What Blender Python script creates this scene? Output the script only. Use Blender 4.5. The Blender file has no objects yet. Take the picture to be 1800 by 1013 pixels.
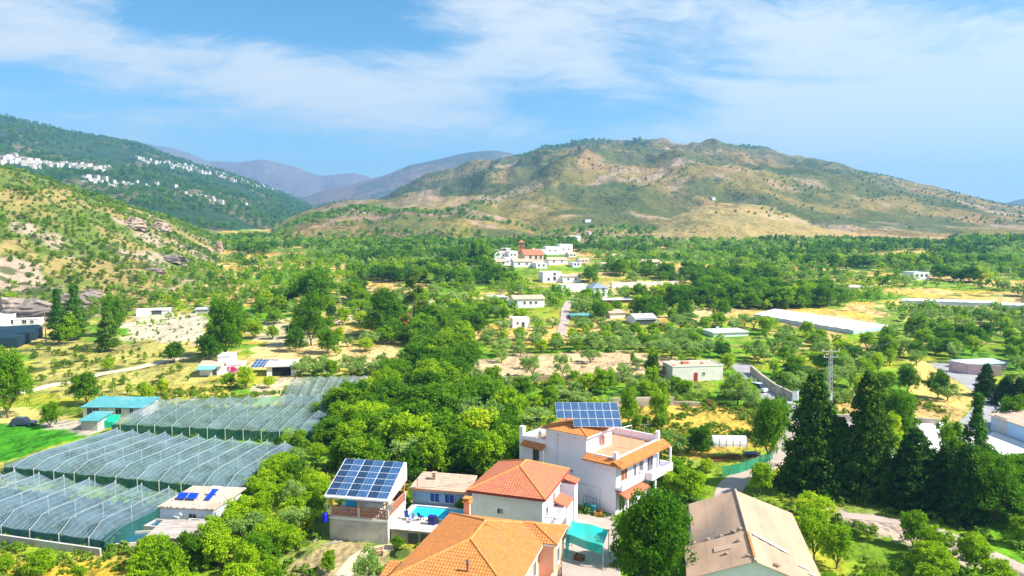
import bpy, math, random
import numpy as np
from mathutils import Vector, Matrix
R = math.radians
random.seed(7); RNG = np.random.default_rng(11)
sc = bpy.context.scene
COL = sc.collection

# ------------------------------------------------------------------ camera
CAMH = 36.0; FPX = 1285.0; PITCH = math.atan(106.5/FPX)
cd = bpy.data.cameras.new('camera'); cam = bpy.data.objects.new('camera', cd); COL.objects.link(cam)
cam.location = (0, 0, CAMH); cam.rotation_euler = (math.pi/2-PITCH, 0, 0)
cd.sensor_width = 36; cd.lens = FPX/1800*36; cd.clip_start = 0.5; cd.clip_end = 60000
sc.camera = cam
# ------------------------------------------------------------------ sun, sky, exposure
SUN_AZ, SUN_EL = 104.0, 45.0                      # azimuth clockwise from the viewing direction (+Y)
sd = bpy.data.lights.new('sun', 'SUN'); sun = bpy.data.objects.new('sun', sd); COL.objects.link(sun)
sd.energy = 5.0; sd.angle = R(0.55); sd.color = (1.0, 0.95, 0.86)
dirv = Vector((math.sin(R(SUN_AZ))*math.cos(R(SUN_EL)), math.cos(R(SUN_AZ))*math.cos(R(SUN_EL)), math.sin(R(SUN_EL))))
sun.rotation_euler = dirv.to_track_quat('Z', 'Y').to_euler(); sun.location = (60, 20, 120)
sc.view_settings.view_transform = 'Standard'; sc.view_settings.look = 'None'
sc.view_settings.gamma = 1; sc.view_settings.exposure = 1.16
sc.render.resolution_x = 1024; sc.render.resolution_y = 576

def nd(nt, t, loc=None, **kw):
    n = nt.nodes.new(t)
    for k, v in kw.items(): setattr(n, k, v)
    return n
def ramp(nt, pts, interp='LINEAR'):
    n = nt.nodes.new('ShaderNodeValToRGB'); cr = n.color_ramp; cr.interpolation = interp
    while len(cr.elements) < len(pts): cr.elements.new(0.5)
    for e, (p, c) in zip(cr.elements, pts):
        e.position = p; e.color = (c[0], c[1], c[2], 1) if hasattr(c, '__len__') else (c, c, c, 1)
    return n
def mth(nt, op, a, b=None, clamp=False):
    n = nt.nodes.new('ShaderNodeMath'); n.operation = op; n.use_clamp = clamp
    for i, v in enumerate((a, b)):
        if v is None: continue
        if isinstance(v, (int, float)): n.inputs[i].default_value = v
        else: nt.links.new(v, n.inputs[i])
    return n.outputs[0]
def mixc(nt, fac, a, b, blend='MIX'):
    n = nt.nodes.new('ShaderNodeMix'); n.data_type = 'RGBA'; n.blend_type = blend
    for i, v in ((0, fac), (6, a), (7, b)):
        if isinstance(v, (int, float)): n.inputs[i].default_value = v
        elif isinstance(v, (tuple, list)): n.inputs[i].default_value = (v[0], v[1], v[2], 1)
        else: nt.links.new(v, n.inputs[i])
    return n.outputs[2]

w = bpy.data.worlds.new('World'); sc.world = w; w.use_nodes = True
nt = w.node_tree; nt.nodes.clear(); L = nt.links.new
sky = nd(nt, 'ShaderNodeTexSky', sky_type='NISHITA', sun_disc=False, sun_elevation=R(SUN_EL), sun_rotation=R(SUN_AZ))
sky.air_density = 1.0; sky.dust_density = 0.6; sky.ozone_density = 2.0; sky.altitude = 900
hs = nd(nt, 'ShaderNodeHueSaturation'); hs.inputs['Hue'].default_value = 0.490; hs.inputs['Saturation'].default_value = 1.28
hs.inputs['Value'].default_value = 1.0; L(sky.outputs[0], hs.inputs['Color'])
tc = nd(nt, 'ShaderNodeTexCoord'); sx = nd(nt, 'ShaderNodeSeparateXYZ'); L(tc.outputs['Generated'], sx.inputs[0])
# a, e: tangent of azimuth / elevation against the valley's axis (directions in the world, any camera position)
yy = mth(nt, 'MAXIMUM', sx.outputs[1], 0.05)
a_ = mth(nt, 'DIVIDE', sx.outputs[0], yy); e_ = mth(nt, 'DIVIDE', sx.outputs[2], yy)
cv = nd(nt, 'ShaderNodeCombineXYZ')
L(a_, cv.inputs[0]); L(e_, cv.inputs[1])
# streaky coordinate: stretched along a slightly tilted horizontal
def noise(vec, scale, detail, rough, dist=0.0, rot=0.0, sc3=(1, 1, 1), off=(0, 0, 0)):
    m = nd(nt, 'ShaderNodeMapping'); m.inputs['Rotation'].default_value = (0, 0, rot); m.inputs['Scale'].default_value = sc3
    m.inputs['Location'].default_value = off
    L(vec, m.inputs[0]); n = nd(nt, 'ShaderNodeTexNoise'); n.inputs['Scale'].default_value = scale
    n.inputs['Detail'].default_value = detail; n.inputs['Roughness'].default_value = rough; n.inputs['Distortion'].default_value = dist
    L(m.outputs[0], n.inputs['Vector']); return n.outputs['Fac']
warp = nd(nt, 'ShaderNodeTexNoise'); warp.inputs['Scale'].default_value = 2.2; warp.inputs['Detail'].default_value = 3; L(cv.outputs[0], warp.inputs['Vector'])
wv = nd(nt, 'ShaderNodeVectorMath', operation='SUBTRACT'); L(warp.outputs['Color'], wv.inputs[0]); wv.inputs[1].default_value = (.5, .5, .5)
ws = nd(nt, 'ShaderNodeVectorMath', operation='SCALE'); L(wv.outputs[0], ws.inputs[0]); ws.inputs['Scale'].default_value = .16
wa = nd(nt, 'ShaderNodeVectorMath', operation='ADD'); L(cv.outputs[0], wa.inputs[0]); L(ws.outputs[0], wa.inputs[1])
wsp = noise(wa.outputs[0], 3.0, 10, 0.62, 0.2, R(6), (1.0, 3.6, 1), (1.3, 0.2, 0))
fin = noise(wa.outputs[0], 9.0, 10, 0.70, 0.5, R(16), (1.0, 4.5, 1), (4.3, 1.2, 0))
def blob(px, py, rx, ry, amp, rot=0.0):
    """soft bank of cloud around one direction of the sky"""
    a0 = (px-900)/1285.0; e0 = math.tan(math.atan((506.5-py)/1285.0)-PITCH)
    m = nd(nt, 'ShaderNodeMapping', vector_type='TEXTURE'); m.inputs['Location'].default_value = (a0, e0, 0)
    m.inputs['Rotation'].default_value = (0, 0, rot); m.inputs['Scale'].default_value = (rx/1285.0, ry/1285.0, 1)
    L(cv.outputs[0], m.inputs[0]); v = nd(nt, 'ShaderNodeVectorMath', operation='LENGTH'); L(m.outputs[0], v.inputs[0])
    mr = nd(nt, 'ShaderNodeMapRange', interpolation_type='SMOOTHSTEP'); L(v.outputs['Value'], mr.inputs[0])
    mr.inputs[1].default_value = 0.0; mr.inputs[2].default_value = 1.6; mr.inputs[3].default_value = amp; mr.inputs[4].default_value = 0
    return mr.outputs[0]
BL = [(180, 75, 400, 75, .60, -.10), (520, 135, 380, 60, .66, -.10), (820, 140, 260, 50, .58, .05), (930, 22, 330, 48, .70, .0), (1060, 140, 100, 42, .40, -.4),
      (1420, 70, 560, 95, .80, .0), (1520, 190, 440, 66, .80, .03), (1760, 130, 340, 140, .75, 0), (1290, 225, 150, 22, .40, .0), (1570, 250, 130, 16, .5, -.12), (560, 190, 300, 36, .38, -.1),
      (60, 20, 200, 60, .40, 0), (1640, 300, 420, 60, .36, 0), (800, 235, 300, 34, .26, 0), (1200, 210, 300, 50, .15, 0), (250, 190, 300, 30, .22, -.1), (420, 240, 500, 40, .2, 0), (1700, 290, 380, 90, .8, 0), (1350, 250, 300, 40, .3, 0), (150, 220, 260, 40, .25, 0),
      (610, 15, 120, 60, -.62, .3), (330, 42, 90, 20, -.25, 0), (1140, 195, 150, 24, -.38, .3), (740, 75, 100, 18, -.40, -.3), (1300, 135, 100, 10, -.3, -.1), (90, 128, 160, 26, -.35, 0)]
tot = None
for b in BL:
    o = blob(*b); tot = o if tot is None else mth(nt, 'ADD', tot, o)
c = mth(nt, 'MULTIPLY', mth(nt, 'SUBTRACT', wsp, 0.5), 3.0)
c = mth(nt, 'ADD', c, mth(nt, 'MULTIPLY', mth(nt, 'SUBTRACT', fin, 0.5), 1.6))
c = mth(nt, 'ADD', c, mth(nt, 'MULTIPLY', tot, 1.0))
mr = nd(nt, 'ShaderNodeMapRange', interpolation_type='SMOOTHSTEP'); L(c, mr.inputs[0])
mr.inputs[1].default_value = 0.0; mr.inputs[2].default_value = 1.25; mr.inputs[3].default_value = 0.0; mr.inputs[4].default_value = 0.9
front = mth(nt, 'GREATER_THAN', sx.outputs[1], 0.05)
bn = noise(tc.outputs['Generated'], 2.2, 7, 0.6, 0.8, 0, (1, 1, 2.2)); bm_ = nd(nt, 'ShaderNodeMapRange', interpolation_type='SMOOTHSTEP'); L(bn, bm_.inputs[0]); bm_.inputs[1].default_value = .36; bm_.inputs[2].default_value = .62; bm_.inputs[4].default_value = .85  # cloud cover behind the camera, out of view, added to brighten the ambient light
cm = mth(nt, 'ADD', mth(nt, 'MULTIPLY', mr.outputs[0], front), mth(nt, 'MULTIPLY', bm_.outputs[0], mth(nt, 'SUBTRACT', 1.0, front)))
cloudcol = mixc(nt, cm, hs.outputs[0], (5.5, 5.7, 5.7))
bg = nd(nt, 'ShaderNodeBackground'); bg.inputs[1].default_value = 0.080; L(cloudcol, bg.inputs[0])
wo = nd(nt, 'ShaderNodeOutputWorld'); L(bg.outputs[0], wo.inputs[0])

# ------------------------------------------------------------------ projection helpers (design tools: a pixel of the survey photo -> a place on the ground)
CP, SP = math.cos(PITCH), math.sin(PITCH)
def tanv(py):
    s = (506.5-py)/FPX
    return (s*CP-SP)/(CP+s*SP)
def at_Y(px, py, Y):
    """point seen at px,py at forward distance Y"""
    dz = tanv(py)*Y; dep = Y*CP-dz*SP
    return ((px-900)/FPX*dep, Y, CAMH+dz)
def at_z(px, py, z=0.0):
    Y = (z-CAMH)/tanv(py); return at_Y(px, py, Y)
def proj(x, y, z):
    dz = z-CAMH; dep = y*CP-dz*SP; v = y*SP+dz*CP
    return 900+FPX*x/dep, 506.5-FPX*v/dep

# ------------------------------------------------------------------ value noise (numpy)
_T = np.random.default_rng(5).random((256, 256))
def vnoise(x, y):
    xi = np.floor(x).astype(int); yi = np.floor(y).astype(int); fx = x-xi; fy = y-yi
    fx = fx*fx*fx*(fx*(fx*6-15)+10); fy = fy*fy*fy*(fy*(fy*6-15)+10)
    a = _T[xi & 255, yi & 255]; b = _T[(xi+1) & 255, yi & 255]; c = _T[xi & 255, (yi+1) & 255]; d = _T[(xi+1) & 255, (yi+1) & 255]
    return (a*(1-fx)+b*fx)*(1-fy)+(c*(1-fx)+d*fx)*fy
def fbm(x, y, s, o=4, gain=.5, seed=0):
    t = 0; am = 1; n = 0; x = x/s+seed*17.3; y = y/s+seed*9.1
    for i in range(o):
        t = t+vnoise(x, y)*am; n += am; am *= gain; x = x*2.03+5.1; y = y*2.03+3.7
    return t/n
def ridged(x, y, s, o=5, seed=0):
    t = 0; am = 1; n = 0; x = x/s+seed*13.7; y = y/s+seed*7.9
    for i in range(o):
        t = t+(1-np.abs(vnoise(x, y)*2-1))*am; n += am; am *= .5; x = x*2.03+1.7; y = y*2.03+8.3
    return t/n
def sstep(a, b, v):
    t = np.clip((v-a)/(b-a), 0, 1); return t*t*(3-2*t)
def inpoly(x, y, P):
    x = np.asarray(x, float); y = np.asarray(y, float); r = np.zeros(np.broadcast(x, y).shape, bool); n = len(P)
    for i in range(n):
        x1, y1 = P[i]; x2, y2 = P[(i+1) % n]
        if y1 == y2: continue
        r ^= ((y1 > y) != (y2 > y)) & (x < (x2-x1)*(y-y1)/(y2-y1)+x1)
    return r

# ------------------------------------------------------------------ terrain heights
BY = np.array([-400, 0, 165, 225, 290, 360, 450, 560, 700, 900, 1200, 2000, 4000, 12000.])
BZ = np.array([0, 0, 0, 1.6, 4.4, 7.8, 11.4, 14.4, 19.6, 24.5, 30, 38, 42, 42.])
def base_h(x, y): return np.interp(y, BY, BZ)
def L_(pts): return np.array([p[0] for p in pts], float), np.array([p[1] for p in pts], float)
# each hill: crest line (px,py), crest distance (px,Y), foot distance (px,Y), relief amplitude, shape, noise scale, how far behind it falls
HILLS = [
 dict(n='near_left', crest=[(-500, 215), (-200, 262), (0, 293), (60, 302), (130, 326), (200, 352), (240, 368), (300, 386), (350, 408), (392, 430), (440, 462), (500, 490), (560, 520)],
      yc=[(0, 520), (200, 570), (300, 620), (400, 720), (560, 900)], yf=[(-300, 200), (0, 232), (150, 250), (260, 285), (350, 360), (450, 520), (560, 700)], amp=.24, sh=1.0, ns=90, back=900),
 dict(n='left_mountain', crest=[(-600, 125), (-200, 162), (0, 194), (60, 213), (150, 236), (250, 252), (350, 288), (430, 312), (480, 334), (540, 358), (570, 385), (610, 440)],
      yc=[(0, 2600), (300, 2700), (540, 2900)], yf=[(0, 900), (300, 1000), (400, 1100), (540, 1500)], amp=.10, sh=1.0, ns=420, back=3000),
 dict(n='far_purple', crest=[(-300, 300), (100, 236), (200, 240), (250, 250), (300, 258), (340, 270), (370, 284), (420, 286), (465, 281), (520, 294), (565, 309), (620, 304), (645, 309), (700, 335), (780, 380)],
      yc=[(0, 5900)], yf=[(0, 4600)], amp=.12, sh=1.0, ns=700, back=1200),
 dict(n='mid_far', crest=[(440, 430), (520, 352), (575, 334), (620, 325), (680, 307), (720, 289), (780, 277), (830, 266), (870, 265), (905, 271), (960, 290), (1100, 340), (1300, 400)],
      yc=[(0, 4300)], yf=[(0, 2900)], amp=.10, sh=1.0, ns=600, back=2000),
 dict(n='main', crest=[(560, 420), (620, 375), (700, 336), (760, 312), (820, 293), (880, 281), (930, 273), (970, 263), (1020, 258), (1050, 257), (1110, 257), (1160, 261), (1240, 260), (1300, 262), (1360, 277),
      (1440, 290), (1500, 300), (1560, 311), (1620, 327), (1700, 344), (1750, 356), (1800, 364), (1900, 380), (2300, 400)],
      yc=[(600, 2300), (1000, 2600), (1400, 2500), (1800, 2300)], yf=[(600, 1000), (1000, 850), (1400, 850), (1800, 780)], amp=.26, sh=.85, ns=380, back=1500),
 dict(n='far_right', crest=[(1600, 420), (1740, 362), (1780, 352), (1830, 342), (2000, 310), (2400, 280)], yc=[(0, 3400)], yf=[(0, 2500)], amp=.1, sh=1, ns=500, back=1500),
 dict(n='brown', crest=[(400, 440), (470, 408), (505, 388), (545, 368), (600, 356), (680, 352), (730, 348), (800, 345), (860, 348), (910, 362), (950, 385), (1000, 420)],
      yc=[(400, 1300), (800, 1500), (1000, 1500)], yf=[(400, 740), (700, 745), (1000, 760)], amp=.26, sh=.66, ns=150, back=700),
 dict(n='mid_spur', crest=[(930, 405), (990, 372), (1040, 350), (1120, 346), (1180, 350), (1240, 372), (1300, 400), (1350, 425)], yc=[(0, 1650)], yf=[(0, 850)], amp=.24, sh=.75, ns=160, back=600),
 dict(n='knob', crest=[(1010, 352), (1040, 330), (1062, 318), (1082, 311), (1105, 318), (1140, 330), (1170, 350), (1190, 370)], yc=[(0, 1750)], yf=[(0, 1600)], amp=.14, sh=.9, ns=70, back=260),
 dict(n='right_spur', crest=[(1380, 420), (1450, 372), (1520, 352), (1580, 350), (1640, 372), (1720, 398), (1800, 420), (1850, 430)], yc=[(0, 1900)], yf=[(0, 900)], amp=.26, sh=.8, ns=180, back=600),
 dict(n='yellow', crest=[(960, 425), (1040, 412), (1110, 396), (1180, 372), (1225, 355), (1262, 347), (1310, 345), (1380, 355), (1440, 372), (1500, 391), (1550, 408), (1600, 424)],
      yc=[(0, 1230)], yf=[(960, 770), (1300, 730), (1600, 750)], amp=.20, sh=.75, ns=110, back=500),
 dict(n='foot', crest=[(560, 440), (680, 432), (800, 425), (900, 415), (980, 402), (1060, 396), (1150, 400), (1240, 402), (1330, 404), (1450, 401), (1560, 404), (1660, 410), (1760, 414), (1850, 418), (2100, 425)],
      yc=[(0, 960)], yf=[(500, 780), (900, 730), (1200, 690), (1500, 740), (1800, 690)], amp=.30, sh=.9, ns=80, back=500),
]
for H in HILLS:
    H['cr'] = L_([(p, (506.5-q)) for p, q in H['crest']]); H['YC'] = L_(H['yc']); H['YF'] = L_(H['yf'])
def hills(x, y):
    x = np.asarray(x, float); y = np.asarray(y, float)
    b = base_h(x, y); ys = np.maximum(y, 30.0); u = 900+FPX*x/ys; best = b.copy(); which = np.full(b.shape, -1)
    for k, H in enumerate(HILLS):
        px, s = H['cr']; lo, hi = px[0], px[-1]
        yc = np.interp(u, *H['YC']); yf = np.interp(u, *H['YF'])
        uu = u+9*(fbm(x, y, H['ns']*.7, 3, seed=k)-.5)*2                       # wander the crest
        sv = np.interp(uu, px, s)/FPX; t = (sv*CP-SP)/(CP+sv*SP)
        zc = CAMH+t*yc; edge = sstep(lo-1, lo+60, u)*(1-sstep(hi-60, hi+1, u)) if lo > 0 or hi < 1800 else 1.0
        zc = np.maximum(zc-np.interp(yc, BY, BZ), 0)*edge
        f = (ys-yf)/(yc-yf); up = np.clip(f, 0, 1)**H['sh']
        dn = 1-sstep(0, 1, (ys-yc)/H['back']); prof = np.where(ys < yc, up*(1.06-.06*up), dn)
        rd = ridged(x, y, H['ns'], 5, seed=k+1)-.62
        mid = np.clip(4*np.clip(f, 0, 1)*(1.035-np.clip(f, 0, 1)), 0, 1)
        z = np.interp(ys, BY, BZ)+zc*(prof+H['amp']*rd*mid*1.8)+(ridged(x, y, H['ns']*.3, 4, seed=k+3)-.6)*zc*.08*mid+(fbm(x, y, H['ns']*.1, 3, seed=k)-.5)*zc*.03*mid
        m = z > best
        best = np.where(m, z, best); which = np.where(m & (zc > 2) & (prof > .01), k, which)
    best = np.where(y < 120, b, best)
    return best, which
def und(x, y):
    """gentle unevenness and terraces away from the built-up strip"""
    g = sstep(170, 260, y)
    t = fbm(x*.5, y, 60, 3, seed=3)*7; tt = np.floor(t)+sstep(.8, 1, t-np.floor(t))
    return g*((tt-3.5)*.6+(fbm(x, y, 14, 2, seed=4)-.5)*.6)
# the land is one sheet; its rows and columns are laid out once and every object stands on exactly that sheet
GNS, GD = 760, 120.0
GS = np.linspace(-1.05, 1.05, GNS); _y = [-90.0]
while _y[-1] < 7100: _y.append(_y[-1]+max(.0078*(_y[-1]+GD), .5))
GY = np.array(_y); _S, _Y = np.meshgrid(GS, GY); _X = _S*(_Y+GD)
GZ, GW = hills(_X.ravel(), _Y.ravel()); GZ = (GZ+und(_X.ravel(), _Y.ravel())).reshape(_X.shape)
def hzv(x, y):
    x = np.asarray(x, float); y = np.asarray(y, float)
    j = np.clip(np.searchsorted(GY, y)-1, 0, len(GY)-2); fy = (y-GY[j])/(GY[j+1]-GY[j])
    s = np.clip((x/(y+GD)+1.05)/2.1*(GNS-1), 0, GNS-1.001); i = s.astype(int); fx = s-i
    return (GZ[j, i]*(1-fx)+GZ[j, i+1]*fx)*(1-fy)+(GZ[j+1, i]*(1-fx)+GZ[j+1, i+1]*fx)*fy
def hz(x, y): return float(hzv(np.array([x]), np.array([y]))[0])
_RY = 60*1.003**np.arange(1585)
def ground(px, py):
    """where the ray through px,py meets the land"""
    t = tanv(py); dz = t*_RY; X = (px-900)/FPX*(_RY*CP-dz*SP); d = CAMH+dz-hzv(X, _RY); k = np.nonzero(d <= 0)[0]
    if len(k) == 0: return at_Y(px, py, 6900)
    k = k[0]
    if k == 0: return at_z(px, py, 0)
    f = d[k-1]/(d[k-1]-d[k]); Y = _RY[k-1]+f*(_RY[k]-_RY[k-1]); p = at_Y(px, py, Y); return (p[0], Y, hz(p[0], Y))
# ------------------------------------------------------------------ materials
MATS = {}
def mat(name, col, rough=.8, var=.12, vs=1.5, bump=0.0, bs=8.0, metal=0.0, spec=.3, col2=None, thr=None, stretch=None, coat=0):
    """procedural surface: base colour mottled by two noises, optional second colour in stains, optional bump"""
    if name in MATS: return MATS[name]
    m = bpy.data.materials.new(name); m.use_nodes = True; nt = m.node_tree; b = nt.nodes['Principled BSDF']
    b.inputs['Roughness'].default_value = rough; b.inputs['Metallic'].default_value = metal; b.inputs['Specular IOR Level'].default_value = spec
    if coat: b.inputs['Coat Weight'].default_value = coat
    tc = nt.nodes.new('ShaderNodeTexCoord'); mp = nt.nodes.new('ShaderNodeMapping'); nt.links.new(tc.outputs['Object'], mp.inputs[0])
    if stretch: mp.inputs['Scale'].default_value = stretch
    n = nt.nodes.new('ShaderNodeTexNoise'); n.inputs['Scale'].default_value = vs; n.inputs['Detail'].default_value = 6; nt.links.new(mp.outputs[0], n.inputs['Vector'])
    lo = [max(c*(1-var), 0) for c in col]; hi = [min(c*(1+var), 1) for c in col]
    r = ramp(nt, [(.3, lo), (.7, hi)]); nt.links.new(n.outputs['Fac'], r.inputs[0]); out = r.outputs[0]
    if col2:
        n2 = nt.nodes.new('ShaderNodeTexNoise'); n2.inputs['Scale'].default_value = vs*.35; n2.inputs['Detail'].default_value = 8; n2.inputs['Roughness'].default_value = .65
        nt.links.new(mp.outputs[0], n2.inputs['Vector']); t = thr or .55
        r2 = ramp(nt, [(t-.04, 0), (t+.1, 1)]); nt.links.new(n2.outputs['Fac'], r2.inputs[0]); out = mixc(nt, r2.outputs[0], out, col2)
    nt.links.new(out, b.inputs['Base Color'])
    if bump:
        nb = nt.nodes.new('ShaderNodeTexNoise'); nb.inputs['Scale'].default_value = bs; nb.inputs['Detail'].default_value = 5; nt.links.new(mp.outputs[0], nb.inputs['Vector'])
        bp = nt.nodes.new('ShaderNodeBump'); bp.inputs['Strength'].default_value = bump; bp.inputs['Distance'].default_value = .05
        nt.links.new(nb.outputs['Fac'], bp.inputs['Height']); nt.links.new(bp.outputs[0], b.inputs['Normal'])
    MATS[name] = m; return m

# ------------------------------------------------------------------ mesh builder
class MB:
    def __init__(s): s.v = []; s.f = []; s.m = []; s.mats = []; s.cur = 0
    def mat(s, m):
        if m not in s.mats: s.mats.append(m)
        s.cur = s.mats.index(m); return s
    def face(s, *pts):
        i = len(s.v); s.v += [tuple(p) for p in pts]; s.f.append(tuple(range(i, i+len(pts)))); s.m.append(s.cur)
    def hexa(s, b, t):
        """8 corners: b = 4 bottom, t = 4 top, counter-clockwise from above"""
        i = len(s.v); s.v += [tuple(p) for p in b]+[tuple(p) for p in t]
        for q in ((3, 2, 1, 0), (4, 5, 6, 7), (0, 1, 5, 4), (1, 2, 6, 5), (2, 3, 7, 6), (3, 0, 4, 7)):
            s.f.append(tuple(i+k for k in q)); s.m.append(s.cur)
        return s
    def box(s, x0, x1, y0, y1, z0, z1):
        if x0 > x1: x0, x1 = x1, x0
        if y0 > y1: y0, y1 = y1, y0
        return s.hexa([(x0, y0, z0), (x1, y0, z0), (x1, y1, z0), (x0, y1, z0)], [(x0, y0, z1), (x1, y0, z1), (x1, y1, z1), (x0, y1, z1)])
    def slab(s, pts, th):
        """thick polygon: top outline pts (ccw from above), pushed down by th"""
        n = len(pts); i = len(s.v); s.v += [tuple(p) for p in pts]+[(p[0], p[1], p[2]-th) for p in pts]
        s.f.append(tuple(i+k for k in range(n))); s.m.append(s.cur); s.f.append(tuple(i+n+k for k in reversed(range(n)))); s.m.append(s.cur)
        for k in range(n):
            j = (k+1) % n; s.f.append((i+k, i+n+k, i+n+j, i+j)); s.m.append(s.cur)
        return s
    def tube(s, a, b, r, n=6, r2=None):
        a = Vector(a); b = Vector(b); d = b-a
        if d.length < 1e-6: return s
        q = d.to_track_quat('Z', 'Y'); r2 = r if r2 is None else r2; i = len(s.v)
        for P, rr in ((a, r), (b, r2)):
            for k in range(n): s.v.append(tuple(P+q @ Vector((math.cos(k*2*math.pi/n)*rr, math.sin(k*2*math.pi/n)*rr, 0))))
        for k in range(n):
            j = (k+1) % n; s.f.append((i+k, i+j, i+n+j, i+n+k)); s.m.append(s.cur)
        s.f.append(tuple(i+k for k in reversed(range(n)))); s.m.append(s.cur); s.f.append(tuple(i+n+k for k in range(n))); s.m.append(s.cur)
        return s
    def path(s, pts, r, n=5):
        for a, b in zip(pts, pts[1:]): s.tube(a, b, r, n)
        return s
    def lathe(s, prof, n=12, c=(0, 0, 0)):
        i = len(s.v)
        for (r, z) in prof:
            for k in range(n): s.v.append((c[0]+r*math.cos(k*2*math.pi/n), c[1]+r*math.sin(k*2*math.pi/n), c[2]+z))
        for j in range(len(prof)-1):
            for k in range(n):
                l = (k+1) % n; s.f.append((i+j*n+k, i+j*n+l, i+(j+1)*n+l, i+(j+1)*n+k)); s.m.append(s.cur)
        s.f.append(tuple(i+k for k in reversed(range(n)))); s.m.append(s.cur)
        s.f.append(tuple(i+(len(prof)-1)*n+k for k in range(n))); s.m.append(s.cur); return s
    def build(s, name, m=None, parent=None, loc=None, rz=None, smooth=False):
        me = bpy.data.meshes.new(name); me.from_pydata(s.v, [], s.f)
        ms = s.mats or [m]
        for x in ms: me.materials.append(x)
        if s.mats: me.polygons.foreach_set('material_index', s.m)
        if smooth: me.polygons.foreach_set('use_smooth', [True]*len(s.f))
        me.update(); o = bpy.data.objects.new(name, me); COL.objects.link(o)
        if parent: o.parent = parent
        if loc: o.location = loc
        if rz is not None: o.rotation_euler.z = rz
        return o
def tag(o, label=None, cat=None, group=None, kind=None):
    if label: o['label'] = label
    if cat: o['category'] = cat
    if group: o['group'] = group
    if kind: o['kind'] = kind
    return o
def thing(name, label, cat, loc=(0, 0, 0), rz=0, group=None):
    o = bpy.data.objects.new(name, None); o.empty_display_size = .5; COL.objects.link(o); o.location = loc; o.rotation_euler.z = rz
    return tag(o, label, cat, group)
def copy_tree(o, loc=None, rz=None, scale=None, label=None, group=None):
    c = o.copy(); COL.objects.link(c)
    for ch in o.children:
        d = ch.copy(); COL.objects.link(d); d.parent = c
        for g in ch.children:
            e = g.copy(); COL.objects.link(e); e.parent = d
    if loc is not None: c.location = loc
    if rz is not None: c.rotation_euler.z = rz
    if scale is not None: c.scale = scale if hasattr(scale, '__len__') else (scale,)*3
    if label: c['label'] = label
    if group: c['group'] = group
    return c

# ------------------------------------------------------------------ the land
PATCH = [  # pixel outline on the land, albedo, scrub (0..1)
 ([(1080, 705), (1180, 700), (1330, 725), (1345, 780), (1250, 805), (1165, 800), (1085, 760)], (.50, .34, .06), .25),
 ([(825, 640), (900, 630), (1040, 622), (1140, 626), (1185, 640), (1175, 665), (1000, 668), (830, 672)], (.50, .35, .20), .1),
 ([(430, 648), (450, 612), (560, 600), (640, 615), (690, 612), (720, 640), (690, 655), (560, 650)], (.62, .44, .18), .05),
 ([(212, 578), (240, 556), (310, 548), (365, 560), (360, 614), (290, 606), (225, 600)], (.52, .44, .30), .0),
 ([(-60, 740), (90, 745), (160, 756), (18, 812), (-60, 812)], (.05, .24, .01), .0),
 ([(-60, 715), (60, 720), (125, 732), (120, 750), (-60, 742)], (.55, .46, .14), .0),
 ([(55, 600), (200, 600), (330, 612), (420, 640), (330, 690), (260, 690), (120, 700), (45, 680)], (.38, .34, .09), .45),
 ([(-80, 978), (270, 985), (290, 1020), (-80, 1040)], (.52, .36, .04), .1),
 ([(270, 680), (400, 676), (400, 696), (265, 704)], (.52, .38, .08), .05),
 ([(405, 688), (500, 684), (500, 694), (405, 694)], (.06, .26, .01), 0),
 ([(1455, 690), (1500, 682), (1600, 700), (1700, 715), (1680, 760), (1480, 740)], (.52, .34, .12), .1),
 ([(1600, 640), (1660, 645), (1720, 690), (1700, 720), (1640, 710), (1590, 680)], (.58, .42, .13), .05),
 ([(600, 520), (760, 515), (770, 560), (600, 570)], (.52, .42, .26), .1),
 ([(445, 570), (510, 560), (560, 600), (480, 620), (430, 600)], (.5, .42, .24), .15),
 ([(1160, 545), (1230, 538), (1290, 548), (1250, 575), (1170, 565)], (.55, .42, .2), .1),
 ([(1000, 500), (1150, 498), (1160, 520), (1010, 522)], (.45, .36, .14), .1),
 ([(1395, 445), (1440, 438), (1490, 450), (1480, 475), (1385, 475)], (.52, .36, .16), .1),
 ([(1540, 532), (1700, 540), (1900, 545), (1900, 604), (1700, 596), (1560, 590)], (.17, .25, .035), .35),
 ([(1600, 560), (1800, 572), (1800, 580), (1640, 574)], (.46, .36, .13), .3),
 ([(1450, 890), (1540, 905), (1700, 955), (1800, 1000), (1800, 1020), (1650, 975), (1500, 925)], (.42, .32, .26), 0),
 ([(60, 745), (130, 738), (180, 745), (175, 758), (90, 758)], (.42, .36, .28), 0),
 ([(440, 690), (505, 655), (515, 660), (500, 694), (440, 700)], (.5, .4, .25), 0),
 ([(500, 1000), (560, 960), (640, 955), (700, 965), (690, 1020), (500, 1030)], (.36, .28, .14), .2),
 ([(1000, 900), (1080, 905), (1085, 1030), (1000, 1030)], (.36, .31, .26), 0),
]
def patch_world(P):
    out = []
    for px, py in P:
        t = at_z(px, py, 0) if py > 600 else ground(px, py)
        out.append((t[0], t[1]))
    return out
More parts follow.
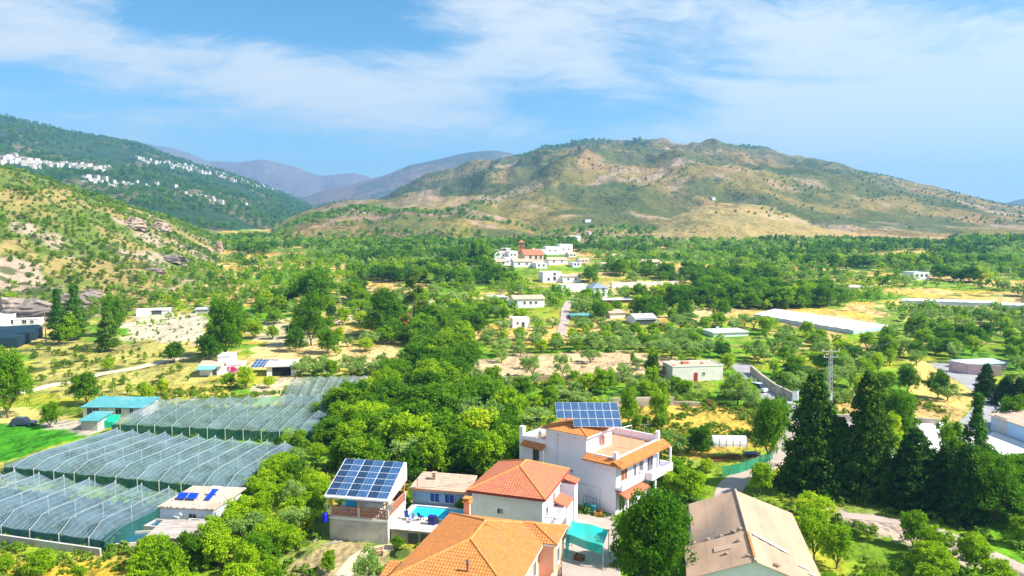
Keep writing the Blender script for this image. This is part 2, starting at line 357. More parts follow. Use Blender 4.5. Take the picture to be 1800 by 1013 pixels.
def ground_colour(x, y, which):
    n1 = fbm(x, y, 38, 4, seed=11); ncl = fbm(x*.45, y, 45, 3, seed=50); n2 = fbm(x, y, 9, 3, seed=12); n3 = fbm(x, y, 150, 3, seed=13); n4 = fbm(x, y, 3, 2, seed=14)
    def C(*c): return np.array(c)[None, :]
    def mx(a, b, f): return a*(1-f[:, None])+b*f[:, None]
    col = mx(C(.11, .27, .010), C(.34, .33, .030), sstep(.40, .60, n1*.6+n2*.4))
    col = mx(col, C(.52, .37, .14), sstep(.56, .66, n1*.5+n3*.25+n2*.25))
    col = mx(col, C(.07, .20, .01), sstep(.55, .65, n2)*.7)
    col = mx(col, mx(C(.54, .36, .07), C(.60, .40, .17), sstep(.4, .6, n2)), (1-sstep(.40, .47, ncl+(n2-.5)*.16))*sstep(140, 200, y))
    tt_ = fbm(x*.5, y, 60, 3, seed=3)*7; fr_ = tt_-np.floor(tt_); col = mx(col, C(.50, .34, .14), sstep(.74, .84, fr_)*sstep(170, 230, y)*(.35+.65*sstep(.42, .55, n1)))
    scrub = np.full(x.shape, .35)
    px, py = 900+FPX*x/np.maximum(y, 20), y
    hn = {H['n']: k for k, H in enumerate(HILLS)}
    def put(name, c, s):
        m = which == hn[name]; col[m] = c[m]; scrub[m] = s[m] if hasattr(s, '__len__') else s
    one = np.ones(x.shape)
    gully = ridged(x, y, 170, 4, seed=21); rock = fbm(x, y, 60, 5, gain=.62, seed=22); g2 = fbm(x, y, 260, 4, seed=23)
    c = mx(C(.12, .17, .03), C(.30, .235, .085), sstep(.42, .60, fbm(x, y, 30, 5, gain=.62, seed=24))); c = mx(c, C(.38, .29, .21), sstep(.55, .64, fbm(x, y, 34, 5, gain=.65, seed=26)))
    put('near_left', c, .5*one)
    c = mx(C(.022, .060, .022), C(.17, .14, .07), sstep(.54, .68, fbm(x, y, 130, 4, seed=25))); put('left_mountain', c, .8*one)
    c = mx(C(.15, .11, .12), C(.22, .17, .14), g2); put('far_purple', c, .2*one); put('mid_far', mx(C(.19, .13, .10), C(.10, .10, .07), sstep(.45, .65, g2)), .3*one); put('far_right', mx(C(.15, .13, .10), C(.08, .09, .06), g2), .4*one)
    hgt = sstep(1500, 2500, y); gul = (1-sstep(.40, .60, gully)); p1 = fbm(x, y, 75, 5, gain=.6, seed=27); p2 = fbm(x, y, 28, 4, gain=.6, seed=28)
    ch = mx(C(.18, .145, .038), C(.34, .22, .09), sstep(.40, .60, p1*.6+p2*.4)); ch = mx(ch, C(.26, .22, .04), sstep(.52, .64, g2)*.5)
    ch = mx(ch, C(.43, .31, .22), sstep(.57, .66, rock)*.8); ch = mx(ch, C(.055, .095, .020), np.clip(gul*.9+sstep(.54, .63, fbm(x, y, 120, 4, seed=33)), 0, 1)*.75)
    cm_ = mx(ch*.85, C(.085, .085, .045), .05+.40*hgt); put('main', cm_, .45+.3*hgt); put('right_spur', ch*.85, .45*one); put('mid_spur', ch*.85, .45*one)
    put('knob', mx(C(.40, .29, .19), C(.26, .17, .13), sstep(.4, .6, rock)), .15*one); put('brown', mx(ch*.95, C(.30, .19, .13), sstep(.52, .62, rock)*.5), .38*one)
    cy = mx(ch, C(.42, .31, .12), .5*one); put('yellow', cy, .3*one); put('foot', mx(ch*1.1, C(.45, .33, .18), .35*one), .4*one)
    jx = x+(fbm(x, y, 6, 3, seed=31)-.5)*.05*np.maximum(y, 60); jy = y+(fbm(x, y, 6, 3, seed=32)-.5)*.05*np.maximum(y, 60)
    for P, cc, s in PATCH:
        W = patch_world(P); m = inpoly(jx, jy, W)
        v = (0.85+.3*n4)*(0.9+.2*n2); col[m] = (np.array(cc)[None, :]*v[:, None])[m]; scrub[m] = s
    return np.clip(col*(.93+.14*n4[:, None]), 0, 1), scrub
def make_land():
    ns, nr = GNS, len(GY); x = _X.ravel(); y = _Y.ravel(); z = GZ.ravel(); which = GW; print('LAND z', GZ.min(), GZ.max())
    v = np.stack([x, y, z], 1); i = (np.arange(nr-1)[:, None]*ns+np.arange(ns-1)[None, :]).ravel()
    f = np.stack([i, i+1, i+ns+1, i+ns], 1)
    me = bpy.data.meshes.new('ground'); me.vertices.add(len(v)); me.vertices.foreach_set('co', v.ravel())
    me.loops.add(f.size); me.loops.foreach_set('vertex_index', f.ravel()); me.polygons.add(len(f))
    me.polygons.foreach_set('loop_start', np.arange(len(f))*4); me.polygons.foreach_set('use_smooth', np.ones(len(f), bool)); me.update(calc_edges=True)
    col, scrub = ground_colour(x, y, which)
    a = me.color_attributes.new('soil', 'FLOAT_COLOR', 'POINT'); a.data.foreach_set('color', np.concatenate([col, scrub[:, None]], 1).ravel().astype('f'))
    m = bpy.data.materials.new('land'); m.use_nodes = True; nt = m.node_tree; b = nt.nodes['Principled BSDF']; b.inputs['Roughness'].default_value = .95; b.inputs['Specular IOR Level'].default_value = .1
    at = nt.nodes.new('ShaderNodeAttribute'); at.attribute_name = 'soil'; g = nt.nodes.new('ShaderNodeNewGeometry')
    def N(sc_, det=4, ro=.55):
        n = nt.nodes.new('ShaderNodeTexNoise'); n.inputs['Scale'].default_value = sc_; n.inputs['Detail'].default_value = det; n.inputs['Roughness'].default_value = ro
        nt.links.new(g.outputs['Position'], n.inputs['Vector']); return n.outputs['Fac']
    fine = N(1.6, 5, .65); med = N(.12, 5, .6); coarse = N(.02, 6, .6)
    k = mth(nt, 'ADD', mth(nt, 'MULTIPLY', fine, .5), mth(nt, 'ADD', mth(nt, 'MULTIPLY', med, .5), .5))
    cb = nt.nodes.new('ShaderNodeCombineColor')
    for q in range(3): nt.links.new(k, cb.inputs[q])
    base = mixc(nt, 1.0, at.outputs['Color'], cb.outputs[0], 'MULTIPLY')
    vo = nt.nodes.new('ShaderNodeTexVoronoi'); vo.inputs['Scale'].default_value = .16; nt.links.new(g.outputs['Position'], vo.inputs['Vector'])
    vo2 = nt.nodes.new('ShaderNodeTexVoronoi'); vo2.inputs['Scale'].default_value = .06; nt.links.new(g.outputs['Position'], vo2.inputs['Vector'])
    d = mth(nt, 'MINIMUM', vo.outputs['Distance'], mth(nt, 'ADD', vo2.outputs['Distance'], .06))
    d = mth(nt, 'ADD', d, mth(nt, 'MULTIPLY', mth(nt, 'SUBTRACT', coarse, .5), .9)); d = mth(nt, 'ADD', d, mth(nt, 'MULTIPLY', mth(nt, 'SUBTRACT', med, .5), .5))
    thr = mth(nt, 'MULTIPLY', at.outputs['Alpha'], .62)
    sp = mth(nt, 'MULTIPLY', mth(nt, 'SUBTRACT', thr, d), 9.0, True)
    sp = mth(nt, 'MULTIPLY', sp, .85)
    base = mixc(nt, sp, base, (.050, .085, .022)); nt.links.new(base, b.inputs['Base Color'])
    h = mth(nt, 'ADD', mth(nt, 'MULTIPLY', sp, 1.6), mth(nt, 'ADD', mth(nt, 'MULTIPLY', fine, .35), mth(nt, 'MULTIPLY', coarse, 26.0)))
    bp = nt.nodes.new('ShaderNodeBump'); bp.inputs['Strength'].default_value = .8; bp.inputs['Distance'].default_value = 1.0
    nt.links.new(h, bp.inputs['Height']); nt.links.new(bp.outputs[0], b.inputs['Normal'])
    me.materials.append(m); o = bpy.data.objects.new('ground', me); COL.objects.link(o); tag(o, 'valley floor and hillsides of dry soil, grass and scrub', kind='structure')
    return o
LAND = make_land()

# haze: one closed box of even air
hm = bpy.data.materials.new('haze_air'); hm.use_nodes = True; nt = hm.node_tree
for n in list(nt.nodes):
    if n.type != 'OUTPUT_MATERIAL': nt.nodes.remove(n)
pv = nt.nodes.new('ShaderNodeVolumePrincipled'); pv.inputs['Density'].default_value = 0.00018; pv.inputs['Color'].default_value = (.24, .58, 1.0, 1); pv.inputs['Anisotropy'].default_value = .2
nt.links.new(pv.outputs[0], [n for n in nt.nodes if n.type == 'OUTPUT_MATERIAL'][0].inputs['Volume'])
hb = MB(); hb.box(-8000, 8000, -200, 7300, -4, 640); hazeo = hb.build('haze', hm); tag(hazeo, 'thin blue summer haze filling the valley air', 'haze', kind='stuff')
# ------------------------------------------------------------------ foliage
def leaf_mat(name, a, b, c=None, trans=.35):
    """a..b: leaf colours of the kind, drawn per clump and per tree; c: odd dry or pale clumps"""
    m = bpy.data.materials.new(name); m.use_nodes = True; nt = m.node_tree; p = nt.nodes['Principled BSDF']; p.inputs['Roughness'].default_value = .7; p.inputs['Specular IOR Level'].default_value = .08
    at = nt.nodes.new('ShaderNodeAttribute'); at.attribute_name = 'tint'; oi = nt.nodes.new('ShaderNodeObjectInfo')
    f = mth(nt, 'ADD', mth(nt, 'MULTIPLY', at.outputs['Fac'], .5), mth(nt, 'MULTIPLY', oi.outputs['Random'], .55))
    r = ramp(nt, [(.1, a), (.75, b)]+([(1.0, c)] if c else [])); nt.links.new(f, r.inputs[0]); nt.links.new(r.outputs[0], p.inputs['Base Color'])
    t = nt.nodes.new('ShaderNodeBsdfTranslucent'); tc_ = mixc(nt, 1.0, r.outputs[0], (1.5, 1.7, .7), 'MULTIPLY'); nt.links.new(tc_, t.inputs[0])
    mx = nt.nodes.new('ShaderNodeMixShader'); mx.inputs[0].default_value = trans; nt.links.new(p.outputs[0], mx.inputs[1]); nt.links.new(t.outputs[0], mx.inputs[2])
    nt.links.new(mx.outputs[0], nt.nodes['Material Output'].inputs[0]); return m
LEAF = dict(
 broad=leaf_mat('leaves_bright', (.09, .22, .004), (.30, .44, .008), (.58, .56, .03)),
 dark=leaf_mat('leaves_dark', (.03, .11, .004), (.13, .27, .006), (.30, .38, .015), .32),
 olive=leaf_mat('leaves_olive', (.15, .26, .05), (.30, .42, .11), (.42, .50, .19), .3),
 big=leaf_mat('leaves_big', (.035, .12, .004), (.13, .27, .006), (.30, .38, .015), .32),
 conifer=leaf_mat('needles_dark', (.016, .06, .006), (.045, .12, .008), (.12, .20, .015), .2),
 poplar=leaf_mat('leaves_poplar', (.035, .12, .010), (.10, .22, .02), (.2, .28, .03), .3),
 pine=leaf_mat('needles_pine', (.04, .09, .010), (.12, .19, .012), (.2, .24, .02), .15),
 shrub=leaf_mat('leaves_shrub', (.06, .14, .010), (.18, .28, .02), (.32, .33, .05), .3),
 grass=leaf_mat('grass_blades', (.08, .20, .01), (.20, .29, .03), (.45, .38, .08), .3),
 dry=leaf_mat('dry_twigs', (.25, .17, .06), (.42, .26, .06), (.5, .35, .1), .2),
 pink=leaf_mat('pink_blossom', (.55, .04, .22), (.75, .12, .38), (.8, .25, .5), .3))
BARK = mat('bark', (.13, .095, .065), .95, .35, 6, .6, 20)
BARKP = mat('bark_pale', (.26, .22, .17), .95, .3, 6, .5, 20)
def leaf_mesh(name, cen, rad, nl, ls, m, rng, flat=.0, droop=0):
    n = len(cen); N = n*nl
    c = np.repeat(cen, nl, 0); r = np.repeat(rad, nl)
    d = rng.normal(size=(N, 3)); d /= np.linalg.norm(d, axis=1)[:, None]; rr = r*rng.random(N)**.45
    p = c+d*rr[:, None]*np.array([1, 1, .8])
    nr = d*.7+rng.normal(size=(N, 3))*.55+np.array([0, 0, .45+flat]); nr /= np.linalg.norm(nr, axis=1)[:, None]
    t = np.cross(nr, rng.normal(size=(N, 3))); t /= np.linalg.norm(t, axis=1)[:, None]; b = np.cross(nr, t)
    s = (ls*(.6+.8*rng.random(N)))[:, None]
    v = np.stack([p-t*s*.5, p-b*s*.32, p+t*s*.55, p+b*s*.32], 1).reshape(-1, 3)
    me = bpy.data.meshes.new(name); me.vertices.add(len(v)); me.vertices.foreach_set('co', v.ravel())
    me.loops.add(N*4); me.loops.foreach_set('vertex_index', np.arange(N*4)); me.polygons.add(N); me.polygons.foreach_set('loop_start', np.arange(N)*4); me.update(calc_edges=True)
    tint = np.clip(np.repeat(rng.random(n), nl)*.7+rng.random(N)*.3, 0, 1)
    a = me.attributes.new('tint', 'FLOAT', 'POINT'); a.data.foreach_set('value', np.repeat(tint, 4).astype('f')); me.materials.append(m); return me
def lobes(rng, H, Rr, z0, k, mode='broad'):
    """main masses of a crown: centre, radius"""
    out = []
    for i in range(k):
        a = i*2.4+rng.random()*.9; f = (i+.5)/k
        if mode == 'broad':
            q = Rr*(.62 if i % 3 else .25)*(.7+.5*rng.random())*(1.15-.55*f); z = z0+(H-z0)*(.16+.64*f)
            out.append(((q*math.cos(a), q*math.sin(a), z), Rr*(.40+.2*rng.random())*(1.05-.25*f)))
        elif mode == 'olive':
            q = Rr*.62*(.6+.6*rng.random()); z = z0+(H-z0)*(.14+.56*rng.random()); out.append(((q*math.cos(a), q*math.sin(a), z), Rr*(.34+.2*rng.random())))
    return out
def crown(name, kind, H, Rr, z0, nc, nl, ls, seed, k=9, cr=.55):
    rng = np.random.default_rng(seed); cen = []; rad = []
    if kind in ('broad', 'dark', 'big', 'olive', 'shrub', 'dry', 'pink', 'grass'):
        LB = lobes(rng, H, Rr, z0, k, 'olive' if kind == 'olive' else 'broad'); per = max(1, nc//len(LB))
        for (c, r) in LB:
            for _ in range(per):
                d = rng.normal(size=3); d /= np.linalg.norm(d); d[2] = d[2] if d[2] > -.35 else -d[2]*.6; q = r*(.45+.5*rng.random()**.5)
                p = np.array(c)+d*q; p[2] = min(max(p[2], z0*.7+.1), H*1.02); cen.append(p); rad.append(cr*(.6+.7*rng.random()))
    elif kind == 'conifer':
        tops = [(0, 0, 1.0, 1.0)]+[(rng.normal()*Rr*.28, rng.normal()*Rr*.28, .74+.2*rng.random(), .8) for _ in range(3)]
        for i in range(nc):
            tx, ty, th, tr = tops[0 if i % 2 else int(rng.integers(0, 4))]; f = rng.random()**1.45; z = z0+(H*th-z0)*f
            R_ = Rr*tr*((1-f)**.62)*(.9+.12*math.sin(z*2.3+i % 3))+.45; a = rng.random()*6.28; q = R_*(.5+.55*rng.random()**.6)
            cen.append((tx*(1-f)+q*math.cos(a), ty*(1-f)+q*math.sin(a), z-q*.12)); rad.append(cr*(.6+.6*rng.random())*(1-.4*f))
    elif kind == 'poplar':
        for i in range(nc):
            f = rng.random(); z = z0+(H-z0)*f; R_ = Rr*(math.sin(min(f*1.25+.12, 1)*math.pi)**.6*.8+.2)*(1-.35*f); a = rng.random()*6.28; q = R_*(.3+.75*rng.random()**.6)
            cen.append((q*math.cos(a), q*math.sin(a), z)); rad.append(cr*(.6+.6*rng.random()))
    elif kind == 'pine':
        for i in range(nc):
            t = i % 7; f = (t+.5)/7; a = t*2.1+rng.normal()*.45; q = Rr*(1-f*.75)*(.25+.75*rng.random()); z = z0+(H-z0)*f+rng.normal()*.5
            cen.append((q*math.cos(a), q*math.sin(a), z)); rad.append(cr*(.6+.6*rng.random()))
    return leaf_mesh(name, np.array(cen, float), np.array(rad, float), nl, ls, LEAF[kind], rng)
def trunk(name, kind, H, Rr, z0, seed, r0):
    rng = np.random.default_rng(seed+900); mb = MB(); lean = Vector((rng.normal()*.04*H, rng.normal()*.04*H, 0))
    if kind in ('conifer', 'poplar', 'pine'):
        top = Vector((0, 0, H*.93)); mb.tube((0, 0, -.6), Vector((0, 0, H*.4)), r0, 7, r0*.7); mb.tube((0, 0, H*.4), top, r0*.7, 6, r0*.12)
        for i in range(12 if kind != 'poplar' else 6):
            z = z0*.7+(H*.85-z0)*i/12; a = i*2.4; l = Rr*(.85 if kind != 'poplar' else .5)*(1-i/14); mb.tube((0, 0, z), (l*math.cos(a), l*math.sin(a), z+l*(.05 if kind == 'conifer' else .3 if kind == 'pine' else 1.6)), r0*.25, 5, r0*.08)
    else:
        f = Vector((lean.x*.5, lean.y*.5, z0*.95)); mb.tube((0, 0, -.6), f, r0, 7, r0*.78)
        for i in range(6 if kind != 'shrub' else 4):
            a = i*1.05*2+rng.random(); e = f+Vector((math.cos(a)*Rr*.35, math.sin(a)*Rr*.35, (H-z0)*(.22+.1*rng.random()))); mb.tube(f-Vector((0, 0, .05)), e, r0*.55, 5, r0*.3)
            for j in (-1, 1):
                g = e+Vector((math.cos(a+j*.6)*Rr*.35, math.sin(a+j*.6)*Rr*.3, (H-z0)*.16)); mb.tube(e, g, r0*.3, 4, r0*.1)
    return mb
# prototypes: kind -> (height, radius, crown start, clumps, leaves per clump, leaf size, clump radius, lobes)
SPEC = dict(broad=(5.0, 2.7, .55, 135, 46, .27, .60, 11), dark=(7.0, 3.8, .6, 170, 46, .33, .80, 12), olive=(4.2, 2.4, .7, 96, 46, .22, .52, 9), conifer=(16, 4.7, .3, 760, 44, .40, 1.0, 0),
            big=(11, 5.2, .9, 460, 44, .33, .95, 20), poplar=(13, 1.9, 1.0, 190, 46, .33, .68, 0), pine=(15, 4.2, 5.0, 120, 60, .36, .95, 0), shrub=(1.9, 1.25, .15, 34, 40, .17, .34, 6), dry=(2.2, 1.3, .3, 30, 40, .2, .4, 6), pink=(2.4, 1.3, .4, 34, 44, .18, .4, 6))
PROTO = {}; FARP = {}
def get_proto(kind, v):
    if (kind, v) in PROTO: return PROTO[(kind, v)]
    H, Rr, z0, nc, nl, ls, cr, k = SPEC[kind]; sd_ = v*31+len(kind)*7
    cm = crown('crown', kind, H, Rr, z0, nc, nl, ls, sd_, k or 1, cr); tb = trunk('trunk', kind, H, Rr, z0, sd_, .16 if H > 3 else .06) if H < 10 else trunk('trunk', kind, H, Rr, z0, sd_, .3)
    tm = bpy.data.meshes.new('trunk'); tm.from_pydata(tb.v, [], tb.f); tm.materials.append(BARKP if kind in ('poplar',) else BARK)
    PROTO[(kind, v)] = (cm, tm); return PROTO[(kind, v)]
def far_proto(kind):
    """three light versions of the kind in a collection of their own, for the stuff objects"""
    if kind in FARP: return FARP[kind]
    H, Rr, z0, nc, nl, ls, cr, k = SPEC[kind]; c = bpy.data.collections.new('far_'+kind)
    for v in range(7):
        me = crown('crown', kind, H, Rr, z0, max(16, nc//4), 16, ls*2.0, v*17+3, max(4, (k or 8)-2), cr*1.15)
        tb = MB(); tb.tube((0, 0, -.6), (0, 0, H*.55), .16 if H < 10 else .3, 5, .06)
        i = len(me.vertices); o = bpy.data.objects.new(kind+'_tree', me)
        tm = bpy.data.meshes.new('t'); tm.from_pydata(tb.v, [], tb.f)
        import bmesh
        bm = bmesh.new(); bm.from_mesh(me); lay = bm.verts.layers.float.get('tint'); nf = len(bm.faces); bm.from_mesh(tm); bm.faces.ensure_lookup_table()
        for f in bm.faces[nf:]: f.material_index = 1
        bm.to_mesh(me); bm.free(); me.materials.append(BARK); c.objects.link(o)
    FARP[kind] = c; return c
def stuff(name, coll, pts, rot, scl, label, cat, nvar=7):
    pts = np.asarray(pts, float); n = len(pts)
    if n == 0: return
    me = bpy.data.meshes.new(name); me.vertices.add(n); me.vertices.foreach_set('co', pts.ravel())
    for nm, arr in (('rz', rot), ('sc', scl)):
        a = me.attributes.new(nm, 'FLOAT', 'POINT'); a.data.foreach_set('value', np.asarray(arr, 'f'))
    a = me.attributes.new('ix', 'INT', 'POINT'); a.data.foreach_set('value', RNG.integers(0, nvar, n).astype('i'))
    me.update(); o = bpy.data.objects.new(name, me); COL.objects.link(o); tag(o, label, cat, kind='stuff')
    g = bpy.data.node_groups.new('spread_'+name, 'GeometryNodeTree'); g.interface.new_socket('Geometry', in_out='INPUT', socket_type='NodeSocketGeometry'); g.interface.new_socket('Geometry', in_out='OUTPUT', socket_type='NodeSocketGeometry')
    gi = g.nodes.new('NodeGroupInput'); go = g.nodes.new('NodeGroupOutput'); ip = g.nodes.new('GeometryNodeInstanceOnPoints'); ci = g.nodes.new('GeometryNodeCollectionInfo')
    ci.inputs['Collection'].default_value = coll; ci.inputs['Separate Children'].default_value = True; ci.inputs['Reset Children'].default_value = True
    def na(nm, ty):
        q = g.nodes.new('GeometryNodeInputNamedAttribute'); q.data_type = ty; q.inputs['Name'].default_value = nm; return q.outputs[0]
    cx = g.nodes.new('ShaderNodeCombineXYZ'); g.links.new(na('rz', 'FLOAT'), cx.inputs[2])
    g.links.new(gi.outputs[0], ip.inputs['Points']); g.links.new(ci.outputs[0], ip.inputs['Instance']); ip.inputs['Pick Instance'].default_value = True
    g.links.new(na('ix', 'INT'), ip.inputs['Instance Index']); g.links.new(cx.outputs[0], ip.inputs['Rotation']); g.links.new(na('sc', 'FLOAT'), ip.inputs['Scale']); g.links.new(ip.outputs[0], go.inputs[0])
    md = o.modifiers.new('spread', 'NODES'); md.node_group = g; return o
TREE_NAME = dict(big='large_tree', broad='broadleaf_tree', dark='dark_tree', olive='olive_tree', conifer='conifer_tree', poplar='poplar_tree', pine='pine_tree', shrub='shrub', dry='dry_bush', pink='flowering_bush')
TREE_CAT = dict(big='tree', broad='tree', dark='tree', olive='olive tree', conifer='conifer', poplar='poplar', pine='pine', shrub='shrub', dry='bush', pink='flowering bush')
NCOUNT = {}
def plant(kind, x, y, h, label, group=None, wide=1.0, rz=None):
    v = NCOUNT.get(kind, 0) % (7 if kind in ('broad', 'dark', 'olive') else 4); NCOUNT[kind] = NCOUNT.get(kind, 0)+1; cm, tm = get_proto(kind, v)
    r = thing(TREE_NAME[kind], label, TREE_CAT[kind], (x, y, hz(x, y)), random.random()*6.28 if rz is None else rz, group); s = h/SPEC[kind][0]; r.scale = (s*wide, s*wide, s)
    for nm, m in (('crown', cm), ('trunk', tm)):
        o = bpy.data.objects.new(nm, m); COL.objects.link(o); o.parent = r
    return r
PLACED = []   # x, y, radius of everything already standing
def hand(kind, px, py, hpx, label, wpx=None, group=None):
    """a tree the photograph shows on its own: foot at px,py, height and width in photo pixels"""
    x, y, z = ground(px, py) if py < 690 else at_z(px, py, 0)
    sc_ = FPX/(y+3); h = hpx/sc_/ .95; wide = 1.0
    if wpx: wide = max(.55, min(2.2, (wpx/sc_)/(2.25*SPEC[kind][1]*h/SPEC[kind][0])))
    PLACED.append((x, y, SPEC[kind][1]*h/SPEC[kind][0]*wide*.75)); return plant(kind, x, y, h, label, group, wide)
# ------------------------------------------------------------------ building materials
WHITE = mat('limewash', (.85, .83, .90), .85, .05, .8, .15, 6, col2=(.70, .67, .64), thr=.57)
WHITE2 = mat('limewash_warm', (.74, .70, .64), .85, .07, .7, .15, 6, col2=(.58, .53, .46), thr=.58)
SHADEW = mat('shade_tinted_white_wall', (.80, .77, .88), .85, .05, .8, .1, 6, col2=(.66, .64, .70), thr=.62)  # white walls with the blue of their shade put into the base colour
GREYW = mat('grey_render', (.42, .40, .37), .9, .18, .9, .3, 8, col2=(.55, .52, .46), thr=.5)
STONEW = mat('masonry_wall', (.40, .34, .27), .95, .3, 1.3, .7, 5, col2=(.25, .22, .19), thr=.52)
CONC = mat('concrete', (.50, .47, .43), .9, .14, .7, .25, 7, col2=(.38, .35, .32), thr=.55)
PINKW = mat('salmon_wall', (.74, .40, .28), .85, .06, .8)
TERR = mat('terracotta_floor', (.62, .27, .15), .8, .12, 3, .15, 6)
TILE_O = mat('tile_orange', (.52, .20, .055), .85, .20, 2.2, .3, 14, col2=(.42, .18, .08), thr=.56)
TILE_R = mat('tile_salmon', (.50, .165, .085), .85, .16, 2.2, .3, 14, col2=(.40, .15, .085), thr=.58)
TILE_P = mat('tile_pale', (.52, .37, .27), .9, .18, 1.4, .3, 10, col2=(.46, .33, .25), thr=.5)
CAP_O = mat('ridge_tile_orange', (.62, .25, .07), .8, .15, 3)
TRIM_R = mat('dark_red_trim', (.34, .05, .04), .7, .08, 2)
ASB = mat('fibre_cement', (.47, .32, .22), .92, .14, .5, .3, 9, col2=(.37, .25, .175), thr=.5, stretch=(1, .25, 1))
GLASS = mat('window_glass', (.03, .035, .05), .12, .2, 2, spec=.6)
BLUEG = mat('blue_shutter', (.02, .03, .20), .4, .1, 2)
WOOD = mat('brown_wood', (.24, .09, .03), .65, .25, 5, .2, 12, stretch=(1, 1, .2))
WOODO = mat('varnished_pine', (.58, .25, .05), .55, .15, 5)
STEEL = mat('galvanised_steel', (.48, .50, .52), .45, .08, 3, metal=.7, spec=.5)
WSTEEL = mat('white_painted_steel', (.75, .76, .78), .5, .05, 3)
DSTEEL = mat('dark_steel', (.07, .08, .09), .5, .1, 3)
BRICK = mat('terracotta_lattice', (.50, .20, .12), .85, .2, 5, .3, 12)
PIPE = mat('grey_pvc', (.5, .52, .56), .5, .05, 2)
TURQ = mat('turquoise_sheet', (.09, .32, .34), .6, .14, .8, .2, 6, col2=(.20, .40, .40), thr=.6)
SHED = mat('grey_sheet_roof', (.42, .42, .44), .7, .12, .7, .2, 5)
PALE = mat('pale_sheet', (.60, .58, .56), .65, .06, .4, .1, 4)
def net_mat(name, col, alpha, sc_=1.0, scatter=None):
    m = bpy.data.materials.new(name); m.use_nodes = True; nt = m.node_tree; p = nt.nodes['Principled BSDF']; p.inputs['Roughness'].default_value = .7
    tc = nt.nodes.new('ShaderNodeTexCoord'); n = nt.nodes.new('ShaderNodeTexNoise'); n.inputs['Scale'].default_value = .35*sc_; n.inputs['Detail'].default_value = 6; nt.links.new(tc.outputs['Object'], n.inputs['Vector'])
    r = ramp(nt, [(.3, [c*.75 for c in col]), (.7, [min(c*1.2, 1) for c in col])]); nt.links.new(n.outputs['Fac'], r.inputs[0]); nt.links.new(r.outputs[0], p.inputs['Base Color'])
    tr = nt.nodes.new('ShaderNodeBsdfTransparent'); tl = nt.nodes.new('ShaderNodeBsdfTranslucent'); nt.links.new(r.outputs[0], tl.inputs[0])
    a = nt.nodes.new('ShaderNodeMixShader'); a.inputs[0].default_value = .35; nt.links.new(p.outputs[0], a.inputs[1]); nt.links.new(tl.outputs[0], a.inputs[2])
    f = mth(nt, 'ADD', mth(nt, 'MULTIPLY', mth(nt, 'SUBTRACT', n.outputs['Fac'], .5), .5), alpha, True)
    b = nt.nodes.new('ShaderNodeMixShader'); nt.links.new(f, b.inputs[0]); nt.links.new(tr.outputs[0], b.inputs[1]); nt.links.new(a.outputs[0], b.inputs[2]); nt.links.new(b.outputs[0], nt.nodes['Material Output'].inputs[0]); return m
NET = net_mat('shade_net', (.23, .34, .44), .46); NETD = net_mat('dark_green_net', (.03, .15, .14), .75); NETW = net_mat('pale_net', (.36, .42, .46), .4)
NETG = net_mat('greenish_net', (.24, .35, .40), .44); NETK = net_mat('blue_black_net', (.012, .05, .09), .9); TEALN = net_mat('teal_shade_cloth', (.02, .60, .52), .97); GREENF = net_mat('green_fence_mesh', (.02, .38, .18), .92)
def pv_mat():
    m = bpy.data.materials.new('solar_cells'); m.use_nodes = True; nt = m.node_tree; p = nt.nodes['Principled BSDF']; p.inputs['Roughness'].default_value = .22; p.inputs['Specular IOR Level'].default_value = .6
    tc = nt.nodes.new('ShaderNodeTexCoord'); sp = nt.nodes.new('ShaderNodeSeparateXYZ'); nt.links.new(tc.outputs['Generated'], sp.inputs[0])
    def grid(o, k):
        f = mth(nt, 'FRACT', mth(nt, 'MULTIPLY', o, k)); return mth(nt, 'LESS_THAN', f, .10)
    g = mth(nt, 'MAXIMUM', grid(sp.outputs[0], 6.0), grid(sp.outputs[1], 6.0)); n = nt.nodes.new('ShaderNodeTexNoise'); n.inputs['Scale'].default_value = 2.5; nt.links.new(tc.outputs['Object'], n.inputs['Vector'])
    r = ramp(nt, [(.3, (.022, .07, .17)), (.7, (.045, .11, .24))]); nt.links.new(n.outputs['Fac'], r.inputs[0]); nt.links.new(mixc(nt, mth(nt, 'MULTIPLY', g, .5), r.outputs[0], (.16, .24, .36)), p.inputs['Base Color']); return m
PV = pv_mat()
def rzof(dx, dy): return math.atan2(dy, dx)
ROADW = []; KEEP = []; FARKEEP = []
def local_foot(o_loc, rz, x0, x1, y0, y1, pad=.6):
    c, s = math.cos(rz), math.sin(rz); out = []
    for x, y in ((x0-pad, y0-pad), (x1+pad, y0-pad), (x1+pad, y1+pad), (x0-pad, y1+pad)): out.append((o_loc[0]+c*x-s*y, o_loc[1]+s*x+c*y))
    return out
KEEPWORLD = []
def keep_rect(loc, rz, x0, x1, y0, y1, pad=.8): KEEPWORLD.append(local_foot(loc, rz, x0, x1, y0, y1, pad))

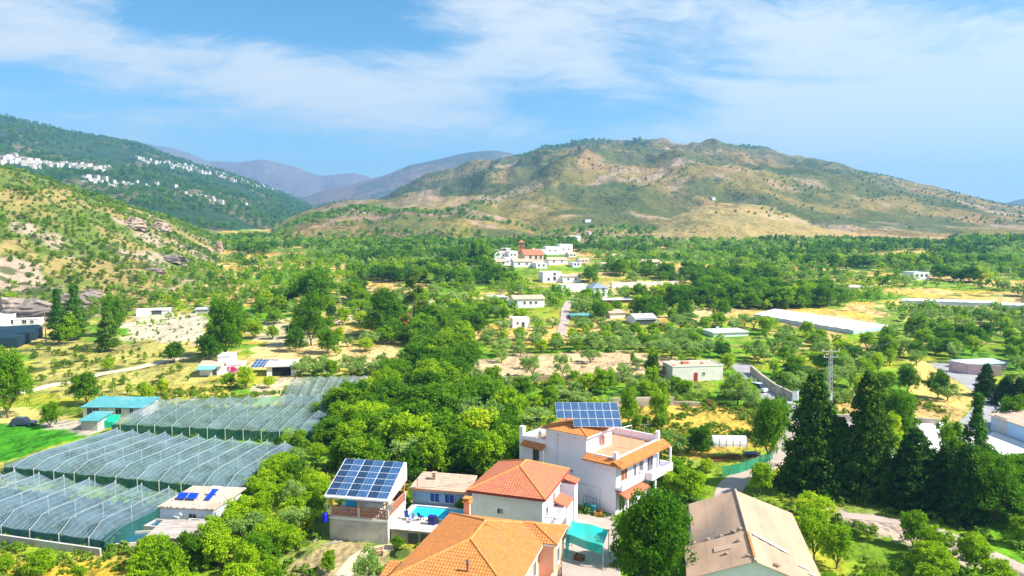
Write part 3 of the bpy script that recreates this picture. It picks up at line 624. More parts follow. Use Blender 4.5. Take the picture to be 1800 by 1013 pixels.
# ------------------------------------------------------------------ roofs of curved tiles, course by course
def tiled(mb, P0, P1, T0, T1, pitch=.25, course=.42, amp=.055, lift=.02):
    """tile courses over one roof plane: eave P0->P1, top T0->T1 (T0 = T1 for a triangle)"""
    P0, P1, T0, T1 = map(Vector, (P0, P1, T0, T1)); E = P1-P0; Ln = E.length; e = E/Ln
    v0 = T0-P0; v1 = T1-P0; u0 = v0.dot(e); u1 = v1.dot(e); S = v0-e*u0; SL = S.length; s = S/SL; nn = e.cross(s).normalized()
    if nn.z < 0: nn = -nn
    n = max(3, int(Ln/pitch)); w = Ln/n
    def f(u):
        a = 1.0 if u0 <= 1e-4 else u/u0; b = 1.0 if Ln-u1 <= 1e-4 else (Ln-u)/(Ln-u1); return max(0, min(1, a, b))
    xs = (0, .22, .5, .78, 1.0); hs_ = (0, .75, 1, .75, 0)
    for i in range(n):
        us = [(i+q)*w for q in xs]; fs = [f(u)*SL for u in us]; fm = max(fs)
        if fm < .08: continue
        k = max(1, int(math.ceil(fm/course)))
        for c in range(k):
            a = c*course; b = (c+1)*course+.03
            for j in range(4):
                def pt(m, d, up): dd = min(d, fs[m]); return P0+e*us[m]+s*dd+nn*(hs_[m]*amp+lift+up)
                if a >= max(fs[j], fs[j+1]): continue
                A, B, C_, D = pt(j, a, .035), pt(j+1, a, .035), pt(j+1, b, 0), pt(j, b, 0)
                mb.face(A, B, C_, D); mb.face(pt(j, a, .0), pt(j+1, a, .0), B, A)
def hip_roof(parent, x0, x1, y0, y1, ze, zr, yr0, yr1, tile, cap, xr=None, pitch=.25, course=.42, under=WHITE, name='roof', trim=None):
    xm = (x0+x1)/2 if xr is None else xr; A = (xm, yr0, zr); B = (xm, yr1, zr); c = [(x0, y0, ze), (x1, y0, ze), (x1, y1, ze), (x0, y1, ze)]
    mb = MB(); mb.mat(tile)
    tiled(mb, c[0], c[1], A, A, pitch, course); tiled(mb, c[1], c[2], A, B, pitch, course); tiled(mb, c[2], c[3], B, B, pitch, course); tiled(mb, c[3], c[0], B, A, pitch, course)
    mb.face(c[0], c[1], A); mb.face(c[1], c[2], B, A); mb.face(c[2], c[3], B); mb.face(c[3], c[0], A, B)
    mb.mat(trim or under); e_ = .05 if trim else -.02; mb.box(x0-e_, x1+e_, y0-e_, y1+e_, ze-.22, ze-.015)
    r = mb.build(name, None, parent)
    k = MB()
    for a, b in ((c[0], A), (c[1], A), (c[2], B), (c[3], B), (A, B)):
        k.tube(Vector(a)+Vector((0, 0, .06)), Vector(b)+Vector((0, 0, .08)), .12, 6)
    k.build('ridge_tiles', cap, r); return r
def skirt(parent, P0, P1, out, drop, tile, name='tiled_eave', pitch=.26):
    """narrow tiled canopy along a wall from P0 to P1 (top line), reaching out by vector out"""
    P0, P1 = Vector(P0), Vector(P1); o = Vector(out); E0 = P0+o-Vector((0, 0, drop)); E1 = P1+o-Vector((0, 0, drop)); mb = MB(); mb.mat(tile)
    n = (E1-E0).cross(P0-E0)
    a, b, c, d = (E0, E1, P1, P0) if n.z > 0 else (E1, E0, P0, P1)
    tiled(mb, a, b, d, c, pitch, .36, .05); mb.hexa([tuple(q-Vector((0, 0, .14))) for q in (a, b, c, d)], [tuple(q) for q in (a, b, c, d)]); return mb.build(name, None, parent)
def window(parent, x, z, w, h, y=0, axis='x', face=-1, glass=None, frame=None, grille=False, name='window', deep=.05):
    """window in a wall plane; axis x: wall along x at depth y facing -y (face -1); axis y: wall along y at x=y facing +x (face 1)"""
    f = MB(); g = MB(); t = .07
    def bx(m, a0, a1, z0, z1, d0, d1):
        d0, d1 = y+face*d0, y+face*d1
        m.box(a0, a1, d0, d1, z0, z1) if axis == 'x' else m.box(d0, d1, a0, a1, z0, z1)
    bx(f, x-w/2-t, x+w/2+t, z+h, z+h+t, 0, deep+.02); bx(f, x-w/2-t, x+w/2+t, z-t*1.3, z, 0, deep+.06); bx(f, x-w/2-t, x-w/2, z, z+h, 0, deep+.02); bx(f, x+w/2, x+w/2+t, z, z+h, 0, deep+.02); bx(f, x-.025, x+.025, z, z+h, .032, deep)
    bx(g, x-w/2, x+w/2, z, z+h, .002, .03); fr = f.build(name, frame or WHITE, parent); g.build('pane', glass or GLASS, fr)
    if grille:
        q = MB(); k = int(w/.16)
        for i in range(1, k): bx(q, x-w/2+i*w/k-.012, x-w/2+i*w/k+.012, z, z+h, .09, .115)
        q.build('grille', DSTEEL, fr)
    return fr
def pv_array(parent, P0, P1, T0, cols, rows, skip=(), frame=WSTEEL, bar=True):
    """modules over the plane P0 (low left), P1 (low right), T0 (high left)"""
    P0, P1, T0 = Vector(P0), Vector(P1), Vector(T0); e = (P1-P0)/cols; s = (T0-P0)/rows; n = e.cross(s).normalized()
    fm = MB()
    for r in range(rows):
        for c in range(cols):
            if (c, r) in skip: continue
            o = P0+e*c+s*r; g = .012/max(e.length, .1)+.004; m = MB(); q = [o+e*(g)+s*g, o+e*(1-g)+s*g, o+e*(1-g)+s*(1-g), o+e*g+s*(1-g)]
            me = m; me.mat(WSTEEL if frame is WSTEEL else frame); me.hexa([tuple(v) for v in q], [tuple(v+n*.035) for v in q])
            i = .022/e.length; j = .022/s.length
            pan = m.build('solar_panel', None, parent); q2 = MB(); HV = ((g+i, .5-i*.5), (.5+i*.5, 1-g-i)) if e.length > 1.6 else ((g+i, 1-g-i),)
            for ha, hb_ in HV: qq = [o+e*ha+s*(g+j), o+e*hb_+s*(g+j), o+e*hb_+s*(1-g-j), o+e*ha+s*(1-g-j)]; q2.hexa([tuple(v+n*.0365) for v in qq], [tuple(v+n*.042) for v in qq]); q2.build('cells', PV, pan)
    for r in range(rows):
        for k in (.25, .75):
            a = P0+s*(r+k)-n*.05; b = a+(P1-P0)
            if (0, r) in skip: a = P0+s*(r+k)-n*.05+e*sum(1 for z in skip if z[1] == r)
            fm.tube(a, b, .03, 4)
    fm.build('mounting_rails', STEEL, parent)
# ------------------------------------------------------------------ solar pavilion
loc = (-21.1, 82.0, 0); rz = rzof(7, -1.4); keep_rect(loc, rz, 0, 7.2, 0, 6.2)
t = thing('solar_pavilion', 'open terrace pavilion under a sloping roof of blue solar panels', 'pavilion', loc, rz)
m = MB(); m.mat(GREYW); m.box(0, 7.1, 0, 6, -.5, 2.9); m.mat(WHITE2).box(-.06, 7.16, -.06, 6.06, 2.5, 2.75); m.build('base_wall', None, t)
for x, y in ((0, 0), (3.45, 0), (6.9, 0), (6.85, 5.7), (0, 5.7)): m = MB(); m.box(x, x+.3, y, y+.3, 2.9, 4.0); m.build('balustrade_pier', CONC, t)
def lattice(a, b, z0, z1, t_, ax):
    q = MB(); L_n = b-a; n = int(L_n/.26)
    def bx(u0, u1, w0, w1):
        (q.box(u0, u1, t_, t_+.12, w0, w1) if ax == 'x' else q.box(t_, t_+.12, u0, u1, w0, w1))
    bx(a, b, z0, z0+.14); bx(a, b, z1-.16, z1); zm = (z0+z1)/2; bx(a, b, zm-.05, zm+.05)
    for i in range(n+1): u = a+i*L_n/n; bx(max(a, u-.05), min(b, u+.05), z0+.14, zm-.05); bx(max(a, u+.04), min(b, u+.14), zm+.05, z1-.16) if u+.14 < b else None
    return q
for a, b in ((.3, 3.45), (3.75, 6.9)): lattice(a, b, 2.9, 3.95, .08, 'x').build('balustrade', BRICK, t)
lattice(.3, 5.7, 2.9, 3.95, 6.9, 'y').build('balustrade', BRICK, t)
for x, y in ((.15, .15), (3.6, .15), (6.95, .15), (6.95, 5.8), (.15, 5.8)):
    h = 5.2+(y > 1)*2.2; q = MB(); q.box(x-.11, x+.11, y-.11, y+.11, 4.0, h); q.build('post', WOODO, t)
m = MB(); m.mat(WHITE); F = [(-.3, -.6, 5.35), (7.5, -.6, 5.35), (7.5, 5.3, 7.85), (-.3, 5.3, 7.85)]; m.slab(F, .2)
m.hexa([(7.35, -.45, 5.0), (7.5, -.45, 5.0), (7.5, 5.5, 5.7), (7.35, 5.5, 5.7)], [(7.35, -.45, 5.25), (7.5, -.45, 5.25), (7.5, 5.5, 7.78), (7.35, 5.5, 7.78)])
m.slab([(-.3, 5.3, 7.85), (7.5, 5.3, 7.85), (7.5, 5.5, 7.8), (-.3, 5.5, 7.8)], .2); m.build('roof', None, t)
m = MB(); m.box(7.501, 7.53, 4.9, 5.5, 6.1, 7.2); m.build('louvre', PIPE, t)
pv_array(t, (-.2, -.45, 5.46), (7.3, -.45, 5.46), (-.2, 5.28, 7.88), 3, 6)
m = MB(); m.mat(mat('dark_ceiling', (.10, .05, .03))); m.box(.2, 6.9, 5.6, 5.7, 2.9, 4.2); m.build('rear_partition', None, t)
m = MB(); m.tube((-.1, -.3, 3.4), (-.1, -.3, 5.2), .045, 6); m.build('downpipe', WSTEEL, t)
q = MB(); q.lathe([(.02, 0), (.3, .06), (.42, .16), (.40, .17), (.28, .09), (.02, .04)], 14); d = q.build('satellite_dish', WSTEEL); d.location = (loc[0]+7.35, loc[1]-1.7, 4.5); d.rotation_euler = (R(100), 0, R(-20)); tag(d, 'white satellite dish on the right corner post of the solar pavilion', 'satellite dish')
def on(l, rz_, x, y): return (l[0]+math.cos(rz_)*x-math.sin(rz_)*y, l[1]+math.sin(rz_)*x+math.cos(rz_)*y)
px_, py_ = on(loc, rz, -.35, -.35); q = MB(); q.lathe([(.26, 0), (.34, .1), (.36, .5), (.34, .95), (.27, 1.05), (.1, 1.08)], 12); b_ = q.build('water_barrel', mat('deep_blue_plastic', (.01, .02, .55), .35), None, (px_, py_, 2.2)); tag(b_, 'deep blue barrel hanging at the left corner of the solar pavilion', 'barrel')
px_, py_ = on(loc, rz, 2.2, 1.3); q = MB(); q.box(-.55, .55, -.4, .4, .7, 1.75); q.box(-.6, .6, -.45, .45, 1.75, 1.83); q.box(-.5, -.42, -.35, .35, 0, .7); q.box(.42, .5, -.35, .35, 0, .7); tag(q.build('storage_box', mat('sky_blue_plastic', (.03, .35, .75), .4), None, (px_, py_, 2.9), rz), 'bright blue box standing inside the solar pavilion', 'box')
px_, py_ = on(loc, rz, 5.3, 1.3); q = MB(); q.box(-1.2, 1.2, -.55, .55, .98, 1.05); [q.box(a-.05, a+.05, c-.05, c+.05, 0, .98) for a in (-1.05, 1.05) for c in (-.45, .45)]; tag(q.build('dining_table', mat('cream_board', (.68, .62, .5)), None, (px_, py_, 2.9), rz), 'long cream table on the pavilion terrace behind the balustrade', 'table')
# ------------------------------------------------------------------ pool terrace, pool and pool house
loc = (-13.9, 81.3, 0); rz = rzof(4, -.9); keep_rect(loc, rz, -.5, 7.6, -.3, 11.5, .5); DZ = 1.65
deck = mat('deck_slabs', (.62, .53, .46), .85, .1, 1.5, .1)
m = MB(); m.mat(STONEW); m.box(0, 7.4, 0, 3.6, -.4, DZ-.12); m.box(0, .5, 3.6, 7.0, -.4, DZ-.12); m.box(7.1, 7.4, 3.6, 7.0, -.4, DZ-.12); m.box(0, 7.4, 7.0, 7.6, -.4, DZ-.12)
m.mat(deck); m.box(-.15, 7.5, -.15, 3.6, DZ-.12, DZ); m.box(-.15, .5, 3.6, 7.0, DZ-.12, DZ); m.box(7.1, 7.5, 3.6, 7.0, DZ-.12, DZ); m.box(-.15, 7.5, 7.0, 7.6, DZ-.12, DZ)
t = thing('pool_terrace', 'raised paved terrace with stone front wall around the swimming pool', 'terrace', loc, rz); m.build('terrace_body', None, t)
m = MB(); m.box(2.1, 3.3, -.03, .0, 0, 1.25); m.build('opening_shade_left', DSTEEL, t); m = MB(); m.box(3.6, 4.5, -.025, 0, .1, 1.3); m.build('opening_shade_right', DSTEEL, t)  # dark slabs on the stone paint the shade of two openings under the deck
wm = bpy.data.materials.new('pool_water'); wm.use_nodes = True; pb = wm.node_tree.nodes['Principled BSDF']; pb.inputs['Base Color'].default_value = (.02, .52, .80, 1); pb.inputs['Roughness'].default_value = .08
nn_ = wm.node_tree.nodes.new('ShaderNodeTexNoise'); nn_.inputs['Scale'].default_value = 9; bb_ = wm.node_tree.nodes.new('ShaderNodeBump'); bb_.inputs['Strength'].default_value = .25; bb_.inputs['Distance'].default_value = .03; wm.node_tree.links.new(nn_.outputs['Fac'], bb_.inputs['Height']); wm.node_tree.links.new(bb_.outputs[0], pb.inputs['Normal'])
t2 = thing('swimming_pool', 'long bright turquoise swimming pool in front of the blue grey pool house', 'swimming pool', loc, rz)
m = MB(); m.box(.52, 7.08, 3.62, 6.98, DZ-.5, DZ-.13); m.build('pool_water', wm, t2)
m = MB()
for a in ((.3, .5, 3.4, 7.2), (7.1, 7.3, 3.4, 7.2)): m.box(a[0], a[1], a[2], a[3], DZ+.004, DZ+.06)
m.box(.5, 7.1, 3.4, 3.6, DZ+.004, DZ+.06); m.box(.5, 7.1, 7.0, 7.2, DZ+.004, DZ+.06); m.build('coping', WHITE, t2)
t = thing('pool_house', 'low pool house with two dark blue shutters and a flat tiled roof', 'house', on(loc, rz, 0, 7.7)+(DZ,), rz)
pw = mat('blue_grey_tiles', (.26, .33, .42), .6, .12, 4, .1); m = MB(); m.box(-.2, 6.7, 0, 3.4, -.3, 2.0); m.build('wall', pw, t)
m = MB(); m.mat(TILE_P); a = [(-.5, -.45, 2.05), (7.1, -.45, 2.05), (7.1, 3.9, 2.75), (-.2, 3.9, 2.75)]; tiled(m, a[0], a[1], a[3], a[2], .3, .5, .03); m.slab(a, .16); rf = m.build('roof', None, t)
m = MB(); m.mat(TERR); m.box(-.5, 7.1, -.55, -.42, 1.86, 2.16); m.box(7.1, 7.25, -.55, 3.9, 1.95, 2.7) if False else None; m.build('roof_edge', None, rf)
m = MB(); m.box(1.75, 2.15, 1.9, 2.3, 2.4, 3.35); m.box(1.65, 2.25, 1.8, 2.4, 3.35, 3.45); m.build('chimney', TILE_P, rf)
m = MB(); m.tube((.55, -.3, 1.5), (.55, -.3, 3.2), .06, 8); m.tube((.55, -.3, 3.2), (.55, -.3, 3.3), .11, 8); m.build('flue', STEEL, t)
for x in (2.7, 4.6): window(t, x, .45, 1.15, 1.05, 0, glass=BLUEG, frame=CONC)
def chair(x, y, z, a, lab, mt):
    q = MB(); q.box(-.25, .25, -.25, .25, .4, .46); q.hexa([(-.25, .2, .46), (.25, .2, .46), (.25, .26, .46), (-.25, .26, .46)], [(-.25, .36, 1.0), (.25, .36, 1.0), (.25, .42, 1.0), (-.25, .42, 1.0)])
    r_ = thing('garden_chair', lab, 'chair', (x, y, z), a); q.build('seat_and_back', mt, r_)
    for u in (-.22, .22):
        for v in (-.22, .22): l = MB(); l.box(u-.025, u+.025, v-.025, v+.025, 0, .4); l.build('leg', mt, r_)
nb = mat('navy_plastic', (.02, .03, .20), .4); gb = mat('grey_blue_plastic', (.30, .36, .55), .4)
p = on(loc, rz, 1.0, 2.6); chair(p[0], p[1], DZ, .5, 'navy garden chair at the left end of the pool edge', nb)
p = on(loc, rz, 1.75, 2.0); chair(p[0], p[1], DZ, -.7, 'grey blue garden chair in the middle of the pool terrace', gb)
p = on(loc, rz, 2.6, 2.9); chair(p[0], p[1], DZ, 2.4, 'small navy garden chair nearest the middle of the pool edge', nb)
p = on(loc, rz, 4.3, 2.0); q = MB(); q.box(-.42, .42, -.3, .3, 0, .95); q.box(-.46, .46, -.34, .34, .95, 1.03); tag(q.build('cushion_box', nb, None, (p[0], p[1], DZ), rz), 'upright navy cushion box at the right of the pool terrace', 'box')
p = on(loc, rz, .5, .3); q = MB()
for i in range(9): q.tube((-.5+i*.12, 0, 0), (-.6+i*.15, .1*math.sin(i), .9+.1*math.cos(i*2)), .02, 4)
q.tube((-.6, 0, .5), (.7, 0, .5), .02, 4); tag(q.build('drying_rack', WSTEEL, None, (p[0], p[1], DZ), rz+.3), 'folding white drying rack on the left of the pool terrace', 'drying rack')

# ------------------------------------------------------------------ salmon roofed house
loc = (-5.18, 81.5, 0); rz = rzof(8.84, -3.0); keep_rect(loc, rz, 0, 11.3, 0, 11); W_, D_ = 9.33, 10.9
t = thing('two_storey_house', 'white two storey house with a salmon hipped tile roof and red eaves', 'house', loc, rz)
m = MB(); m.mat(WHITE); m.box(.45, W_-.45, .45, D_-.45, -.5, 5.85); m.build('wall', None, t)
hip_roof(t, 0, W_, 0, D_, 6.0, 7.85, 4.6, 7.0, TILE_R, CAP_O, xr=4.9, pitch=.3, course=.34, trim=TRIM_R)
window(t, 3.9, 3.6, .62, .6, .45, frame=WHITE, grille=True)
for y, z, w_ in ((2.2, 3.1, .9), (5.1, 3.8, .7), (8.0, 3.8, .7)): window(t, y, z, w_, 1.25, W_-.45, 'y', 1, frame=WHITE2)
bl = MB(); bl.mat(WHITE); bl.box(W_-.45, W_+1.3, .9, 4.2, 2.7, 2.95)
for i in range(13): bl.box(W_+1.18, W_+1.26, 1.0+i*.25, 1.08+i*.25, 2.95, 3.7)
bl.box(W_+1.1, W_+1.32, .9, 4.2, 3.7, 3.82)
for i in range(6): bl.box(W_-.3+i*.25, W_-.22+i*.25, .93, 1.01, 2.95, 3.7)
bl.box(W_-.45, W_+1.1, .88, 1.06, 3.7, 3.82); bl.build('balcony', None, t)
skirt(t, (W_-.45, 5.0, 4.0), (W_-.45, 8.0, 4.0), (1.7, 0, 0), .55, TILE_R)
skirt(t, (W_-.45, 8.6, 5.6), (W_-.45, 10.4, 5.6), (1.9, 0, 0), .5, TILE_R)
m = MB(); m.mat(WHITE); m.box(W_-.45, W_+1.2, 8.8, 10.3, -.4, 4.9); m.box(W_-.45, W_+1.2, 5.0, 7.9, -.4, 3.3); m.build('porch_wall', None, t)
skirt(t, (W_-.45, -.2, 2.4), (W_-.45, 3.4, 2.4), (2.6, 0, 0), .55, TILE_R, 'porch_roof'); 
for a in (0, 3.0): m = MB(); m.box(W_+1.9, W_+2.1, a, a+.2, -.4, 1.75); m.build('porch_post', WHITE, t)
m = MB(); m.tube((6.6, 8.6, 7.0), (6.6, 8.6, 8.4), .06, 8); m.tube((6.6, 8.6, 8.4), (6.6, 8.6, 8.75), .12, 8, .03); m.build('flue', STEEL, t)

# ------------------------------------------------------------------ orange roofed house in front
loc = (-3.7, 63.0, 0); rz = rzof(.96, -.28); keep_rect(loc, rz, -5.5, 7.2, -6, 9.8)
t = thing('orange_roof_house', 'big house in the foreground with an orange hipped tile roof and salmon walls', 'house', loc, rz)
m = MB(); m.mat(PINKW); m.box(-5.0, 5.0, -5.0, 8.8, -.5, 6.35); m.box(5.0, 6.4, 5.2, 8.9, -.5, 6.3); m.build('wall', None, t)
hip_roof(t, -5.5, 5.5, -5.5, 9.3, 6.5, 8.3, 0, 4.3, TILE_O, CAP_O, pitch=.27, course=.40, under=WHITE2)
m = MB(); m.mat(TILE_O); A = (4.1, 7.05, 7.35); B = (1.8, 7.05, 7.35+.0); c0, c1, c2, c3 = (2.6, 4.75, 6.56), (6.85, 4.75, 6.56), (6.85, 9.35, 6.56), (2.6, 9.35, 6.56)
tiled(m, c0, c1, B, A, .27, .4); tiled(m, c1, c2, A, A, .27, .4); tiled(m, c2, c3, A, B, .27, .4); m.face(c0, c1, A, B); m.face(c1, c2, A); m.face(c2, c3, B, A); m.mat(WHITE2).box(5.52, 6.83, 4.77, 9.33, 6.38, 6.54); wr = m.build('wing_roof', None, t)
k = MB()
for a, b in ((c1, A), (c2, A), (A, B)): k.tube(Vector(a)+Vector((0, 0, .06)), Vector(b)+Vector((0, 0, .08)), .12, 6)
k.build('ridge_tiles', CAP_O, wr)
for y in (-2.6, .4, 3.3): window(t, y, 3.9, 1.0, 1.5, 5.0, 'y', 1, frame=WHITE)
window(t, 7.0, 3.9, .9, 1.5, 6.4, 'y', 1, frame=WHITE)
m = MB(); m.mat(WHITE); m.box(5.0, 6.6, -4.4, 4.4, 3.0, 3.2); m.box(6.45, 6.6, -4.4, 4.4, 3.2, 4.0); m.build('balcony', None, t)
m = MB(); m.mat(WHITE2); m.box(-.5, .1, -4.9, -4.3, 6.6, 7.5); m.mat(CAP_O); m.box(-.6, .2, -5.0, -4.2, 7.5, 7.62); m.build('chimney', None, t) if False else None
m = MB(); m.tube((1.0, -3.6, 6.9), (1.0, -3.6, 8.0), .09, 8); m.tube((1.0, -3.6, 8.0), (1.0, -3.6, 8.25), .16, 8, .05); m.build('flue', DSTEEL, t)
m = MB(); m.mat(PINKW); m.box(-4.1, -3.5, 9.5, 10.1, 5.0, 7.75); m.mat(CAP_O); m.box(-4.25, -3.35, 9.35, 10.25, 7.75, 7.88); m.box(-4.0, -3.6, 9.6, 10.0, 7.88, 8.1); m.box(-4.2, -3.4, 9.4, 10.2, 8.1, 8.22); m.build('chimney', None, t)
# lower roof at the bottom left of it
m = MB(); m.mat(TILE_O); A0, A1, A2, A3 = (-8.0, -2.6, 4.5), (-5.05, -2.6, 4.5), (-5.05, -.2, 5.3), (-8.0, -.2, 5.3)
tiled(m, A0, A1, A3, A2, .27, .4); m.slab([A0, A1, A2, A3], .15); m.slab([A3, A2, (-5.05, 1.4, 4.7), (-8.0, 1.4, 4.7)], .15); m.mat(PINKW); m.box(-7.8, -5.05, -2.3, 1.2, -.5, 4.4); m.build('side_wing', None, t)

# ------------------------------------------------------------------ teal shade canopy over the drive
t = thing('shade_canopy', 'teal shade cloth canopy stretched over the drive beside the orange roofed house', 'canopy', (8, 77.5, 0))
P = [(-2.1, -.4, 2.75), (1.6, -2.9, 2.5), (2.6, .1, 3.05), (-1.2, 2.7, 3.0)]
m = MB(); n = 8
def bil(u, v, P=P): 
    a = Vector(P[0])*(1-u)*(1-v)+Vector(P[1])*u*(1-v)+Vector(P[2])*u*v+Vector(P[3])*(1-u)*v; a.z -= .9*u*(1-u)*v*(1-v)*2-.06*math.sin(u*9+v*3); return a
for i in range(n):
    for j in range(n): m.face(bil(i/n, j/n), bil((i+1)/n, j/n), bil((i+1)/n, (j+1)/n), bil(i/n, (j+1)/n))
m.build('shade_cloth', TEALN, t, smooth=True)
m = MB()
for i in range(n):
    a, b = bil(i/n, 0), bil((i+1)/n, 0); m.face(a, b, (b.x, b.y-.05, b.z-.9), (a.x, a.y-.05, a.z-.9))
m.face(bil(0, 0), (P[0][0]-.1, P[0][1]-.1, .1), (P[0][0]+.1, P[0][1]-.4, .1), bil(.12, 0)); m.build('hanging_cloth', TEALN, t)
for p in P: q = MB(); q.tube((p[0], p[1], -.1), p, .05, 6); q.build('post', STEEL, t)

# ------------------------------------------------------------------ big white house
O = (1.2, 98.9); rz = rzof(11.8, -9.7); keep_rect(O, rz, -.5, 17, -.3, 11.8)
t = thing('white_house', 'big white three storey house with roof terrace and orange tiled eaves', 'house', O+(0,), rz); H1 = 6.7
m = MB(); m.mat(SHADEW); m.box(0, 15.3, 0, 11, -.6, H1); m.build('wall', None, t)
m = MB(); m.mat(SHADEW); m.box(4.3, 10.8, .02, 6.2, H1, 9.3); tw = m.build('stair_tower', None, t)
m = MB(); m.mat(WHITE); m.box(0, 4.3, .0, .25, H1, 7.5); m.box(0, .25, .25, 10.8, H1, 7.5); m.box(-.15, .45, -.1, .5, -.4, 8.7); m.box(3.0, 3.4, -.02, .28, 7.5, 8.5)
m.box(10.8, 15.3, 0, .22, H1, 7.25); m.box(15.08, 15.3, .22, 11, H1, 7.25); m.box(.25, 15.08, 10.78, 11, H1, 7.75); m.box(14.95, 15.42, -.12, .35, H1, 8.0); m.box(14.95, 15.42, 10.7, 11.12, H1, 8.35); m.build('parapet', None, t)
m = MB(); m.box(.25, 4.3, .25, 10.78, H1, H1+.06); m.box(10.8, 15.08, .22, 10.78, H1, H1+.06); m.box(4.3, 10.8, 6.2, 10.78, H1, H1+.06); m.build('terrace_floor', TERR, t)
hip_roof(t, 3.8, 11.3, -.5, 6.7, 9.3, 10.1, 2.4, 3.8, TILE_O, CAP_O, pitch=.28, course=.38)
skirt(t, (10.8, 0, 7.1), (16.5, 0, 7.1), (0, -.9, 0), .55, TILE_O); skirt(t, (15.3, -.9, 7.1), (15.3, 12, 7.1), (1.35, 0, 0), .7, TILE_O); skirt(t, (.6, 0, 6.9), (4.3, 0, 6.9), (0, -.9, 0), .5, TILE_O)
window(t, 2.7, 4.3, 1.0, 1.8, 0, frame=PIPE, grille=True); window(t, 8.6, 4.0, .35, .4, 0, frame=WHITE)
window(t, 3.9, 7.3, .8, 1.1, 10.8, 'y', 1, glass=WOOD, frame=TERR)
for y, z, w_, h_, g in ((1.9, 4.0, 1.5, 1.35, WOOD), (4.6, 3.8, .6, 1.5, GLASS), (6.2, 3.4, .9, 2.1, GLASS), (8.6, 3.4, 1.5, 2.1, GLASS)): window(t, y, z, w_, h_, 15.3, 'y', 1, glass=g, frame=WHITE2)
m = MB(); m.mat(WHITE); m.box(15.3, 16.2, 0.0, 5.8, 3.2, 3.5); m.box(16.02, 16.2, 0, 5.8, 3.5, 4.1); m.box(15.3, 17.2, 5.8, 11.6, 3.2, 3.5); m.box(17.02, 17.2, 5.8, 11.6, 3.5, 4.2); m.box(15.3, 17.02, 5.8, 6.0, 3.5, 4.2); m.box(15.3, 17.02, 11.4, 11.6, 3.5, 4.2)
m.box(16.8, 17.05, 11.2, 11.4, 4.2, 6.4); m.box(16.8, 17.05, 7.6, 7.85, 4.2, 6.4); m.build('balcony', None, t)
skirt(t, (15.3, -.2, 3.2), (15.3, 5.6, 3.2), (1.7, 0, 0), .7, TILE_R)
for y in (.1, 2.3, 4.6, 7.2, 11.1): m = MB(); m.box(16.7, 16.95, y, y+.25, -.4, 2.5 if y < 5 else 3.2); m.build('porch_column', WHITE, t)
for y, w_ in ((1.4, 1.3), (3.7, 1.1), (7.0, 1.6), (9.6, 1.4)): window(t, y, .2, w_, 2.0, 15.3, 'y', 1, frame=WHITE2)
m = MB(); m.path([(8.2, -.04, 2.9), (13.0, -.04, 2.9), (13.0, -.04, .6)], .035, 4); m.path([(6.3, -.05, 9.0), (6.3, -.05, 0)], .03, 4); m.build('wall_pipes', PIPE, t)
m = MB(); [m.tube((10.9+i*.5, -.7, -.2), (10.9+i*.5, -.7, 1.7), .03, 4) for i in range(5)]; [m.tube((10.9, -.7, z), (12.9, -.7, z), .03, 4) for z in (.3, 1.7)]; l_ = thing('clothes_frame', 'metal clothes frame against the shaded wall of the big white house', 'frame', O+(0,), rz); m.build('bars', DSTEEL, l_)
m = MB(); m.box(11.4, 13.2, -1.5, -1.1, 0, 1.0); m.build('cover_sheet', mat('teal_tarp', (.02, .22, .26), .6), l_)
t = thing('solar_array', 'tilted array of blue solar panels above the stair tower of the white house', 'solar array', (6.0, 94.0, 9.95), R(-1.5))
pv_array(t, (0, 0, 0), (8.4, 0, 0), (-.3, 3.0, 2.55), 8, 3, skip=((0, 0), (1, 0)))
m = MB()
for x in (1.5, 3.6, 5.8, 8.2):
    m.tube((x, .3, -.15), (x, .3, -1.2 if x < 5 else -2.9), .05, 4); m.tube((x-.25, 2.8, 2.2), (x-.25, 2.8, -.5 if x < 4 else -2.9), .05, 4)
m.tube((8.2, .3, -.2), (9.8, 1.0, 0), .05, 4); m.tube((9.8, 1.0, 0), (9.8, 1.0, -2.9), .04, 4); m.build('legs', STEEL, t)
# ------------------------------------------------------------------ warehouse
loc = (21.3, 61.9); rz = rzof(10.8, -2.2); keep_rect(loc, rz, -5.8, 6.2, -2, 18)
t = thing('warehouse', 'long warehouse with a weathered beige corrugated gable roof and white front', 'warehouse', loc+(0,), rz)
WB = mat('pale_gable_render', (.78, .75, .84), .85, .06, .6, .15, col2=(.62, .59, .62), thr=.6)
m = MB(); m.mat(WB); m.face((-5.3, 0, -.5), (5.5, 0, -.5), (5.5, 0, 4.95), (0, 0, 6.85), (-5.3, 0, 4.95)); m.face((5.5, 17, -.5), (-5.0, 17, -.5), (-5.0, 17, 4.95), (0, 17, 6.85), (5.5, 17, 4.95))
m.face((5.5, 0, -.5), (5.5, 17, -.5), (5.5, 17, 4.95), (5.5, 0, 4.95)); m.face((-5.0, 17, -.5), (-5.3, 0, -.5), (-5.3, 0, 4.95), (-5.0, 17, 4.95)); m.build('wall', None, t)
def corr(mb, x0, z0, x1, z1, y0, y1, p=.33, a=.035, th=.05):
    n = int((y1-y0)/(p/2))
    for i in range(n):
        ya, yb = y0+i*(y1-y0)/n, y0+(i+1)*(y1-y0)/n; ha, hb_ = (a if i % 2 else -a), (-a if i % 2 else a)
        q = ((x0, ya, z0+ha), (x1, ya, z1+ha), (x1, yb, z1+hb_), (x0, yb, z0+hb_)); mb.face(*(q if x1 < x0 or True else q))
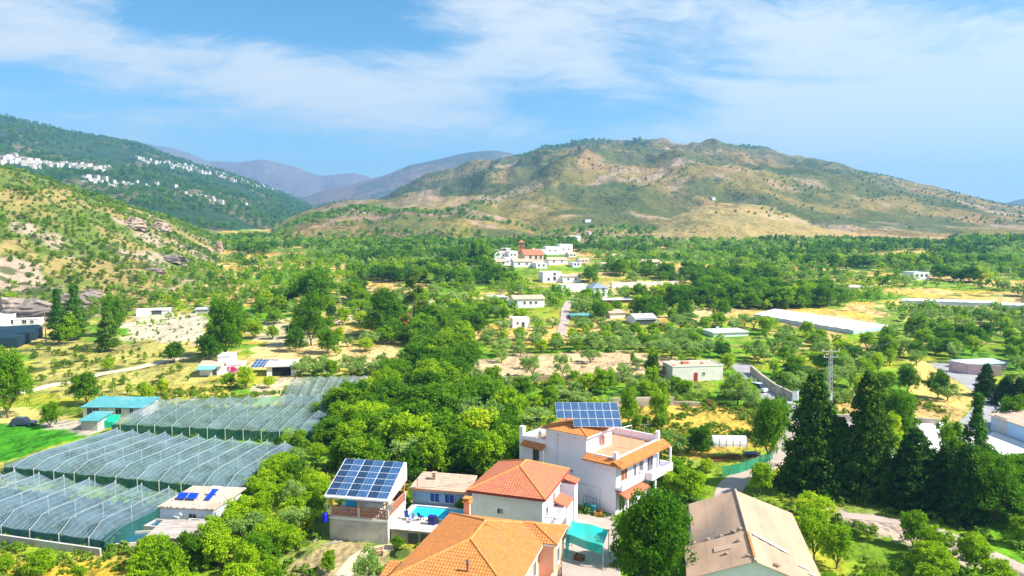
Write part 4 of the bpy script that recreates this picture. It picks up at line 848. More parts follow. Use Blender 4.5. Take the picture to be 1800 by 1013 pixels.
def roof_side(side):
    m = MB(); m.mat(ASB)
    if side > 0:
        for k in range(3): # three overlapping sheets down the slope
            f0, f1 = k/3, (k+1)/3+.015; corr(m, 6.0*(1-f0), 4.82+(7.0-4.82)*f0+.02*(3-k)-.02, 6.0*(1-f1), 4.82+(7.0-4.82)*f1+.02*(3-k)-.03, -.35, 17.3)
    else:
        for k in range(3):
            f0, f1 = k/3, (k+1)/3+.015; corr(m, -5.8*(1-f0), 4.85+2.15*f0+.0, -5.8*(1-f1), 4.85+2.15*f1-.01, -.35, 6.2)
            corr(m, -5.0*(1-f0), 5.0+1.95*f0+.0, -5.0*(1-f1), 5.0+1.95*f1-.01, 6.2, 17.3)
    return m.build('roof_slope', None, t)
r1 = roof_side(1); r2 = roof_side(-1)
m = MB(); m.mat(mat('dark_underside', (.2, .16, .13))); m.face((-5.7, -.3, 4.8), (0, -.3, 6.92), (0, 17.2, 6.92), (-4.9, 17.2, 4.95)); m.face((0, -.3, 6.92), (5.9, -.3, 4.78), (5.9, 17.2, 4.78), (0, 17.2, 6.92)); m.build('roof_underlay', None, t)
m = MB(); m.mat(TILE_P); m.tube((0, -.4, 7.0), (0, 17.4, 7.0), .14, 6); m.mat(TILE_O); m.tube((0, .2, 7.03), (0, 5.6, 7.03), .16, 6); m.build('ridge_cap', None, t)
m = MB(); m.mat(PALE); zz = lambda x: 7.0-(7.0-4.82)*x/6.0+.1
m.hexa([(.5, 5.6, zz(.5)), (3.6, 4.4, zz(3.6)), (3.6, 4.9, zz(3.6)), (.5, 6.1, zz(.5))], [(.5, 5.6, zz(.5)+.03), (3.6, 4.4, zz(3.6)+.03), (3.6, 4.9, zz(3.6)+.03), (.5, 6.1, zz(.5)+.03)])
for q in ((4.2, 2.6), (4.8, 1.7)): m.hexa([(q[0], q[1], zz(q[0])), (q[0]+.9, q[1]-.1, zz(q[0]+.9)), (q[0]+.9, q[1]+.2, zz(q[0]+.9)), (q[0], q[1]+.3, zz(q[0]))], [(q[0], q[1], zz(q[0])+.03), (q[0]+.9, q[1]-.1, zz(q[0]+.9)+.03), (q[0]+.9, q[1]+.2, zz(q[0]+.9)+.03), (q[0], q[1]+.3, zz(q[0])+.03)])
m.build('patch_sheet', None, r1)
m = MB(); m.mat(TILE_P); zl = lambda x: 7.0+2.15*x/5.8+.06
m.hexa([(-3.2, 3.2, zl(-3.2)), (-1.6, 3.2, zl(-1.6)), (-1.6, 4.2, zl(-1.6)), (-3.2, 4.2, zl(-3.2))], [(-3.2, 3.2, zl(-3.2)+.04), (-1.6, 3.2, zl(-1.6)+.04), (-1.6, 4.2, zl(-1.6)+.04), (-3.2, 4.2, zl(-3.2)+.04)]); m.build('patch_sheet', None, r2)
window(t, -1.7, 2.9, 1.5, 1.5, 0, frame=WHITE, glass=mat('faded_red_shutter', (.42, .22, .2), .7)); window(t, 2.9, 2.9, 1.5, 1.4, 0, frame=WHITE, grille=True)
SR = random.Random(4); stone = mat('roof_stone', (.30, .22, .17), .95, .3, 4)
for (sx_, sy_) in ((-4.9, 6.5), (-3.6, 6.4), (-2.4, 6.5), (-1.2, 6.6), (-.6, 6.9), (-.9, 4.4), (-2.2, 2.4), (-.5, .9), (1.9, .4)):
    q = MB(); r0 = .16+.1*SR.random(); q.lathe([(.02, 0), (r0, .03), (r0*.9, r0*.6), (r0*.3, r0*.9)], 6); p = on(loc, rz, sx_, sy_); zb = zl(sx_) if sx_ < 0 else zz(sx_)
    o = q.build('weight_stone', stone, None, (p[0], p[1], zb), SR.random()*3); o.scale = (1.5, 1, 1); tag(o, 'dark weight stone lying on the beige warehouse roof', 'stone', 'weight stones on the warehouse roof')
# ------------------------------------------------------------------ net greenhouses
def G0(px, py): return at_z(px, py, 0)[:2]
WIRE = mat('net_wire', (.42, .46, .50), .5, .05, 3); POLE = mat('net_pole', (.62, .64, .64), .6, .1, 3)
def net_house(name, label, BLc, BRc, TRc, TLc, n, zv, zp, net, side, crop, end_h=.92, sides='fblr', poles=True, wr=.035, ramp_=.02, struts=False):
    """net stretched over wires: corners on the ground (front left, front right, back right, back left), n ridges running front to back"""
    c = np.mean([BLc, BRc, TRc, TLc], 0); t = thing('net_greenhouse', label, 'net greenhouse', (c[0], c[1], 0)); 
    P = [Vector((p[0]-c[0], p[1]-c[1], 0)) for p in (BLc, BRc, TRc, TLc)]
    KEEPWORLD.append([tuple(p) for p in (BLc, BRc, TRc, TLc)])
    def g(u, v): return (P[0]*(1-u)+P[1]*u)*(1-v)+(P[3]*(1-u)+P[2]*u)*v
    rg = random.Random(n*7); hv = [rg.random()*.12 for _ in range(n+2)]; V = 7
    def top(k, v): # k in half ridges 0..2n
        z = zv if k % 2 == 0 else zp+hv[k//2]
        z -= .28*math.sin(v*math.pi*3)**2*(.4 if k % 2 else 1)
        if v < ramp_: f_ = v/ramp_; z = z*f_+zv*end_h*(1 if k % 2 == 0 else 1.12)*(1-f_)
        q = g(k/(2*n), v); q.z = z; return q
    m = MB()
    for k in range(2*n):
        for j in range(V):
            a, b, c2, d = top(k, j/V), top(k+1, j/V), top(k+1, (j+1)/V), top(k, (j+1)/V); mid = (a+b+c2+d)/4; mid.z -= .10+.1*rg.random()
            for p, q in ((a, b), (b, c2), (c2, d), (d, a)): m.face(p, q, mid)
    m.build('net_roof', net, t)
    m = MB()
    def wall(u0, v0, u1, v1, nseg):
        for i in range(nseg):
            a = g(u0+(u1-u0)*i/nseg, v0+(v1-v0)*i/nseg); b = g(u0+(u1-u0)*(i+1)/nseg, v0+(v1-v0)*(i+1)/nseg); za = zv*(end_h if (v0 == 0 and v1 == 0) else 1); m.face(a, b, (b.x, b.y, za), (a.x, a.y, za))
    if 'f' in sides: wall(0, 0, 1, 0, 2*n)
    if 'r' in sides: wall(1, 0, 1, 1, V)
    if 'l' in sides: wall(0, 0, 0, 1, V)
    if 'b' in sides: wall(0, 1, 1, 1, 2*n)
    if m.f: m.build('side_net', side, t)
    for k in range(1, 2*n, 2):  # ridge wires, one mesh each
        q = MB(); q.path([top(k, j/V)+Vector((0, 0, .03)) for j in range(V+1)], wr, 4); q.build('ridge_wire', WIRE, t)
    q = MB()
    for k in range(0, 2*n+1, 2): q.path([top(k, j/V)+Vector((0, 0, .02)) for j in range(V+1)], wr*.6, 3)
    for j in (0, V): q.path([top(k, j/V)+Vector((0, 0, .02)) for k in range(0, 2*n+1)], wr*.6, 3)
    for k in range(0, 2*n):
        for f_ in (.33, .67): q.path([top(k, j/V)*(1-f_)+top(k+1, j/V)*f_+Vector((0, 0, -.02)) for j in range(V+1)], .013, 3)
    for j in (2, 4, 6): q.path([top(k, j/V)+Vector((0, 0, .01)) for k in range(0, 2*n+1)], .016, 3)
    q.build('cross_wires', WIRE, t)
    if struts:
        for i in range(15): a = top(0, i/14); d_ = (P[0]-P[1]).normalized(); q = MB(); q.tube(a+Vector((0, 0, .1)), (a.x+d_.x*1.2, a.y+d_.y*1.2, 0), .045, 4); q.build('strut', POLE, t)
    if poles:
        cnt = 0
        for k in range(1, 2*n, 2):
            for v in (0, .5, 1):
                a = top(k, v); q = MB(); q.tube((a.x, a.y, -.2), (a.x, a.y, a.z+(.25 if v == 1 else .1)), .05, 5); cnt += 1
                if cnt <= 100: q.build('pole', POLE, t)
    # rows of the crop inside
    rows = MB(); rr = random.Random(3)
    nr = int((P[1]-P[0]).length/1.6)
    for i in range(nr):
        u = (i+.5)/nr
        for j in range(int((P[3]-P[0]).length/1.1)):
            v = .03+.94*(j+rr.random()*.6)/int((P[3]-P[0]).length/1.1); a = g(u, v); h = .5+.5*rr.random(); w_ = .35+.2*rr.random()
            rows.hexa([(a.x-w_, a.y-.5, 0), (a.x+w_, a.y-.5, 0), (a.x+w_, a.y+.5, 0), (a.x-w_, a.y+.5, 0)], [(a.x-w_*.5, a.y-.3, h), (a.x+w_*.4, a.y-.3, h*.9), (a.x+w_*.5, a.y+.3, h), (a.x-w_*.4, a.y+.3, h*.8)])
    cr = rows.build('crop_rows', crop, t); cr['kind'] = 'stuff'
    return t
CROPB = mat('crop_under_net', (.02, .08, .06), .8, .3, 1.5); CROPG = mat('crop_green', (.045, .13, .04), .8, .3, 1.5)
C = np.array((-45.3, 78.6)); e1 = np.array((.965, -.262)); e2 = np.array((.262, .965))
net_house('n', 'blue grey net greenhouse in the bottom left corner with peaked ridge posts', C-e1*46, C, C+e2*12.6, C+e2*12.6-e1*46, 11, 2.0, 2.65, NET, NETD, CROPB, sides='fr', wr=.024, end_h=.62, ramp_=.10)
net_house('n', 'middle net greenhouse with a dark green net wall along its near side', (-73.3, 103.0), (-36.2, 94.0), at_z(517, 778, 2.8)[:2], at_z(192, 752, 2.8)[:2], 11, 2.1, 2.65, NET, NETD, CROPG, sides='flb', wr=.028, end_h=.7, ramp_=.08, struts=True)
net_house('n', 'upper net greenhouse reaching from the turquoise shed to the ravine', at_z(196, 744, 2)[:2], at_z(540, 760, 2)[:2], at_z(606, 695, 2)[:2], at_z(262, 704, 2)[:2], 11, 1.9, 2.25, NETG, NETD, CROPG, sides='fr', wr=.028)
net_house('n', 'far small net greenhouse with its pale rows in front of the olive hedge', at_z(497, 697, 2)[:2], at_z(668, 692, 2)[:2], at_z(690, 661, 2)[:2], at_z(512, 665, 2)[:2], 9, 1.9, 2.2, NETW, NETG, CROPG, sides='fr', poles=False, wr=.03)
# low concrete wall before the first net house
a = C-e1*46; m = MB(); L_ = 46.5
m.box(0, 46.3, -.95, -.75, -.3, .75); m.box(0, 46.3, -.98, -.72, .75, .83); o = m.build('garden_wall', CONC, None, (a[0], a[1], 0), rzof(*e1)); tag(o, 'long low concrete wall along the front of the bottom left net greenhouse', 'wall')

# ------------------------------------------------------------------ pump house and tanks beside the first net house
t = thing('pump_house', 'small shade-tinted white building with two blue panels beside the bottom left net greenhouse', 'building', (-43.2, 86.8, 0), R(-6.5)); keep_rect((-43.2, 86.8), R(-6.5), 0, 9, -6.0, 8)
m = MB(); m.box(0, 7.1, 0, 6.9, -.3, 1.9); m.build('wall', SHADEW, t)  # white wall, its bluish shade is part of the base colour
m = MB(); m.mat(WHITE2); m.cur = 0; m.mat(mat('cream_roof', (.50, .41, .33), .9, .12, .8, .2, 5, col2=(.40, .32, .25))).slab([(-.15, -.2, 2.05), (7.3, -.2, 2.05), (7.7, 7.2, 2.12), (.4, 7.1, 2.12)], .17); rf = m.build('roof', None, t)
SR = random.Random(8); m = MB()
for i in range(26):
    x = -.1+7.2*SR.random(); y = -.15 if i % 2 else 7.3*SR.random(); m.hexa([(x-.12, y-.08, 2.05), (x+.12, y-.08, 2.05), (x+.12, y+.1, 2.05), (x-.12, y+.1, 2.05)], [(x-.08, y-.05, 2.18), (x+.08, y-.05, 2.2), (x+.08, y+.06, 2.18), (x-.08, y+.06, 2.17)])
m.build('edge_stones', TILE_P, rf)
window(t, 4.4, .3, .85, .95, 0, glass=GLASS, frame=CONC); q = MB(); q.tube((2.9, -.4, 1.2), (2.9, 0, 1.2), .25, 10); q.build('vent', PIPE, t)
m = MB(); m.path([(2.3, -.5, 1.1), (2.9, -.45, .9), (2.5, -.6, .2)], .06, 5); m.build('water_pipe', WSTEEL, t)
BLP = mat('cobalt_panel', (.01, .05, .42), .25, .1, 2, spec=.6)
for x in (1.1, 2.45): q = MB(); q.mat(BLP).hexa([(x, 2.0, 2.35), (x+1.2, 2.0, 2.35), (x+1.2, 2.9, 2.75), (x, 2.9, 2.75)], [(x, 2.0, 2.4), (x+1.2, 2.0, 2.4), (x+1.2, 2.9, 2.8), (x, 2.9, 2.8)]); q.mat(WSTEEL).box(x, x+.06, 2.8, 2.9, 2.06, 2.74); q.box(x+1.1, x+1.18, 2.8, 2.9, 2.06, 2.74); q.build('solar_panel', None, t)
q = MB(); q.mat(BLP).hexa([(4.7, 2.2, 2.3), (5.45, 2.2, 2.3), (5.65, 4.0, 2.95), (4.9, 4.0, 2.95)], [(4.7, 2.2, 2.36), (5.45, 2.2, 2.36), (5.65, 4.0, 3.01), (4.9, 4.0, 3.01)]); q.mat(WSTEEL).tube((4.7, 4.15, 3.05), (5.85, 4.15, 3.05), .26, 10); q.build('water_heater', None, t)
def tank(loc, rz, w_, d_, h_, label):
    t = thing('water_tank', label, 'water tank', (loc[0], loc[1], 0), rz); m = MB(); m.box(0, w_, 0, .2, -.3, h_); m.box(0, w_, d_-.2, d_, -.3, h_); m.box(0, .2, .2, d_-.2, -.3, h_); m.box(w_-.2, w_, .2, d_-.2, -.3, h_); m.build('basin', CONC, t)
    m = MB(); m.box(.2, w_-.2, .2, d_-.2, 0, h_-.25); m.build('water', mat('tank_water', (.02, .10, .15), .1, .1, 1, spec=.6), t); return t
tank((-43.8, 84.2), R(-10), 2.6, 2.2, .7, 'small open water tank before the pump house, left one'); tank((-39.3, 84.0), R(-10), 2.5, 2.0, .9, 'small open water tank below the dark window of the pump house')
p = G0(190, 965); tank((p[0], p[1]), R(10), 4.4, 3.4, .5, 'dark open water basin at the right corner of the bottom left net greenhouse')
t = thing('lean_to_shed', 'low weathered shed with a sagging grey roof below the pump house', 'shed', G0(258, 962)+(0,), R(-6)); keep_rect(G0(258, 962), R(-6), 0, 6, -1, 5)
OLDW = mat('old_boards', (.34, .29, .26), .95, .25, 2, .4, 8, col2=(.46, .41, .37), thr=.5, stretch=(.3, 2, 1)); m = MB(); m.mat(OLDW); m.box(.1, 5.0, .1, 3.4, -.2, 1.25); m.build('wall', None, t)
m = MB(); m.mat(OLDW); 
for i in range(6): m.hexa([(-.1+i*.9, -.2, 1.22), (.82+i*.9, -.2, 1.22), (.82+i*.9, 3.7, 1.7), (-.1+i*.9, 3.7, 1.7)], [(-.1+i*.9, -.2, 1.27+.03*(i % 2)), (.82+i*.9, -.2, 1.27+.03*(i % 2)), (.82+i*.9, 3.7, 1.75+.04*(i % 3)), (-.1+i*.9, 3.7, 1.75+.04*(i % 3))])
m.build('roof', None, t)

# ------------------------------------------------------------------ a farm building from its picture in the photo
def farm(pxL, pxR, pyB, hpx, depth, label, yaw=0, roof='flat', wall=WHITE, rmat=None, wins=(), doors=(), storeys=1, cat='house', name='farm_house', chim=0, keepfront=10, group=None, rise=None, over=.35, side=None):
    pm = (pxL+pxR)/2; x, y, z = ground(pm, pyB) if pyB < 690 else at_z(pm, pyB, 0); dep = y+3; W_ = (pxR-pxL)/FPX*dep/math.cos(R(yaw)); H_ = hpx/FPX*dep*1.03
    yaw = yaw if y < 150 else yaw+13; t = thing(name, label, cat, (x, y, z), R(yaw), group); h2 = W_/2
    if roof in ('gable', 'hip', 'mono'): Hw = H_*.78 if rise is None else H_-rise
    else: Hw = H_-.25
    m = MB(); m.box(-h2, h2, 0, depth, -1.8, Hw); m.build('wall', wall, t); rm = rmat or TILE_P; ov = over; r = MB(); r.mat(rm)
    if roof == 'flat': r.mat(wall).box(-h2-.08, h2+.08, -.08, .12, Hw, H_); r.box(-h2-.08, h2+.08, depth-.12, depth+.08, Hw, H_); r.box(-h2-.08, -h2+.12, .12, depth-.12, Hw, H_); r.box(h2-.12, h2+.08, .12, depth-.12, Hw, H_); r.mat(rm).box(-h2+.12, h2-.12, .12, depth-.12, Hw, Hw+.05)
    elif roof == 'slab': r.slab([(-h2-ov, -ov, Hw+.05), (h2+ov, -ov, Hw+.05), (h2+ov, depth+ov, Hw+.25), (-h2-ov, depth+ov, Hw+.25)], .2)
    elif roof == 'mono': r.slab([(-h2-ov, -ov, Hw+.05), (h2+ov, -ov, Hw+.05), (h2+ov, depth+ov, H_+.1), (-h2-ov, depth+ov, H_+.1)], .14); r.mat(wall).hexa([(-h2, .1, Hw-.2), (h2, .1, Hw-.2), (h2, depth, Hw-.2), (-h2, depth, Hw-.2)], [(-h2, .1, Hw-.12), (h2, .1, Hw-.12), (h2, depth, H_-.12), (-h2, depth, H_-.12)])
    elif roof == 'gable':
        ym = depth/2; r.slab([(-h2-ov, -ov, Hw), (h2+ov, -ov, Hw), (h2+ov, ym, H_), (-h2-ov, ym, H_)], .12); r.slab([(-h2-ov, ym, H_), (h2+ov, ym, H_), (h2+ov, depth+ov, Hw), (-h2-ov, depth+ov, Hw)], .12)
        r.mat(wall); r.face((-h2+.01, .02, Hw-.1), (-h2+.01, ym, H_-.1), (-h2+.01, depth-.02, Hw-.1)); r.face((h2-.01, .02, Hw-.1), (h2-.01, depth-.02, Hw-.1), (h2-.01, ym, H_-.1))
    elif roof == 'hip':
        a = min(W_, depth)/2; c = [(-h2-ov, -ov, Hw), (h2+ov, -ov, Hw), (h2+ov, depth+ov, Hw), (-h2-ov, depth+ov, Hw)]; A, B = ((-h2+a, depth/2, H_), (h2-a, depth/2, H_)) if W_ > depth else ((0, a, H_), (0, depth-a, H_))
        if W_ > depth: r.face(c[0], c[1], B, A); r.face(c[1], c[2], B); r.face(c[2], c[3], A, B); r.face(c[3], c[0], A)
        else: r.face(c[0], c[1], A); r.face(c[1], c[2], B, A); r.face(c[2], c[3], B); r.face(c[3], c[0], A, B)
        r.mat(wall); r.box(-h2-ov+.02, h2+ov-.02, -ov+.02, depth+ov-.02, Hw-.14, Hw-.01)
    rf = r.build('roof', None, t); sh = Hw/storeys
    for (u, s, w_, h_) in wins: window(t, -h2+u*W_, sh*s+sh*.42, w_, h_, 0, frame=WHITE2)
    for (u, w_, h_, mt) in doors: q = MB(); q.box(-h2+u*W_-w_/2, -h2+u*W_+w_/2, -.05, .02, -.3, h_); q.build('door', mt, t)
    for i in range(chim): q = MB(); cx = -h2+W_*(.3+.4*i); q.box(cx-.3, cx+.3, depth*.6, depth*.6+.6, Hw-.2, H_+.8); q.box(cx-.38, cx+.38, depth*.6-.08, depth*.6+.68, H_+.8, H_+.9); q.build('chimney', wall, rf)
    if side:
        for (v, s, w_, h_) in side: window(t, depth*v, sh*s+sh*.42, w_, h_, -h2 if math.sin(R(yaw)) < 0 or side == 'l' else h2, 'y', -1 if math.sin(R(yaw)) < 0 else 1, frame=WHITE2)
    KEEPWORLD.append(local_foot((x, y), R(yaw), -h2, h2, -keepfront, depth, 1.0)); return t
MUR = mat('purple_mural', (.46, .36, .55), .85, .35, .9, col2=(.60, .42, .42), thr=.48); DWALL = mat('stone_terrace_wall', (.40, .33, .27), .95, .25, .9, .7, 4, col2=(.55, .47, .38), thr=.5)
BLUEROOF = mat('slate_blue_roof', (.22, .28, .38), .8, .12, 1); ORW = mat('orange_wall', (.62, .34, .08), .9, .1, 1); TEALROOF = TURQ
# left side
farm(145, 252, 736, 25, 5.5, 'long shed with a turquoise sheet roof above the middle net greenhouse', -3, 'mono', WHITE2, TURQ, wins=[(.22, 0, 1.2, 1.3), (.6, 0, 1.1, 1.2), (.82, 0, .7, 1.3)], doors=[(.12, 1.2, 2.0, DSTEEL), (.36, 1.6, 2.0, PIPE)], cat='shed', name='farm_shed', keepfront=9, rise=.6)
farm(143, 172, 757, 22, 4, 'little hut with a turquoise sloping roof at the corner of the bright lawn', -3, 'mono', GREYW, TURQ, cat='hut', name='hut', keepfront=6, rise=.5)
p = G0(186, 752); m = MB()
for i in range(5): m.face((i*.7, 0, 1.4-.1*i), ((i+1)*.7, 0, 1.3-.1*i), ((i+1)*.7, 1.6, 1.9), (i*.7, 1.6, 2.0)); m.face((i*.7, 0, 0), ((i+1)*.7, 0, 0), ((i+1)*.7, 0, 1.3-.1*i), (i*.7, 0, 1.4-.1*i))
tag(m.build('tarpaulin', mat('emerald_tarp', (.01, .42, .25), .6, .15), None, (p[0]-1.5, p[1], 0)), 'emerald green tarpaulin over a rack right of the little turquoise hut', 'tarpaulin')
t = farm(352, 388, 660, 22, 6, 'white house with a blue striped awning behind the kitchen garden', -8, 'gable', WHITE, TILE_P, doors=[(.7, 1.0, 2, DSTEEL)], keepfront=14, rise=.9)
q = MB(); q.slab([(-2.6, -2.6, 1.9), (1.8, -2.6, 1.9), (1.8, -.1, 2.4), (-2.6, -.1, 2.4)], .06); q.build('awning', mat('blue_awning', (.16, .40, .55), .7, .1), t)
t = farm(384, 406, 656, 30, 5, 'small white tower block joined to the awning house', -8, 'flat', WHITE, PALE, wins=[(.5, 0, .7, .7)], name='roof_tower', cat='building', keepfront=14)
farm(404, 424, 656, 16, 4, 'low white wing right of the awning house behind the pink bush', -8, 'flat', WHITE, PALE, cat='building', name='outbuilding', keepfront=14)
t = farm(470, 516, 661, 19, 6, 'open fronted dark shed with a pale flat roof behind the upper net greenhouse', -4, 'mono', WHITE2, PALE, cat='shed', name='open_shed', keepfront=16, rise=.3, over=.5)
q = MB(); q.box(-1.9, 2.5, -.04, .02, -.3, 2.1); q.build('opening', mat('painted_interior_shade', (.012, .012, .015), .9), t)  # dark slab on the closed front paints the shade inside the shed
x, y, z = ground(458, 656); t = thing('solar_array', 'low solar array on the ground left of the open fronted shed', 'solar array', (x-2.6, y, z+1.4), R(-3)); pv_array(t, (0, 0, 0), (5.6, 0, 0), (.5, 3.0, 1.5), 6, 3); q = MB(); [q.tube((a, .3, 0), (a, .3, -2), .05, 4) for a in (.5, 5)]; [q.tube((a+.4, 2.7, 1.2), (a+.4, 2.7, -2), .05, 4) for a in (.5, 5)]; q.build('legs', STEEL, t); KEEPWORLD.append(local_foot((x, y), 0, -3, 4, -12, 4))
farm(-20, 16, 573, 18, 8, 'white building under the grey cliff at the left edge', 4, 'flat', WHITE, PALE, keepfront=26)
farm(17, 64, 574, 13, 7, 'low white farm building with dark openings right of the white building under the cliff', 2, 'flat', WHITE2, PALE, wins=[(.1, 0, 1.6, 1.4), (.55, 0, 1.2, 1.2), (.8, 0, 1, 1)], keepfront=26)
x, y, z = ground(33, 585); q = MB(); q.lathe([(1.9, 0), (2.1, .3), (2.1, 1.8), (1.7, 2.3), (.5, 2.6), (.1, 2.65)], 16); tag(q.build('water_tank', mat('emerald_tank', (.01, .45, .28), .4), None, (x, y, z-.2), smooth=False), 'emerald green round tank before the low white farm building', 'tank')
NW = [ground(-60, 616), ground(30, 612), ground(76, 592), ground(70, 584), ground(-60, 584)]
t = thing('net_greenhouse', 'flat blue black net house below the white buildings at the left edge', 'net greenhouse', (NW[1][0], NW[1][1], NW[1][2])); q = MB()
P5 = [Vector((p[0]-NW[1][0], p[1]-NW[1][1], 3.0)) for p in NW]; q.face(*P5); q.build('net_roof', NETK, t); q = MB()
for a, b in zip(P5, P5[1:]+P5[:1]): q.face((a.x, a.y, -1), (b.x, b.y, -1), b, a)
q.build('side_net', NETK, t); KEEPWORLD.append([(p[0], p[1]) for p in NW])
farm(240, 256, 556, 11, 5, 'small white cube house above the pale ploughed field', 0, 'flat', WHITE, PALE, keepfront=20)
farm(262, 296, 553, 9, 5, 'long low white shelter with a dark opening above the pale ploughed field', 0, 'slab', WHITE, PALE, doors=[(.4, 3.5, 1.8, DSTEEL)], cat='shelter', name='shelter', keepfront=20)  # the dark door slab stands in for the shade of an opening
farm(344, 366, 551, 8, 5, 'low grey blue shed above the right end of the pale ploughed field', 0, 'slab', GREYW, SHED, cat='shed', name='farm_shed', keepfront=20)
# middle
t = farm(1180, 1273, 670, 27, 6.5, 'long white flat roofed farmhouse with a red door beside the road', -4, 'flat', WHITE2, TILE_P, wins=[(.62, 0, .6, .6)], doors=[(.46, .9, 2.0, mat('red_door', (.30, .04, .02)))], keepfront=13)
q = MB(); q.mat(BRICK); q.box(-2.5, -1.0, 3, 4.4, 3.1, 4.0); q.box(1.9, 2.4, 2.5, 3.0, 3.1, 3.9); q.box(-5.9, -5.4, .6, 1.1, 3.1, 3.9); q.build('brick_chimneys', None, t)
farm(903, 958, 541, 20, 10, 'long white house with a pale pink roof and three small windows in mid valley', -2, 'gable', WHITE, TILE_P, wins=[(.35, 0, .9, 1), (.55, 0, .9, 1), (.72, 0, .9, 1)], keepfront=40, rise=1.2)
farm(858, 892, 530, 8, 8, 'grey sheet roof left of the long white house in mid valley', 0, 'slab', GREYW, SHED, cat='shed', name='farm_shed', keepfront=22)
farm(901, 931, 577, 17, 5, 'small white cottage with a dark doorway below the mid valley road', -3, 'flat', WHITE, PALE, wins=[(.3, 0, .7, .8)], doors=[(.62, 1.0, 2, DSTEEL)], keepfront=18)
farm(954, 988, 497, 18, 9, 'white two storey farmhouse with dark windows, left part of a long white row', 0, 'flat', WHITE, PALE, wins=[(.3, 0, 1.2, 1.4), (.62, 1, 1.2, 1.4), (.62, 0, 1.4, 2)], storeys=2, keepfront=30)
farm(989, 1022, 497, 14, 9, 'lower white farmhouse forming the right part of the long white row', 0, 'gable', WHITE, TILE_P, wins=[(.3, 0, 1, 1), (.7, 0, 1, 1)], keepfront=30, rise=1.0)
farm(986, 1034, 513, 12, 6, 'long white garden building between the white row and the blue roofed house', 0, 'flat', WHITE, CONC, keepfront=16)
farm(1041, 1069, 525, 26, 9, 'white two storey house with a slate blue hipped roof', 0, 'hip', WHITE, BLUEROOF, wins=[(.3, 1, 1, 1.2), (.7, 1, 1, 1.2), (.72, 0, 1, 1.2)], doors=[(.3, 1.6, 2.4, WOOD)], storeys=2, keepfront=30, rise=2.0)
farm(1058, 1126, 533, 7, 5, 'very long low open building with a pale roof right of the blue roofed house', -1, 'slab', mat('dark_red_brown', (.16, .07, .05)), PALE, cat='shed', name='long_shed', keepfront=24)
farm(1072, 1198, 503, 7, 2, 'long pale terrace wall behind the blue roofed house', 1, 'flat', WHITE2, PALE, cat='wall', name='terrace_wall', keepfront=22)
farm(1004, 1042, 562, 8, 5, 'open canopy with a turquoise sheet roof beside the pale road', -2, 'slab', mat('shadow_brown', (.14, .10, .07)), TURQ, cat='canopy', name='canopy', keepfront=14)  # closed dark body stands in for the shade under the open roof
farm(1072, 1100, 560, 12, 6, 'low beige building right of the turquoise canopy', 0, 'mono', WHITE2, TILE_P, cat='building', name='outbuilding', keepfront=18)
farm(1117, 1156, 571, 17, 9, 'grey roofed barn with a wide dark opening in mid valley', 0, 'gable', SHADEW, SHED, doors=[(.45, 7, 2.2, DSTEEL)], cat='barn', name='barn', keepfront=18, rise=1.5)  # wide dark door slab paints the shade of the barn opening
farm(1252, 1318, 592, 9, 7, 'low white house with a slim white chimney in the olive grove', -1, 'slab', WHITE, PALE, chim=1, keepfront=20)
farm(1189, 1212, 527, 11, 6, 'small pale house right of the very long low building', 0, 'mono', WHITE2, TILE_P, keepfront=22)
farm(1604, 1636, 492, 13, 8, 'white two storey villa with a blue glazed terrace on the right slope', 0, 'flat', WHITE, BLUEROOF, wins=[(.2, 0, 1.4, 1.4), (.5, 0, 1.4, 1.4), (.8, 0, 1.4, 1.4)], keepfront=40)
farm(1450, 1468, 461, 8, 7, 'small white house on top of the orange bare knoll', 0, 'flat', WHITE, PALE, wins=[(.5, 0, 1.5, 1.5)], keepfront=60)
farm(1394, 1422, 475, 6, 4, 'low orange wall at the foot of the bare knoll', 0, 'flat', ORW, ORW, cat='wall', name='orange_wall', keepfront=20)
farm(1132, 1161, 469, 12, 10, 'white house with a pinkish roof right of the dark tree row', 0, 'gable', WHITE, TILE_P, wins=[(.3, 0, 1.2, 1.2), (.7, 0, 1.2, 1.2)], keepfront=50, rise=1.4)
farm(1492, 1534, 509, 5, 6, 'thin white roof among the olive trees right of the knoll', 0, 'slab', WHITE, PALE, cat='shed', name='farm_shed', keepfront=24)
farm(1252, 1258, 352, 6, 12, 'lone white farm on the crest of the yellow hill', 0, 'gable', WHITE, TILE_P, keepfront=20)
farm(1029, 1039, 391, 5, 8, 'white house among dark trees on the low brown spur', 0, 'flat', WHITE, PALE, keepfront=60)
farm(1036, 1044, 413, 5, 7, 'small white house above the village on the pale slope', 0, 'flat', WHITE, PALE, keepfront=60)
# church village
t = farm(922, 956, 461, 21, 16, 'large pinkish church nave with a terracotta roof', 0, 'gable', mat('church_render', (.66, .52, .46), .9, .1, .3), TILE_R, wins=[(.3, 0, 1.5, 2.5), (.6, 0, 1.5, 2.5), (.85, 0, 1.5, 2.5)], cat='church', name='church_nave', keepfront=110, rise=3.5)
x, y, z = ground(917, 459); s_ = (y+3)/FPX; t = thing('church_tower', 'square brick church tower with a small pyramid roof', 'church tower', (x, y+4, z)); BR = mat('old_brick', (.45, .20, .11), .9, .2, .5); hw = 4.9*s_; h = 35*s_
q = MB(); q.box(-hw, hw, -hw, hw, -2, h*.72); q.box(-hw*1.1, hw*1.1, -hw*1.1, hw*1.1, h*.70, h*.73); [q.box(a, a+hw*.45, b, b+hw*.45, h*.73, h*.9) for a in (-hw, hw*.55) for b in (-hw, hw*.55)]; q.box(-hw*.2, hw*.2, -hw*.95, hw*.95, h*.73, h*.9); q.box(-hw*1.12, hw*1.12, -hw*1.12, hw*1.12, h*.9, h*.93); q.build('wall', BR, t)
